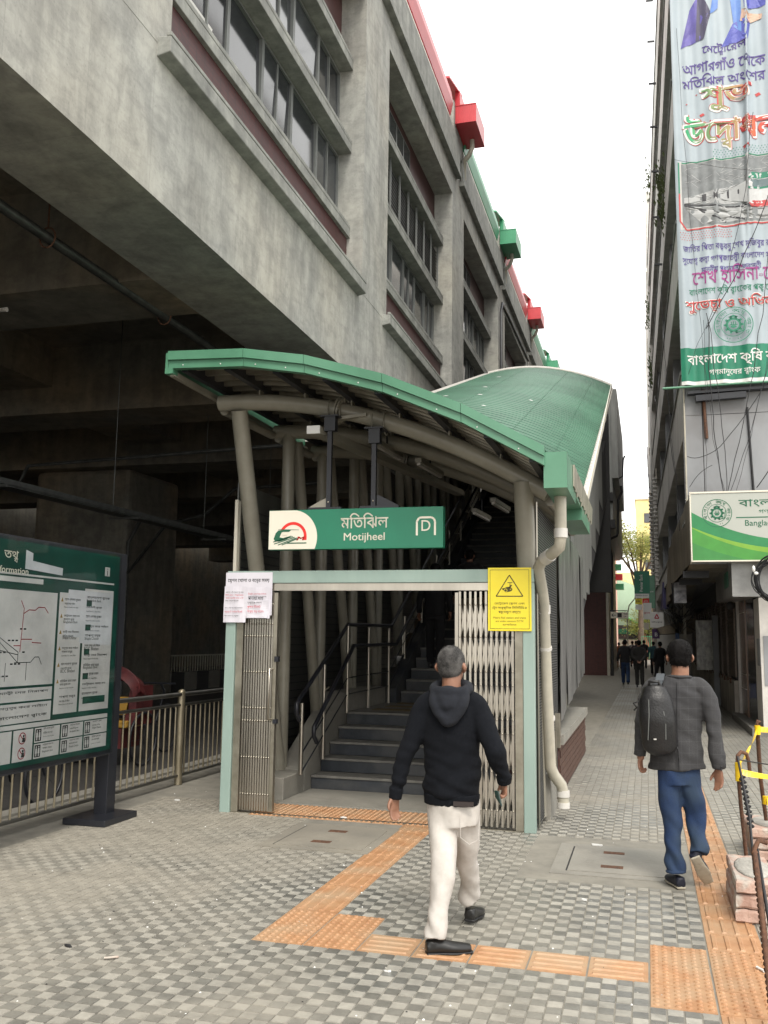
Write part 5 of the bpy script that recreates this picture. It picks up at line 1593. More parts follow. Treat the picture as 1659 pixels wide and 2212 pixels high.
# ---------------- bank light box sign
bs_ = thing("bank_sign", "projecting white and green light box sign of the agricultural bank above the shop door", "sign", (1.9, 18, 3.15))
b = MB(); b.box(.845, 4.6, 18.0, 18.5, 3.16, 4.43); b.build("sign_box", mat("sign_face_white", (.42, .44, .40), (.38, .40, .36), scale=1.0, rough=.35), bs_, bevel=.005)
b = MB(); b.box(.825, .845, 17.99, 18.5, 3.14, 4.45); b.box(.845, 4.6, 17.985, 18.0, 4.415, 4.445); b.box(.845, 4.6, 17.985, 18.0, 3.14, 3.165); b.build("sign_trim", M_cream, bs_)
o = (.85, 17.998, 3.165)
def swoosh(zf, m_, lift):
    b = MB(); n = 26
    top = [(i / n * 3.7, zf(i / n * 3.7)) for i in range(n + 1)]
    top = [(x, max(0.0, z)) for x, z in top]
    flat_into(b, [(0, 0)] + top[0:1] + top[1:] + [(3.7, 0)], o, XR, ZU, lift, 0)
    return b
cur = lambda a, c: (lambda x: c + (a - c) * max(0, 1 - x / 1.75) ** 2 + .10 * max(0, x - 1.75) ** 2)
swoosh(cur(.90, .36), None, .001).build("green_sweep", mat("sweep_dark_green", S(38, 128, 74), rough=.35), bs_)
swoosh(cur(.62, .20), None, .002).build("green_sweep", mat("sweep_lime", S(120, 168, 52), rough=.35), bs_)
swoosh(cur(.60, .10), None, .003).build("green_sweep", mat("sweep_mid_green", S(68, 146, 56), rough=.35), bs_)
swoosh(cur(.33, -.08), None, .004).build("green_sweep", mat("sweep_leaf_green", S(56, 132, 62), rough=.35), bs_)
M_bgreen = mat("bank_green_print", S(22, 104, 72), rough=.4)
def emblem(mb, o, R, lift=.003):
    ring_into(mb, o, XR, ZU, R * .955, R, lift, 0, 48)
    ring_into(mb, o, XR, ZU, R * .62, R * .65, lift, 0, 40)
    for k in range(10):     # gear
        a = 2 * PI * k / 10
        c, s = math.cos(a), math.sin(a)
        flat_into(mb, [(R * (.36 * c - .07 * s), R * (.36 * s + .07 * c)), (R * (.36 * c + .07 * s), R * (.36 * s - .07 * c)), (R * (.50 * c + .05 * s), R * (.50 * s - .05 * c)), (R * (.50 * c - .05 * s), R * (.50 * s + .05 * c))], o, XR, ZU, lift, 0)
    ring_into(mb, o, XR, ZU, R * .27, R * .40, lift, 0, 30)
    flat_into(mb, [(-R * .28, R * .42), (R * .28, R * .42), (0, R * .56)], o, XR, ZU, lift, 0)
    line_into(mb, (-R * .2, 0), (R * .2, 0), R * .05, o, XR, ZU, lift, 0)
    for dx_ in (-.1, 0, .1): line_into(mb, (R * dx_, 0), (R * dx_, R * .18), R * .04, o, XR, ZU, lift, 0)
    flat_into(mb, disc(10, R * .16, 0, -R * .1, ry=R * .07), o, XR, ZU, lift, 0)
    line_into(mb, (R * .1, -R * .45), (R * .5, -R * .35), R * .06, o, XR, ZU, lift, 0)
    line_into(mb, (R * .5, -R * .35), (R * .58, R * .2), R * .05, o, XR, ZU, lift, 0)
    word = "বাংলাদেশ  কৃষি  ব্যাংক"
    seq = shape_bn(word)
    seq = [c for c in seq if c != '\u09cd']
    n = len(seq)
    for i, ch in enumerate(seq):
        if ch == ' ': continue
        a = math.radians(205 - 230 * i / (n - 1))
        ux = Vector((math.sin(a), 0, -math.cos(a))); uz = Vector((math.cos(a), 0, math.sin(a)))
        p = Vector(o) + uz * (R * .70)
        text_into(mb, ch, p - ux * R * .06, ux, uz, h=R * .19, lift=lift)
    for a in (245, 255, 285, 295):
        a = math.radians(a); flat_into(mb, disc(8, R * .03, R * .8 * math.cos(a), R * .8 * math.sin(a)), o, XR, ZU, lift, 0)
b = MB()
emblem(b, (1.30, 17.998, 4.04), .262)
text_into(b, "বাংলাদেশ কৃষি ব্যাংক", (1.68, 17.998, 4.10), XR, ZU, h=.23, w=2.3, bold=.006)
text_into(b, "গণমানুষের ব্যাংক", (2.02, 17.998, 3.99), XR, ZU, h=.10, w=.95)
text_into(b, "Bangladesh Krishi Bank", (1.78, 17.998, 3.76), XR, ZU, h=.14, bold=.004)
line_into(b, (.78, .785), (3.3, .785), .018, (.85, 17.998, 3.165), XR, ZU, .003, 0)
b.build("lettering", M_bgreen, bs_)
# cable coil on the wall
cc = thing("cable_coil", "big hanging coil of black cable at the right edge beside the bank sign", "cable", (2.18, 17.9, 2.75))
b = MB()
for k in range(14):
    r1, r2 = .30 + q_.uniform(-.06, .07), .36 + q_.uniform(-.06, .07)
    cx, cz = 2.20 + q_.uniform(-.04, .04), 2.80 + q_.uniform(-.04, .04)
    b.tube([(cx + r1 * math.cos(a), 17.88 - k * .012 + .02 * math.sin(3 * a), cz + r2 * math.sin(a)) for a in [i * PI / 14 for i in range(29)]], .010, 5, cap=False)
b.build("loops", M_cable, cc)
b = MB(); b.ell((1.86, 17.68, 2.98), (.03, .03, .06), 8, 6); b.ell((1.90, 17.68, 2.90), (.04, .02, .03), 8, 6); b.build("white_tie", M_white, cc)
# ---------------- congratulation banner
bn = thing("hanging_banner", "tall rippled pale banner with Bengali greetings and a train picture on the grey facade", "banner", (1.8, 19.0, 6.8))
BX0, BX1, BZ0, BZ1 = .79, 2.95, 6.76, 18.2
def byo(x, z):
    w = .030 * math.sin(x * 9.5 + .25 * math.sin(z * .9)) + .012 * math.sin(x * 27 + z * .3) + .015 * math.sin(x * 17 + 1.2 * math.sin(z * .6))
    w += .09 * math.exp(-((x - (2.30 - (15.5 - z) * .028)) / .035) ** 2) * (1 if z > 10.5 else max(0, (z - 9.5)))
    return 19.0 - .04 - w
nx, nz_ = 120, 44
v, f, mi = [], [], []
for j in range(nz_ + 1):
    for i in range(nx + 1):
        x = BX0 + (BX1 - BX0) * i / nx
        z = BZ0 + (BZ1 - BZ0) * j / nz_
        v.append((x, byo(x, z), z))
for j in range(nz_):
    for i in range(nx):
        q = j * (nx + 1) + i; f.append((q, q + 1, q + nx + 2, q + nx + 1))
M_ban = mat("banner_cloth", (.36, .42, .46), (.32, .375, .41), scale=1.2, rough=.55)
b = MB(); b.add(v, f); b.sm = [True] * len(f); b.add([(p[0], p[1] + .012, p[2]) for p in v], [q[::-1] for q in f]); b.build("sheet", M_ban, bn)
def strip(x0, x1, z0, z1, lift, nxx=90, nzz=6, poly=None):
    b = MB(); v, f = [], []
    for j in range(nzz + 1):
        for i in range(nxx + 1):
            x = x0 + (x1 - x0) * i / nxx; z = z0 + (z1 - z0) * j / nzz
            v.append((x, byo(x, z) - lift, z))
    for j in range(nzz):
        for i in range(nxx):
            q = j * (nxx + 1) + i; f.append((q, q + 1, q + nxx + 2, q + nxx + 1))
    b.add(v, f); b.sm = [True] * len(f)
    return b
wp = lambda lift: (lambda p: Vector((p.x, byo(p.x, p.z) - lift, p.z)))
M_bng = mat("banner_green", S(34, 124, 96), rough=.5)
strip(BX0, BX1, 6.84, 7.52, .004).build("green_band", M_bng, bn)
strip(BX0, BX1, 6.76, 6.83, .004).build("white_hem", M_white, bn)
strip(.86, BX1, 10.02, 11.50, .004).build("picture_border", mat("picture_white", (.5, .5, .48), rough=.5), bn)
M_pic = mat("picture_grey", (.22, .235, .24), (.15, .16, .165), scale=6, rough=.55)
strip(.91, BX1, 10.07, 11.45, .006).build("picture_ground", M_pic, bn)
def inkobj(nm, m_, items, lift):
    b = MB()
    for it in items:
        if it[0] == 't':
            _, s, x, z, w, h, bd = it
            text_into(b, s, (x, 19, z), XR, ZU, w=w, h=h, bold=bd, lift=0, warp=wp(lift))
        elif it[0] == 'l':
            _, p, q, w = it
            n = max(1, int(math.hypot(q[0] - p[0], q[1] - p[1]) / .06))
            dx_, dz_ = q[0] - p[0], q[1] - p[1]; L = math.hypot(dx_, dz_)
            nx_, nz2 = -dz_ / L * w / 2, dx_ / L * w / 2
            for k in range(n):
                a0, a1 = k / n, (k + 1) / n
                P = [(p[0] + dx_ * a0 + nx_, p[1] + dz_ * a0 + nz2), (p[0] + dx_ * a0 - nx_, p[1] + dz_ * a0 - nz2), (p[0] + dx_ * a1 - nx_, p[1] + dz_ * a1 - nz2), (p[0] + dx_ * a1 + nx_, p[1] + dz_ * a1 + nz2)]
                b.add([(x, byo(x, z) - lift, z) for x, z in P], [(0, 1, 2, 3)])
        elif it[0] == 'p':
            pts = it[1]
            cx = sum(p[0] for p in pts) / len(pts); cz = sum(p[1] for p in pts) / len(pts)
            # subdivided fan so the print follows the folds
            dense = []
            for i in range(len(pts)):
                a, c = pts[i], pts[(i + 1) % len(pts)]
                n = max(1, int(math.hypot(c[0] - a[0], c[1] - a[1]) / .07))
                dense += [(a[0] + (c[0] - a[0]) * k / n, a[1] + (c[1] - a[1]) * k / n) for k in range(n)]
            for r0, r1 in ((0, .25), (.25, .5), (.5, .75), (.75, 1)):
                for i in range(len(dense)):
                    a, c = dense[i], dense[(i + 1) % len(dense)]
                    Q = [(cx + (a[0] - cx) * r0, cz + (a[1] - cz) * r0), (cx + (a[0] - cx) * r1, cz + (a[1] - cz) * r1), (cx + (c[0] - cx) * r1, cz + (c[1] - cz) * r1), (cx + (c[0] - cx) * r0, cz + (c[1] - cz) * r0)]
                    if r0 == 0: Q = Q[:3]
                    b.add([(x, byo(x, z) - lift, z) for x, z in Q], [tuple(range(len(Q)))])
    return b.build(nm, m_, bn)
M_bvio = mat("banner_violet", S(84, 70, 138), rough=.5)
M_bred = mat("banner_red", S(186, 66, 66), rough=.5)
M_bmag = mat("banner_magenta", S(158, 66, 134), rough=.5)
inkobj("lettering", M_bvio, [('t', "মেট্রোরেল", 1.40, 13.78, .86, .29, .012), ('t', "আগারগাঁও থেকে", 1.00, 13.44, 1.62, .29, .012), ('t', "মতিঝিল অংশের", .99, 13.10, 1.62, .29, .012),
    ('t', "জাতির পিতা বঙ্গবন্ধু শেখ মুজিবুর রহমানের", .90, 9.50, 2.0, .22, .006), ('t', "সুযোগ্য কন্যা গণপ্রজাতন্ত্রী বাংলাদেশ সরকারের", .88, 9.26, 2.03, .20, .006), ('t', "মাননীয় প্রধানমন্ত্রী জননেত্রী", 1.24, 9.04, 1.13, .19, .006)], .008)
for lift, bd, m_ in ((.007, .055, M_bred), (.010, .032, M_white), (.013, .012, None)):
    if m_ is not None:
        inkobj("lettering", m_, [('t', "শুভ", 1.31, 12.50, 1.03, .62, bd), ('t', "উদ্বোধন", .95, 11.66, 1.86, .88, bd)], lift)
        inkobj("lettering", M_bng if m_ is M_bred else M_white, [('t', "শুভেচ্ছা ও অভিনন্দন", .90, 8.22, 2.0, .36, bd * .7)], lift)
M_grad = mat("headline_gradient_print", S(60, 160, 110), rough=.5)
nt_ = M_grad.node_tree; g_ = nt_.nodes.new("ShaderNodeNewGeometry"); sx_ = nt_.nodes.new("ShaderNodeSeparateXYZ"); mr_ = nt_.nodes.new("ShaderNodeMapRange"); rp_ = nt_.nodes.new("ShaderNodeValToRGB")
mr_.inputs[1].default_value = 1.1; mr_.inputs[2].default_value = 2.6
nt_.links.new(g_.outputs["Position"], sx_.inputs[0]); nt_.links.new(sx_.outputs[0], mr_.inputs[0]); nt_.links.new(mr_.outputs[0], rp_.inputs[0])
rp_.color_ramp.elements[0].color = (*S(52, 158, 108), 1); rp_.color_ramp.elements[1].color = (*S(204, 56, 50), 1); e_ = rp_.color_ramp.elements.new(.55); e_.color = (*S(164, 142, 96), 1)
nt_.links.new(rp_.outputs[0], nt_.nodes["Principled BSDF"].inputs["Base Color"])
inkobj("lettering", M_grad, [('t', "শুভ", 1.355, 12.545, .94, .53, .014), ('t', "উদ্বোধন", .995, 11.705, 1.77, .79, .014)], .014)
inkobj("lettering", M_bred, [('t', "শুভেচ্ছা ও অভিনন্দন", .92, 8.24, 1.96, .32, .012)], .014)
inkobj("lettering", M_bmag, [('t', "শেখ হাসিনা-কে", 1.06, 8.82, 1.66, .40, .01)], .008)
inkobj("lettering", M_bng, [('t', "বাংলাদেশ কৃষি ব্যাংকের পক্ষ থেকে", .99, 8.58, 1.72, .22, .004)], .008)
inkobj("lettering", M_white, [('t', "বাংলাদেশ কৃষি ব্যাংক", .91, 7.10, 1.98, .34, .012), ('t', "গণমানুষের ব্যাংক", 1.32, 6.90, .95, .15, .006)], .010)
b = MB(); emblem(b, (1.80, 18.88, 7.92), .37, lift=.004); b.build("round_emblem", M_bng, bn)
# picture of the train and its hall
r2_ = random.Random(9)
it = [('l', (.92, 11.48), (BX1, 11.48), .025)]
inkobj("picture_edge", M_bng, it + [('l', (.86, 11.48), (.86, 10.8), .03)], .009)
inkobj("picture_edge", M_bred, [('l', (.86, 10.8), (.86, 10.2), .03), ('l', (.86, 10.2), (.98, 10.03), .03), ('l', (.98, 10.03), (BX1, 10.03), .03)], .009)
ln = []
for k in range(46):
    x = r2_.uniform(.95, 2.85); z = r2_.uniform(10.98, 11.4); a = r2_.choice((.5, -.5, 1.0, .15, -.9))
    L = r2_.uniform(.08, .3); ln.append(('l', (x, z), (x + L * math.cos(a), z + L * math.sin(a) * .7), r2_.uniform(.006, .014)))
ln = [l for l in ln if l[2][1] < 11.44 and l[2][1] > 10.9 and l[2][0] < 2.9]
inkobj("truss_lines", mat("picture_pale", (.42, .43, .43), rough=.5), ln + [('p', [(.95, 10.72), (2.15, 10.92), (2.15, 10.46), (.95, 10.60)]), ('p', [(.95, 10.52), (2.9, 10.36), (2.9, 10.12), (1.3, 10.12)])], .008)
inkobj("rail_lines", mat("picture_dark", (.035, .035, .04), rough=.5), [('l', (.95, 10.58), (1.75, 10.12), .03), ('l', (.95, 10.56), (2.1, 10.12), .035), ('l', (1.0, 10.57), (2.35, 10.35), .03), ('l', (2.1, 10.42), (2.9, 10.32), .03)]
       + [('p', [(1.3 + .22 * k, 10.60 + .01 * k), (1.38 + .22 * k, 10.60 + .01 * k), (1.38 + .22 * k, 10.76 + .02 * k), (1.30 + .22 * k, 10.75 + .02 * k)]) for k in range(4)], .010)
inkobj("train_nose", mat("picture_white2", (.55, .56, .56), rough=.5), [('p', [(2.12, 10.42), (2.68, 10.46), (2.74, 10.8), (2.62, 11.08), (2.24, 11.08), (2.12, 10.9)])], .012)
inkobj("train_nose_green", M_bng, [('p', [(2.18, 10.96), (2.66, 10.98), (2.58, 11.10), (2.26, 11.10)]), ('p', [(2.18, 10.74), (2.66, 10.76), (2.66, 10.80), (2.18, 10.78)])], .014)
inkobj("train_windscreen", mat("picture_glass", (.12, .17, .18), rough=.4), [('p', [(2.22, 10.78), (2.64, 10.80), (2.62, 10.96), (2.24, 10.95)])], .016)
inkobj("train_nose_red", M_bred, [('p', [(2.14, 10.48), (2.70, 10.52), (2.60, 10.38), (2.24, 10.36)])], .014)
dots = []
for j in range(4):
    for i in range(22): dots.append(('p', [(1.55 + .06 * i + .03 * (j % 2) + dx2, 11.53 + .05 * j + dz2) for dx2, dz2 in ((-.012, 0), (0, -.012), (.012, 0), (0, .012))]))
inkobj("halftone_dots", M_bng, dots, .008)
dots = []
for j in range(4):
    for i in range(20): dots.append(('p', [(.86 + .05 * i + .025 * (j % 2) + dx2, 9.96 - .05 * j + dz2) for dx2, dz2 in ((-.012, 0), (0, -.012), (.012, 0), (0, .012))]))
inkobj("halftone_dots", M_bred, dots, .008)
conf = [('p', [(x, z), (x + s, z + s * .4), (x + s * .6, z + s), (x - s * .3, z + s * .7)]) for x, z, s in ((2.42, 12.75, .09), (1.33, 12.45, .08), (1.0, 12.4, .04), (2.15, 11.62, .1), (1.25, 12.95, .03), (2.0, 13.0, .04), (1.5, 12.3, .03), (2.3, 12.3, .04), (1.05, 12.75, .03))]
inkobj("confetti", M_bred, conf, .008)
# robes of the figures cropped by the frame (only the garments are seen)
inkobj("robe_violet", mat("robe_violet", S(92, 84, 160), S(70, 62, 130), scale=3, rough=.5), [('p', [(.98, 14.05), (1.42, 14.18), (1.60, 14.75), (1.36, 15.2), (1.18, 14.9)])], .008)
inkobj("robe_dark", mat("robe_dark", S(66, 62, 88), rough=.5), [('p', [(1.28, 14.15), (1.44, 14.18), (1.60, 14.75), (1.42, 15.2), (1.34, 15.1)])], .010)
inkobj("robe_blue", mat("robe_blue", S(104, 140, 200), S(84, 118, 184), scale=3, rough=.5), [('p', [(1.58, 14.72), (1.74, 14.85), (1.76, 15.1), (1.66, 15.2)]), ('p', [(1.90, 15.9), (2.20, 15.9), (2.18, 14.2), (2.04, 14.35)])], .010)
inkobj("robe_indigo", mat("robe_indigo", S(90, 96, 176), S(70, 78, 158), scale=3, rough=.5), [('p', [(1.78, 13.95), (2.30, 14.02), (2.36, 14.4), (2.20, 14.5), (2.02, 14.42)]), ('p', [(2.25, 14.72), (2.66, 14.72), (2.68, 14.9), (2.5, 15.5), (2.2, 15.6)])], .009)
inkobj("hand_print", mat("print_skin", S(206, 172, 150), rough=.5), [('p', [(2.16, 14.45), (2.28, 14.38), (2.58, 14.46), (2.60, 14.56), (2.34, 14.62), (2.2, 14.70)])], .012)
b = MB(); b.tube([(.42, 18.95, 6.72), (3.2, 18.92, 6.74)], .025, 8); b.build("bottom_pole", M_green, bn)
# ---------------- overhead wires
wires = [((.9, 18.9, 14.5), (1.15, 18.5, 6.2), (1.45, 18.1, 4.45)), ((2.5, 18.4, 9.5), (2.1, 18.3, 6.6), (1.5, 18.1, 4.45)), ((2.62, 18.3, 8.3), (2.15, 18.2, 6.0), (1.55, 18.05, 4.45)),
         ((1.3, 18.7, 8.0), (1.3, 18.5, 6.2), (1.42, 18.1, 4.45)), ((1.22, 18.7, 8.0), (1.26, 18.5, 5.6), (1.10, 18.1, 4.45)), ((1.28, 18.6, 8.1), (1.62, 18.4, 5.2), (1.48, 18.1, 4.45)),
         ((2.3, 18.6, 12.2), (1.9, 18.3, 9.0), (1.28, 18.6, 7.9)), ((2.8, 18.6, 11.2), (2.2, 18.4, 9.3), (1.25, 18.6, 7.8)), ((.79, 18.9, 11.55), (1.3, 18.6, 11.2), (2.3, 18.5, 10.9)),
         ((.85, 18.9, 5.3), (1.35, 18.9, 5.0), (2.3, 18.6, 6.6)), ((.86, 19.0, 4.7), (1.1, 18.9, 5.0), (1.3, 18.8, 5.1)), ((2.6, 18.1, 5.4), (2.3, 18.05, 4.9), (2.0, 18.05, 4.5)), ((2.4, 18.3, 7.4), (2.0, 18.2, 5.6), (1.65, 18.05, 4.45)),
         ((.62, 26, 12), (.55, 24, 9.0), (.70, 22, 5.5)), ((.66, 27, 9.5), (.62, 22.5, 7.4), (.74, 20.5, 4.0)), ((.5, 34, 10.5), (.42, 31, 9.0), (.55, 30, 10.3)), ((.79, 19, 6.4), (1.0, 18.9, 7.4), (1.28, 18.6, 7.9))]
wr = thing("overhead_cables", "tangle of thin black cables crossing the banner and the grey wall", "cables", (1.4, 18.5, 6))
for w in wires:
    P0, P1, P2 = [Vector(p) for p in w]
    pts = [P0 * (1 - t) ** 2 + P1 * 2 * t * (1 - t) + P2 * t * t for t in [k / 14 for k in range(15)]]
    pts = [p + Vector((.05 * noise.noise(p * 1.7), 0, .02 * noise.noise(p * 3))) for p in pts]
    b = MB(); b.tube(pts, [.004, .007, .0055, .009][len(wr.children) % 4], 5); b.build("cable", M_cable, wr)

# ============================================================ BEYOND: RIGHT SIDE
rb2 = thing("far_lane_building", "pale stained building with air conditioner ledges beyond the bank building", "building", (1, 60, 0))
b = MB(); b.hexa([(.47, 46.6, 0), (6, 46.6, 0), (6, 74, 0), (.42, 74, 0), (.47, 46.6, 24.5), (6, 46.6, 24.5), (6, 74, 24.5), (.42, 74, 24.5)]); b.build("wall", M_span, rb2)
for k in range(8):
    b = MB(); b.box(.36, .5, 48 + k * 5, 49.4 + k * 5, 6 + 1.7 * k, 6.8 + 1.7 * k); b.build("ac_unit", M_wallR, rb2)
    b = MB(); b.box(.40, .48, 46.5 + k * 4, 49 + k * 4, 20.2 - 2.2 * k, 20.4 - 2.2 * k); b.build("ledge", M_cream, rb2)
lt = thing("cable_ladder", "tall stack of pale horizontal shelves like a ladder on the far wall", "ladder", (.6, 40, 4))
for col, (y, x) in enumerate(((38, .50), (44.5, .36))):
    for k in range(26):
        z = 3.9 + k * .17 * (38 / 38 if col == 0 else 1.1)
        b = MB(); b.box(x - .14, x + .02, y, y + .5, z, z + .035); b.build("rung", M_pvcW, lt)
    b = MB(); b.box(x - .01, x + .02, y + .2, y + .25, 3.8, 8.6); b.build("rail", M_pvc, lt)
def board_sign(name, lb, x0, x1, z0, z1, y, m_, depth=.12, texts=(), cat="sign"):
    t = thing(name, lb, cat, ((x0 + x1) / 2, y, z0))
    b = MB(); b.box(x0, x1, y, y + depth, z0, z1); b.build("panel", m_, t)
    for (s, x, z, w, h, mm) in texts:
        b = MB(); text_into(b, s, (x, y, z), XR, ZU, w=w, h=h, lift=.004, bold=.01); b.build("lettering", mm, t)
    return t
t = board_sign("hanging_sign", "small white hanging sign with a dark triangular emblem over the lane", .11, .57, 2.17, 2.71, 33.8, M_white, .15, [("সাউথ ব্যাংক", .16, 2.32, .36, .07, M_ink)])
b = MB(); P = [(.27, .33), (.41, .33), (.34, .47)]
for i in range(3): line_into(b, (P[i][0] - .11, P[i][1] - .0), (P[(i + 1) % 3][0] - .11, P[(i + 1) % 3][1]), .035, (.11, 33.8, 2.16), XR, ZU, .003, 0)
b.build("emblem", M_inkred, t)
t = board_sign("vertical_bank_sign", "green vertical bank sign reading Premier Bank hanging over the lane", -.46, .16, 3.66, 4.60, 40, M_signgreen, .15)
b = MB(); text_into(b, "Premier Bank", (-.12, 40, 3.74), (0, 0, 1), (-1, 0, 0), w=.72, h=.13, lift=.004, bold=.01); b.build("lettering", M_white, t)
b = MB(); b.box(-.46, .12, 39.98, 40.1, 3.48, 3.655); b.build("subpanel", M_white, t)
b = MB(); text_into(b, "Motijheel Branch", (-.40, 39.98, 3.55), XR, ZU, w=.46, h=.06, lift=.004); b.build("lettering", M_ink, t)
t = board_sign("small_signboard", "yellow and red pair of little signs under the green bank sign", -.44, -.16, 3.22, 3.46, 40.02, M_yellow, .08, [("EBL", -.40, 3.3, .2, .08, M_ink)])
b = MB(); b.box(-.15, .12, 40.02, 40.1, 3.24, 3.46); b.build("red_panel", M_signred, t)
b = MB(); text_into(b, "ATM", (-.10, 40.02, 3.3), XR, ZU, w=.17, h=.08, lift=.004); b.build("lettering", M_white, t)
board_sign("small_signboard", "small white notice below the yellow sign", -.44, -.17, 3.0, 3.2, 40.04, M_white, .08)
board_sign("hanging_sign", "white sign with red knot emblem partly behind the white hanging sign", -.12, .2, 2.55, 3.2, 38, M_white, .1, [("ব্যাংক", -.1, 2.75, .25, .09, M_inkred)])
board_sign("vertical_bank_sign", "narrow green vertical sign behind the ladder of shelves", .02, .40, 3.2, 4.7, 44, M_green, .1, [("উত্তরা", .08, 3.9, .25, .1, M_white)])
board_sign("hanging_sign", "purple small sign beside the far shop entrance", .18, .45, 1.8, 2.15, 36, mat("purple_plate", S(70, 40, 90), rough=.4), .1, [("B", .28, 1.88, .1, .14, M_white)])
board_sign("small_signboard", "green label sign with white band far down the lane", -.12, .10, 2.2, 2.5, 42, M_cream, .08)
t = board_sign("direction_sign", "white direction sign with an arrow and lift symbol hung from the brick wall corner", -1.72, -.86, 2.82, 3.13, 47.6, M_cream, .1, [("লিফট", -1.08, 3.0, .18, .08, M_ink), ("Lift", -1.08, 2.88, .12, .06, M_ink)])
b = MB(); o_ = (-1.72, 47.6, 2.82)
line_into(b, (.06, .155), (.26, .155), .03, o_, XR, ZU, .004, 0); line_into(b, (.06, .155), (.14, .24), .03, o_, XR, ZU, .004, 0); line_into(b, (.06, .155), (.14, .07), .03, o_, XR, ZU, .004, 0)
flat_into(b, [(.33, .05), (.54, .05), (.54, .26), (.33, .26)], o_, XR, ZU, .004, 0); b.build("arrow", M_ink, t)
b = MB(); b.box(-1.75, -.9, 47.6, 47.66, 3.17, 3.22); b.build("bar", M_black, t)
# shop wall clutter on the right under the signs
sf = thing("shop_awning", "low dark awning and blue door frame of shops beside the seated man", "awning", (1.2, 34, 2))
b = MB(); b.hexa([(.45, 33, 1.95), (1.6, 33, 2.0), (1.6, 38, 2.0), (.45, 38, 1.95), (.35, 33, 2.15), (1.6, 33, 2.5), (1.6, 38, 2.5), (.35, 38, 2.15)]); b.build("canopy", M_concShade, sf)
b = MB(); b.box(.92, 1.05, 33.0, 33.15, 0, 2.2); b.build("blue_post", mat("blue_paint", S(40, 84, 140), rough=.4), sf)
b = MB(); b.box(1.12, 1.2, 31, 31.1, 0, 2.9); b.build("post", M_pvc, sf)
b = MB(); b.box(1.35, 1.9, 28.2, 28.25, .9, 2.3); b.build("plastic_sheet", mat("wrinkled_plastic", (.5, .48, .42), (.2, .2, .19), scale=5, rough=.2, bump=1, bscale=12), sf)
b = MB(); b.box(1.72, 1.86, 26.8, 27, 0.0, 2.4); b.build("grey_post", M_wallR, sf)
bj = MB(); 
for k in range(30):
    a0 = Vector((q_.uniform(.5, 1.2), q_.uniform(31, 33), q_.uniform(2.2, 3.0))); a2 = Vector((q_.uniform(.7, 1.6), q_.uniform(29, 33), q_.uniform(1.9, 2.9))); a1 = (a0 + a2) / 2 - Vector((0, 0, q_.uniform(.05, .4)))
    bj.tube([a0, a1, a2], .012, 4)
tag(bj.build("tangled_wires", M_cable, kind='stuff'), "tangled wires hanging under the fascia beyond the bank sign", "cables")
st2 = thing("blue_stool", "small blue plastic stool beside the seated man", "stool", (.86, 31.0, 0))
b = MB(); b.hexa([(.74, 30.9, 0), (.98, 30.9, 0), (.98, 31.14, 0), (.74, 31.14, 0), (.77, 30.93, .44), (.95, 30.93, .44), (.95, 31.11, .44), (.77, 31.11, .44)]); b.build("seat", mat("blue_plastic", S(34, 74, 150), rough=.4), st2)
# ---------------- far end of the lane
gh = thing("green_hall", "haze-paled green barrel roofed hall closing the end of the lane", "building", (-2, 100, 0))
M_pg = mat("hazed_green_wall", S(190, 216, 190), S(176, 204, 176), scale=.6, rough=.7)  # green lightened: distance haze is put into the wall colour
b = MB()
poly = [(-9, 0), (-.5, 0), (-.35, 6.2)] + [(-3.4 + 3.05 * math.cos(a), 6.2 + 1.9 * math.sin(a)) for a in [k * PI / 2 / 10 for k in range(1, 11)]] + [(-9, 8.1)]
b.prism(poly, (0, 100, 0), XR, ZU, -8); b.build("end_wall", M_pg, gh)
b = MB(); b.tube([(-3.4 + 3.1 * math.cos(a), 99.9, 2.2 + 2.2 * math.sin(a)) for a in [k * PI / 14 for k in range(0, 15)]], .12, 8); b.build("arch_trim", mat("arch_green", S(90, 190, 110), rough=.5), gh)
b = MB(); b.box(-4.5, -.9, 99.88, 99.95, 2.0, 3.4); b.build("window_band", M_glass, gh)
b = MB(); b.box(-4.2, -1.0, 99.8, 99.9, 2.5, 3.0); b.build("shop_sign", M_signgreen, gh)
b = MB(); b.box(-4.5, -.7, 99.8, 99.9, 1.2, 1.9); b.build("yellow_band", M_cream, gh)  # cream instead of yellow: haze wash is put into the colour
yb_ = thing("yellow_tower", "sunlit yellow building block rising behind the tree", "building", (0, 150, 0))
b = MB(); b.box(-1.25, 14, 150, 162, 0, 24); b.build("wall", mat("hazed_yellow_wall", S(232, 212, 150), S(218, 196, 134), scale=.5, rough=.7), yb_)  # yellow paled so the colour itself carries the distance haze
for z in (13, 16.5, 20.3):
    for x in (.0, 2.4):
        b = MB(); b.box(x, x + .9, 149.9, 150, z, z + 1.5); b.build("window", M_glass, yb_)
b = MB(); b.box(-1.4, 14, 149.8, 162, 24, 24.3); b.build("parapet", M_cream, yb_)
cb = thing("cream_block", "low cream block above the green hall", "building", (-2, 120, 0))
b = MB(); b.box(-4.5, .2, 118, 126, 0, 10.2); b.build("wall", mat("cream_wall", S(236, 220, 160), rough=.7), cb)
rd = thing("red_green_stack", "far building edge striped with red and green awnings beyond the brick wall", "building", (-3, 80, 0))
b = MB(); b.box(-5.2, -2.6, 74, 90, 0, 14); b.build("wall", mat("pink_wall", S(236, 190, 170), rough=.7), rd)
for k in range(8):
    b = MB(); b.box(-2.6, -2.25 + .06 * k * (k > 2), 74 + k * 1.2, 75 + k * 1.2, 11.4 - .75 * k, 11.9 - .75 * k); b.build("awning", M_red if k % 2 == 0 else M_greenFar, rd)
lp = thing("street_lamp", "thin curved street lamp far down the lane", "street lamp", (-1.0, 70, 0))
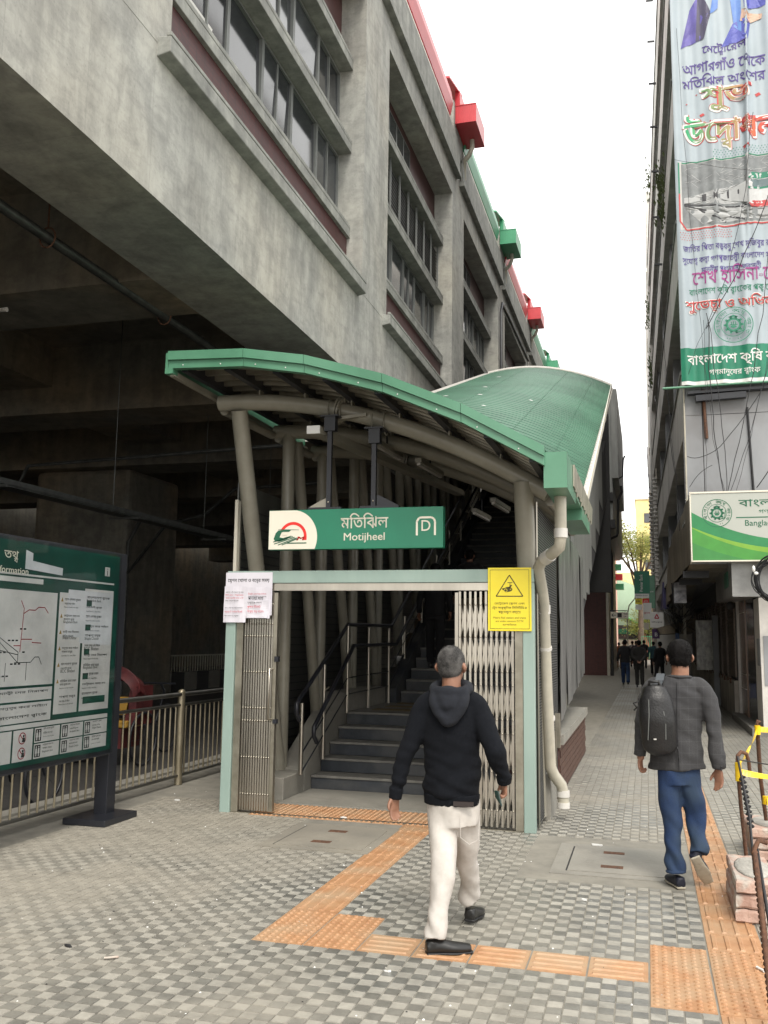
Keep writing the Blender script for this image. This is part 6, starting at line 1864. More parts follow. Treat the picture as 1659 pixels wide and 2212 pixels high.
b = MB(); b.tube([(-1.35, 70, 0), (-1.35, 70, 3.6), (-1.2, 70, 4.3), (-.8, 70, 4.8), (-.5, 70, 5.0)], .04, 8); b.build("pole", M_pvc, lp)
b = MB(); b.box(-.62, -.38, 69.9, 70.1, 4.95, 5.05); b.build("lamp_head", M_pvc, lp)
gf = thing("green_barrier", "green mesh barrier across the lane end behind the crowd", "barrier", (.2, 90, 0))
b = MB()
for k in range(10): b.box(-.5 + k * .17, -.47 + k * .17, 90, 90.03, .2, 2.2)
for z in (.2, 1.2, 2.2): b.box(-.5, 1.2, 90, 90.03, z, z + .04)
b.build("bars", M_greenFar, gf)
pb2 = thing("pink_shopfront", "pink and white shop front under a flat white canopy at the lane end", "building", (.3, 96, 0))
b = MB(); b.box(-.35, 1.4, 96, 99, 0, 5.4); b.build("wall", mat("brick_pink", S(214, 140, 120), rough=.7), pb2)
b = MB(); b.box(-.45, 1.4, 95.8, 99, 5.4, 5.8); b.box(-.45, 1.4, 95.8, 96, 3.8, 4.3); b.build("canopy", M_cream, pb2)
# rain tree
def leafmat(name, c):
    if name in MATS: return MATS[name]
    m = mat(name, c, tuple(x * .7 for x in c), scale=2, rough=.6)
    nt = m.node_tree
    tr_ = nt.nodes.new("ShaderNodeBsdfTranslucent"); tr_.inputs[0].default_value = (c[0] * 1.6, c[1] * 1.7, c[2] * 1.2, 1)
    mx = nt.nodes.new("ShaderNodeMixShader"); mx.inputs[0].default_value = .5
    out = nt.nodes["Material Output"]
    nt.links.new(nt.nodes["Principled BSDF"].outputs[0], mx.inputs[1]); nt.links.new(tr_.outputs[0], mx.inputs[2]); nt.links.new(mx.outputs[0], out.inputs[0])
    return m
def tree(name, lb, x, y, h, spread, zc, n, seed):
    t = thing(name, lb, "tree", (x, y, 0))
    R_ = random.Random(seed)
    b = MB()
    b.tube([(x, y, 0), (x + .1, y, h * .4), (x - .05, y, h * .62)], [.32, .24, .18], 10)
    limbs = []
    for k in range(11):
        a = 2 * PI * k / 11 + R_.uniform(-.3, .3)
        e = Vector((x + math.cos(a) * spread * R_.uniform(.5, .95), y + math.sin(a) * spread * .6, zc + R_.uniform(-.6, 1.4)))
        s = Vector((x, y, h * R_.uniform(.40, .62)))
        m_ = (s + e) / 2 + Vector((0, 0, R_.uniform(.1, .7)))
        b.tube([s, m_, e], [.13, .08, .03], 6)
        limbs.append((s, m_, e))
    b.build("trunk", mat("bark", (.13, .1, .075), (.08, .06, .045), scale=6, rough=.9), t)
    b = MB()
    for k in range(n):
        s, m_, e = R_.choice(limbs)
        c = m_.lerp(e, R_.uniform(.2, 1.1)) + Vector((R_.gauss(0, .6), R_.gauss(0, .6), R_.gauss(.15, .28)))
        for q in range(5):
            p = c + Vector((R_.gauss(0, .22), R_.gauss(0, .22), R_.gauss(0, .12)))
            u = Vector((R_.uniform(-1, 1), R_.uniform(-1, 1), R_.uniform(-.4, .4))).normalized() * R_.uniform(.06, .13)
            w = Vector((R_.uniform(-1, 1), R_.uniform(-1, 1), R_.uniform(-.6, .6))).normalized() * R_.uniform(.05, .11)
            b.add([p - u, p + w, p + u, p - w], [(0, 1, 2, 3)], R_.randrange(2))
    b.build("crown", [leafmat("leaf_hazed_pale", (.34, .33, .14)), leafmat("leaf_hazed_mid", (.22, .24, .09))], t)  # leaf colours brightened to stand in for bright haze
tree("rain_tree", "tall spreading rain tree with thin haze-paled foliage against the white sky", -.6, 92, 12.2, 4.2, 11.2, 1700, 5)
tree("street_tree", "lower dark green tree behind the signs at the lane end", .4, 104, 7.0, 3.0, 6.3, 1300, 8)
tree("street_tree", "small bushy tree behind the green barrier", .3, 94, 3.6, 1.6, 3.2, 900, 12)
# ============================================================ BARRIER WITH BRICKS AND TAPE
bar1 = thing("rebar_post", "rusty hooked rebar post planted in broken brick rubble", "post", (.59, 6.99, 0))
b = MB(); b.tube([(.62, 7.0, .15), (.585, 6.9, .55), (.565, 6.82, .84), (.57, 6.83, .90), (.595, 6.85, .925), (.63, 6.88, .91), (.645, 6.9, .86), (.65, 6.9, .78)], .013, 8); b.build("bar", M_rust, bar1)
bar2 = thing("rebar_post", "upright rusty rebar behind the hooked post in the second rubble pile", "post", (.85, 8.2, 0))
b = MB(); b.tube([(.90, 8.25, .1), (.83, 8.0, .6), (.80, 7.8, 1.02), (.805, 7.8, 1.06), (.82, 7.8, 1.05)], .016, 8); b.build("bar", M_rust, bar2)
bar3 = thing("rebar_post", "thick ribbed rusty rebar at the right edge nearest the camera", "post", (.46, 4.4, 0))
b = MB()
P = [(.47, 4.35, -.0), (.475, 4.8, .50), (.478, 5.0, .66), (.50, 5.02, .70), (.54, 5.03, .69)]
b.tube(P, .013, 8)
for k in range(34):
    t = k / 34; a = Vector(P[0]).lerp(Vector(P[2]), t); c = Vector(P[0]).lerp(Vector(P[2]), t + .012); b.tube([a, c], .0165, 8)
b.build("bar", M_rust, bar3)
def rubble(x0, x1, y0, y1, courses, lb, seed):
    t = thing("brick_rubble", lb, "bricks", ((x0 + x1) / 2, (y0 + y1) / 2, 0))
    R_ = random.Random(seed)
    for k in range(courses):
        n, m2 = 12, 4
        z0, z1 = .002 + k * .083, .002 + (k + 1) * .083 - .008
        v = []
        dx0, dx1 = R_.uniform(-.01, .012), R_.uniform(-.012, .01)
        per = []
        for i in range(n): per.append((x0 + dx0 + (x1 - x0 + dx1 - dx0) * i / n, y0))
        for i in range(6): per.append((x1 + dx1, y0 + (y1 - y0) * i / 6))
        for i in range(n): per.append((x1 + dx1 - (x1 - x0 + dx1 - dx0) * i / n, y1))
        for i in range(6): per.append((x0 + dx0, y1 - (y1 - y0) * i / 6))
        N = len(per)
        cx, cy = (x0 + x1) / 2, (y0 + y1) / 2
        for lv, (z, s) in enumerate(((z0, .96), (z0 + .012, 1), (z1 - .012, 1), (z1, .95))):
            for (px, py) in per:
                jx = 1 + .045 * noise.noise((px * 14, py * 14, z * 30 + seed))
                v.append((cx + (px - cx) * s * jx, cy + (py - cy) * s * jx, z + .006 * noise.noise((px * 20, py * 20, z * 9))))
        f = [(l * N + i, l * N + (i + 1) % N, (l + 1) * N + (i + 1) % N, (l + 1) * N + i) for l in range(3) for i in range(N)]
        f += [tuple(range(N))[::-1], tuple(range(3 * N, 4 * N))]
        b = MB(); b.add(v, f)
        b.build("brick", M_brickL if k < courses - 0 else M_mortar, t)
    b = MB(); v = []
    b.ell(((x0 + x1) / 2, (y0 + y1) / 2, courses * .083 - .004), ((x1 - x0) * .42, (y1 - y0) * .4, .018), 14, 6); b.build("mortar", M_mortar, t)
rubble(.475, .735, 6.16, 6.9, 3, "stack of broken salmon bricks with crumbling mortar under the hooked rebar", 3)
rubble(.74, 1.05, 7.9, 8.5, 3, "second broken brick pile half out of frame behind the barrier", 6)
bt = thing("barrier_tape", "twisted yellow tape and black cable tied between the rebar posts", "tape", (.7, 6.9, .9))
def tape(p, q, sag, w=.028, tw=1.5, n=26):
    b = MB(); p, q = Vector(p), Vector(q); v = []
    for i in range(n + 1):
        t = i / n; c = p.lerp(q, t) - Vector((0, 0, sag * 4 * t * (1 - t)))
        a = tw * PI * t + .4
        o_ = Vector((.0, math.sin(a), math.cos(a))) * w
        v += [c - o_, c + o_]
    b.add(v, [(2 * i, 2 * i + 1, 2 * i + 3, 2 * i + 2) for i in range(n)])
    b.add([(x, y + .0015, z) for x, y, z in v], [(2 * i, 2 * i + 2, 2 * i + 3, 2 * i + 1) for i in range(n)])
    b.build("tape", M_tape, bt)
tape((.565, 6.80, .80), (1.1, 6.85, .76), .015, .022, .5)
tape((.57, 6.82, .84), (.80, 7.8, 1.0), .03, .022, 2.2)
tape((.80, 7.8, 1.0), (1.5, 7.7, 1.02), .01, .022, .4)
tape((.86, 7.9, .45), (1.3, 7.8, .34), .03, .03, 1.3)
b = MB(); b.tube([(.567, 6.79, .74), (.567, 6.79, .86)], .021, 8); b.tube([(.80, 7.79, .96), (.80, 7.79, 1.03)], .022, 8); b.tube([(.86, 7.95, .42), (.86, 7.95, .48)], .028, 8); b.build("tape_wrap", M_tape, bt)
b = MB(); b.tube([(.565, 6.78, .90), (.60, 6.5, .55), (.56, 5.9, .35), (.50, 5.2, .56), (.49, 5.0, .66), (.5, 4.7, .4), (.53, 4.3, .2)], .008, 6)
b.tube([(.565, 6.78, .88), (.8, 6.8, .85), (1.3, 6.85, .84)], .004, 5); b.build("cable", M_cable, bt)
b = MB()
for k in range(40):
    z = .78 - k * .0085; b.ell((.585 + .0012 * k + .012 * math.sin(k * 1.7), 6.76, z), (.009 + .005 * abs(math.sin(k * .9)), .006, .011), 6, 4)
b.build("torn_strip", M_cable, bt)
# foreground right floor, plain concrete edge
# ============================================================ PEOPLE
def V(*a): return Vector(a)
class Blob:
    """collects overlapping tapered volumes, then fuses them into one continuous skin"""
    def __init__(s): s.b = MB()
    def limb(s, pts, rad, n=14, flat=1.0, ref=(0, 1, 0)):
        # rad: list of r or (ra, rb): ra sideways (perp to ref), rb along ref
        pts = [Vector(p) for p in pts]
        # smooth subdivision (Catmull-Rom)
        P, Rr = [], []
        rr = [(r, r * flat) if not isinstance(r, (tuple, list)) else tuple(r) for r in rad]
        for i in range(len(pts) - 1):
            p0, p1, p2, p3 = pts[max(i - 1, 0)], pts[i], pts[i + 1], pts[min(i + 2, len(pts) - 1)]
            for k in range(5):
                t = k / 5
                P.append(0.5 * ((2 * p1) + (p2 - p0) * t + (2 * p0 - 5 * p1 + 4 * p2 - p3) * t * t + (3 * p1 - p0 - 3 * p2 + p3) * t ** 3))
                Rr.append(tuple(rr[i][q] + (rr[i + 1][q] - rr[i][q]) * (t * t * (3 - 2 * t)) for q in (0, 1)))
        P.append(pts[-1]); Rr.append(rr[-1])
        ref = Vector(ref)
        rings = []
        for i, p in enumerate(P):
            d = (P[min(i + 1, len(P) - 1)] - P[max(i - 1, 0)]).normalized()
            a = d.cross(ref)
            if a.length < 1e-3: a = d.cross(Vector((1, 0, 0)))
            a.normalize(); c = a.cross(d)
            rings.append([p + a * Rr[i][0] * math.cos(2 * PI * k / n) + c * Rr[i][1] * math.sin(2 * PI * k / n) for k in range(n)])
        v = [q for r in rings for q in r]
        f = []
        for i in range(len(P) - 1):
            for k in range(n):
                k2 = (k + 1) % n
                f.append((i * n + k, i * n + k2, (i + 1) * n + k2, (i + 1) * n + k))
        f += [tuple(range(n))[::-1], tuple((len(P) - 1) * n + k for k in range(n))]
        s.b.add(v, f)
        return s
    def ball(s, c, r, R=None):
        s.b.ell(c, r, 18, 12, R=R); return s
    def build(s, name, m_, parent, vox=.010, smooth=6, wrinkle=None, crop=None):
        me = s.b.mesh("tmp", m_)
        o = bpy.data.objects.new("tmp", me); C.objects.link(o)
        md = o.modifiers.new("r", 'REMESH'); md.mode = 'VOXEL'; md.voxel_size = vox; md.use_smooth_shade = True
        ms = o.modifiers.new("s", 'SMOOTH'); ms.iterations = smooth; ms.factor = .5
        dg = bpy.context.evaluated_depsgraph_get(); dg.update()
        nm = bpy.data.meshes.new_from_object(o.evaluated_get(dg))
        bpy.data.objects.remove(o); bpy.data.meshes.remove(me)
        nm.name = name
        if wrinkle:
            nm.update()
            nrm = [v.normal.copy() for v in nm.vertices]
            for v, n_ in zip(nm.vertices, nrm):
                v.co += n_ * wrinkle(v.co, n_)
        off = LOC.get(parent.name, (0, 0, 0))
        T_ = Matrix.Translation((-off[0], -off[1], -off[2]))
        nm.transform(T_)
        nm.materials.clear(); nm.materials.append(m_)
        for p in nm.polygons: p.use_smooth = True
        ob = bpy.data.objects.new(name, nm); C.objects.link(ob)
        ob.parent = parent; LOC[ob.name] = off
        return ob
M_skin = mat("skin_brown", (.27, .135, .085), (.22, .105, .065), scale=20, rough=.5)
M_hairG = mat("short_grey_hair", (.05, .047, .045), (.014, .0135, .0135), scale=90, rough=.75, bump=.8, bscale=260, c3=(.12, .115, .11), s3=14)
M_hairB = mat("black_hair", (.008, .007, .007), (.004, .0035, .0035), scale=70, rough=.6, bump=.5, bscale=200, spec=.12)
M_hood_n = mat("navy_knit", (.0075, .0095, .0155), (.005, .0065, .011), scale=60, rough=.95, bump=.35, bscale=300)
M_knit = mat("black_knit", (.0065, .0075, .0105), (.004, .005, .0075), scale=60, rough=.97, bump=.35, bscale=300, spec=.2)
M_cream_tr = mat("cream_cotton", (.54, .51, .475), (.45, .42, .385), scale=14, rough=.9, bump=.12, bscale=200)
M_shoe = mat("black_leather", (.012, .012, .012), rough=.38)
M_jean = mat("blue_denim", (.010, .034, .105), (.007, .022, .072), scale=120, rough=.85, bump=.3, bscale=500, c3=(.022, .042, .075), s3=3.0)
M_tweed = mat("grey_tweed", (.052, .052, .054), (.030, .030, .032), scale=260, rough=.95, bump=.2, bscale=400, stretch=(1, 1, .5), contrast=(.35, .65), c3=(.036, .036, .039), s3=5)
for ax, s_ in ((0, 1 / .052), (2, 1 / .075)):
    lined(M_tweed, s_, .16, (.12, .12, .125), width=.06, axis=ax)
M_bag = mat("black_nylon", (.012, .012, .013), (.007, .007, .008), scale=30, rough=.42, bump=.3, bscale=90)
M_darkcloth = mat("dark_wool", (.016, .016, .018), rough=.95)
M_browncloth = mat("charcoal_suit", (.035, .034, .032), rough=.95)

def hand(bl, w, d, palm_n, side, size=.178, curl=.5, thumb_side=None):
    """w wrist, d direction of fingers, palm_n palm normal, side +1/-1 thumb direction sign"""
    d = d.normalized(); n = (palm_n - d * palm_n.dot(d)).normalized(); s = d.cross(n) * side
    k = size / .18
    bl.limb([w - d * .02, w + d * .03 * k, w + d * .085 * k], [(.024 * k, .017 * k), (.036 * k, .016 * k), (.040 * k, .014 * k)], 12, ref=n)
    for i, (off, L) in enumerate(((.029, .070), (.0105, .078), (-.009, .072), (-.027, .056))):
        r0 = w + d * .08 * k + s * off * k
        c = curl * (1 + .15 * i)
        d1 = (d * math.cos(c * .6) + n * math.sin(c * .6)); d2 = (d * math.cos(c * 1.5) + n * math.sin(c * 1.5)); d3 = (d * math.cos(c * 2.3) + n * math.sin(c * 2.3))
        p1 = r0 + d1 * L * .48 * k; p2 = p1 + d2 * L * .30 * k; p3 = p2 + d3 * L * .26 * k
        bl.limb([r0, p1, p2, p3], [.0098 * k, .0092 * k, .0085 * k, .0068 * k], 8)
    t0 = w + d * .025 * k + s * .028 * k
    t1 = t0 + (d * .7 + s * .55 + n * .25).normalized() * .040 * k
    t2 = t1 + (d * .9 + s * .15 + n * .45).normalized() * .030 * k
    bl.limb([t0 - s * .012, t0, t1, t2], [.014 * k, .0135 * k, .011 * k, .008 * k], 8)

def head(bl, c, F, k=1.0):
    """c centre of skull, F facing direction (unit, horizontal)"""
    X = Vector((F.y, -F.x, 0)); Z = Vector((0, 0, 1))
    R = Matrix((X, F, Z)).transposed()
    bl.ball(c + Z * .012 * k - F * .008 * k, (.074 * k, .092 * k, .096 * k), R)
    bl.ball(c - Z * .045 * k + F * .022 * k, (.060 * k, .070 * k, .070 * k), R)
    bl.ball(c - Z * .092 * k + F * .048 * k, (.030 * k, .032 * k, .026 * k), R)       # chin
    bl.limb([c + F * .088 * k + Z * .005, c + F * .108 * k - Z * .030 * k, c + F * .094 * k - Z * .040 * k], [.010 * k, .014 * k, .012 * k], 8)
    for s in (-1, 1):
        e = c + X * s * .077 * k - Z * .012 * k - F * .004
        bl.limb([e + Z * .026 * k - F * .012 * k, e + X * s * .011 * k - F * .020 * k, e - Z * .028 * k], [(.009 * k, .014 * k), (.010 * k, .020 * k), (.008 * k, .010 * k)], 8, ref=F)
        bl.ball(c + X * s * .031 * k + F * .084 * k + Z * .022 * k, (.020 * k, .010 * k, .007 * k), R)
    bl.limb([c + X * -.024 * k + F * .090 * k - Z * .066 * k, c + F * .098 * k - Z * .066 * k, c + X * .024 * k + F * .090 * k - Z * .066 * k], [.006 * k, .009 * k, .006 * k], 8)
    return R
def strands(hair_ob, n, L, m_, parent, seed=1, down=.5, front=None):
    """short hair standing off the scalp"""
    R_ = random.Random(seed)
    me = hair_ob.data
    off = Vector(LOC.get(parent.name, (0, 0, 0)))
    b = MB()
    vs_ = list(me.vertices)
    me.update()
    for _ in range(n):
        v = R_.choice(vs_)
        p = v.co + off; nn = v.normal
        d = (nn * .8 + V(R_.gauss(0, .35), R_.gauss(0, .35), R_.gauss(0, .35) - down)).normalized()
        w = d.cross(V(R_.gauss(0, 1), R_.gauss(0, 1), R_.gauss(0, 1))).normalized() * .0009
        l = L * R_.uniform(.5, 1.2)
        b.add([p - w - nn * .002, p + w - nn * .002, p + d * l], [(0, 1, 2)])
    return b.build("hair_strands", m_, hair_ob, kind='stuff')
def face_bits(t, c, F, k=1.0):
    X = Vector((F.y, -F.x, 0)); Z = Vector((0, 0, 1))
    for s in (-1, 1):
        b = MB(); p = c + X * s * .031 * k + F * .080 * k + Z * .008 * k
        b.ell(p, (.013 * k, .013 * k, .011 * k), 10, 8); e = b.build("eye", M_white, t)
        b = MB(); b.ell(p + F * .009 * k, (.006 * k, .006 * k, .006 * k), 8, 6); b.build("iris", M_ink, e)
def shoe(t, heel, toe, m_, sole=None, h=.075, w=.046):
    bl = Blob(); heel, toe = Vector(heel), Vector(toe); d = toe - heel
    Z = Vector((0, 0, 1))
    bl.limb([heel + Z * .035, heel + d * .25 + Z * .040, heel + d * .6 + Z * .030, heel + d * .93 + Z * .024], [(.032, .034), (.036, .040), (w, .030), (.034, .022)], 14, ref=Z)
    bl.limb([heel + d * .12 + Z * .03, heel + d * .13 + Z * h], [.036, .034], 12)
    s = bl.build("shoe", m_, t, vox=.007, smooth=4)
    if sole:
        bl = Blob()
        bl.limb([heel + Z * .008, heel + d * .3 + Z * .008, heel + d * .6 + Z * .008, heel + d * .97 + Z * .008], [(.034, .011), (.036, .010), (w + .002, .010), (.034, .009)], 14, ref=Z)
        bl.build("sole", sole, s, vox=.006, smooth=2)
    return s

# ---------------- man in the black hooded sweater
m1 = thing("person", "man in black hooded sweater and cream trousers walking towards the stairs holding a phone", "person", (-1.07, 5.3, 0))
F = V(.10, 1, 0).normalized()
hc = V(-1.086, 5.30, 1.505)
sk = Blob()
head(sk, hc, F, .98)
sk.limb([(-1.083, 5.285, 1.46), (-1.083, 5.275, 1.40), (-1.083, 5.28, 1.30)], [.056, .054, .07])
sk.limb([(-1.083, 5.29, 1.33), (-1.083, 5.30, 1.1), (-1.083, 5.30, .85), (-1.083, 5.30, .72)], [(.13, .09), (.135, .095), (.125, .09), (.13, .095)], 16)
for s, P in ((-1, [(-1.235, 5.29, 1.27), (-1.335, 5.24, 1.01), (-1.392, 5.22, .77)]), (1, [(-.93, 5.29, 1.27), (-.815, 5.22, 1.05), (-.785, 5.30, .87)])):
    sk.limb([(-1.083, 5.29, 1.29)] + P, [.05, .045, .035, .024])
hand(sk, V(-1.393, 5.22, .775), V(-.06, -.03, -1), V(.7, -.5, 0), 1, .170, .45)
hand(sk, V(-.785, 5.30, .875), V(-.02, .10, -1), V(-.8, -.5, 0), 1, .155, 1.0)
sk.limb([(-1.13, 5.30, .74), (-1.10, 5.16, .42), (-1.115, 5.06, .10)], [.05, .030, .024])
sk.limb([(-1.02, 5.30, .74), (-1.03, 5.46, .42), (-1.036, 5.63, .13)], [.05, .026, .020])
sk.build("body", M_skin, m1, vox=.006, smooth=3)
face_bits(m1, hc, F)
hb = Blob(); Xv = V(F.y, -F.x, 0); Rm = Matrix((Xv, F, V(0, 0, 1))).transposed()
hb.ball(hc + V(0, 0, .020) - F * .012, (.0795, .0955, .0945), Rm); hb.ball(hc + V(0, 0, -.018) - F * .032, (.068, .070, .066), Rm)
ho = hb.build("hair", M_hairG, m1, vox=.007, smooth=4, wrinkle=lambda co, n: .0015 * noise.noise(co * 60))
strands(ho, 5200, .007, M_hairG, m1, 1, .35)
strands(ho, 1500, .006, mat("silver_hair", (.22, .21, .2), rough=.6), m1, 2, .35)
def knit_fold(co, n):
    z = co.z
    low = max(0, min(1, (1.12 - z) / .25))
    a = noise.noise(V(co.x * 5, co.y * 5, z * 22 + co.x * 7))
    b_ = noise.noise(V(co.x * 3 + 9, co.y * 4, z * 11 - co.x * 9))
    return .014 * a * (low * .9 + .15) + .014 * b_ * (low * .6 + .4)
hd = Blob()
hd.limb([(-1.083, 5.285, 1.385), (-1.083, 5.285, 1.33), (-1.083, 5.29, 1.265), (-1.083, 5.295, 1.13), (-1.083, 5.30, .97), (-1.083, 5.30, .83), (-1.083, 5.30, .775)],
        [(.075, .07), (.115, .088), (.165, .112), (.168, .122), (.162, .122), (.163, .122), (.158, .118)], 24)
hd.limb([(-1.13, 5.285, 1.335), (-1.22, 5.285, 1.285), (-1.262, 5.275, 1.21), (-1.318, 5.245, 1.05), (-1.345, 5.235, .98), (-1.388, 5.22, .80)], [.052, .064, .064, .056, .052, .040], 16)
hd.limb([(-1.04, 5.285, 1.335), (-.945, 5.285, 1.285), (-.905, 5.275, 1.21), (-.838, 5.225, 1.07), (-.815, 5.225, 1.02), (-.785, 5.29, .885)], [.052, .064, .066, .058, .055, .043], 16)
hoodie = hd.build("sweater", M_knit, m1, vox=.009, smooth=5, wrinkle=knit_fold)
b = Blob()
b.limb([(-1.083, 5.30, .795), (-1.083, 5.30, .735)], [(.160, .120), (.157, .117)], 24); b.build("hem_rib", M_knit, hoodie, vox=.008, smooth=2, wrinkle=lambda co, n: .0018 * math.sin(math.atan2(co.y - 5.3, co.x + 1.083) * 70))
b = Blob(); b.limb([(-1.385, 5.221, .815), (-1.393, 5.22, .755)], [.041, .037], 16); b.build("cuff", M_knit, hoodie, vox=.006, smooth=2)
b = Blob(); b.limb([(-.787, 5.285, .905), (-.785, 5.30, .862)], [.044, .039], 16); b.build("cuff", M_knit, hoodie, vox=.006, smooth=2)
b = Blob()
n = 20      # hood rolled round the neck, hanging to a soft point behind
pts = [V(-1.083 + .098 * math.cos(a), 5.27 + .088 * math.sin(a), 1.378 - .022 * math.cos(a - PI * 1.5)) for a in [2 * PI * k / n for k in range(n)]]
b.limb(pts + [pts[0]], [.031] * (n + 1), 10)
b.limb([(-1.17, 5.22, 1.375), (-1.155, 5.175, 1.29), (-1.075, 5.16, 1.20), (-1.0, 5.175, 1.29), (-.995, 5.22, 1.375)], [.026, .034, .036, .034, .026], 12)
b.limb([(-1.13, 5.205, 1.36), (-1.083, 5.175, 1.285), (-1.04, 5.205, 1.36)], [.04, .05, .04], 12)
b.limb([(-1.083, 5.20, 1.34), (-1.080, 5.165, 1.24), (-1.078, 5.168, 1.185)], [(.085, .035), (.075, .028), (.03, .02)], 14)
b.ball((-1.083, 5.195, 1.275), (.088, .038, .085)); b.ball((-1.083, 5.205, 1.345), (.075, .04, .05))
b.build("hood", M_hood_n, hoodie, vox=.008, smooth=4, wrinkle=lambda co, n: .006 * noise.noise(V(co.x * 9, co.y * 9, co.z * 26)))
def tr_fold(amp, kz=13):
    def f(co, n):
        bot = max(0, min(1, (.35 - co.z) / .3))
        a = noise.noise(V(co.x * 9, co.y * 9, co.z * 5)) * amp * .8
        return a + amp * (.35 + 1.1 * bot) * noise.noise(V(co.x * 6 + 3, co.y * 6, co.z * kz + co.x * 12))
    return f
tr = Blob()
tr.limb([(-1.078, 5.30, .80), (-1.078, 5.30, .72), (-1.076, 5.30, .62)], [(.140, .105), (.146, .112), (.138, .112)], 22)
tr.limb([(-1.135, 5.30, .72), (-1.125, 5.25, .56), (-1.098, 5.15, .40), (-1.112, 5.09, .22), (-1.118, 5.055, .075)], [(.080, .096), (.077, .086), (.065, .070), (.058, .062), (.063, .072)], 18)
tr.limb([(-1.018, 5.30, .72), (-1.018, 5.38, .56), (-1.030, 5.48, .40), (-1.035, 5.58, .24), (-1.038, 5.64, .15)], [(.080, .096), (.077, .086), (.063, .067), (.056, .06), (.060, .062)], 18)
tro = tr.build("trousers", M_cream_tr, m1, vox=.008, smooth=4, wrinkle=tr_fold(.020, 11))
b = MB()
for P in ([(-1.01, 5.175, .70), (-1.01, 5.178, .58), (-.96, 5.18, .545), (-.915, 5.20, .57), (-.905, 5.205, .70)],): b.tube(P, .0022, 5)
b.build("pocket_seam", M_cream_tr, tro)
b = MB(); b.hexa([(-1.05, 5.176, .742), (-.94, 5.185, .742), (-.94, 5.20, .742), (-1.05, 5.20, .742), (-1.05, 5.178, .768), (-.94, 5.187, .768), (-.94, 5.20, .768), (-1.05, 5.20, .768)]); b.build("belt", mat("brown_belt", (.022, .012, .010), rough=.5), m1)
shoe(m1, (-1.165, 5.035, .0), (-.93, 5.15, .0), M_shoe, M_cable)
shoe(m1, (-1.04, 5.60, .02), (-1.015, 5.86, .0), M_shoe, M_cable)
ph = thing("phone", "small dark green phone held in the right hand of the man in the black sweater", "phone", (-.80, 5.27, .80))
b = MB(); b.hexa([(-.825, 5.235, .79), (-.79, 5.225, .745), (-.785, 5.24, .745), (-.82, 5.25, .79), (-.835, 5.235, .83), (-.81, 5.225, .83), (-.805, 5.24, .83), (-.83, 5.25, .83)])
b.build("case", mat("green_plastic", (.01, .03, .025), rough=.3), ph, bevel=.004)

# ---------------- man in the tweed jacket
m2 = thing("person", "man in grey checked blazer and blue jeans walking down the lane with a backpack", "person", (.18, 6.95, 0))
F = V(-.05, 1, 0).normalized(); hc = V(.218, 6.95, 1.558)
sk = Blob(); head(sk, hc, F, 1.0)
sk.limb([(.218, 6.93, 1.51), (.218, 6.925, 1.44), (.2, 6.93, 1.34)], [.060, .060, .075])
sk.limb([(.19, 6.94, 1.36), (.18, 6.95, 1.1), (.18, 6.95, .9), (.18, 6.95, .78)], [(.15, .1), (.145, .1), (.135, .095), (.14, .1)], 16)
for P in ([(.02, 6.93, 1.32), (-.035, 6.90, 1.05), (-.065, 6.92, .84)], [(.36, 6.93, 1.32), (.42, 6.90, 1.04), (.445, 6.88, .80)]):
    sk.limb([(.19, 6.94, 1.33)] + P, [.05, .046, .036, .025])
hand(sk, V(-.066, 6.92, .845), V(.0, .06, -1), V(.8, -.4, 0), 1, .150, 1.0)
hand(sk, V(.447, 6.88, .80), V(.04, -.02, -1), V(-.6, -.7, 0), 1, .175, .35)
sk.limb([(.12, 6.95, .78), (.135, 6.93, .42), (.148, 6.90, .12)], [.055, .04, .03]); sk.limb([(.25, 6.95, .78), (.293, 6.98, .46), (.298, 6.91, .24)], [.055, .04, .03])
sk.build("body", M_skin, m2, vox=.006, smooth=3); face_bits(m2, hc, F)
hb = Blob(); Xv = V(F.y, -F.x, 0); Rm = Matrix((Xv, F, V(0, 0, 1))).transposed()
hb.ball(hc + V(0, 0, .026) - F * .010, (.086, .102, .094), Rm); hb.ball(hc + V(0, 0, -.020) - F * .034, (.074, .072, .070), Rm); hb.ball(hc + V(.02, 0, .075) + F * .04, (.06, .07, .04), Rm)
ho = hb.build("hair", M_hairB, m2, vox=.007, smooth=4, wrinkle=lambda co, n: .006 * noise.noise(V(co.x * 26, co.y * 26, co.z * 14)))
strands(ho, 6500, .016, M_hairB, m2, 3, .9)
b = Blob(); b.limb([(.215, 6.925, 1.425), (.212, 6.928, 1.385)], [(.068, .066), (.085, .078)], 18); b.build("shirt_collar", mat("shirt_dark", (.05, .05, .06), rough=.8), m2, vox=.008, smooth=2)
jk = Blob()
jk.limb([(.21, 6.93, 1.415), (.205, 6.935, 1.37), (.19, 6.94, 1.31), (.185, 6.95, 1.15), (.18, 6.95, 1.0), (.178, 6.955, .86), (.180, 6.96, .785)],
        [(.088, .084), (.14, .10), (.190, .112), (.178, .120), (.165, .116), (.182, .126), (.196, .134)], 26)
jk.limb([(.13, 6.935, 1.375), (.03, 6.93, 1.345), (-.012, 6.92, 1.26), (-.042, 6.90, 1.08), (-.055, 6.90, 1.0), (-.068, 6.92, .865)], [.048, .060, .061, .055, .050, .043], 16)
jk.limb([(.27, 6.935, 1.375), (.355, 6.93, 1.345), (.395, 6.92, 1.26), (.428, 6.89, 1.07), (.438, 6.885, 1.0), (.448, 6.88, .80)], [.048, .060, .061, .054, .050, .045], 16)
jkt = jk.build("jacket", M_tweed, m2, vox=.010, smooth=5, wrinkle=lambda co, n: .011 * noise.noise(V(co.x * 5, co.y * 5, co.z * 9 + co.x * 6)) + .007 * noise.noise(V(co.x * 12, co.y * 12, co.z * 20 + co.x * 9)))
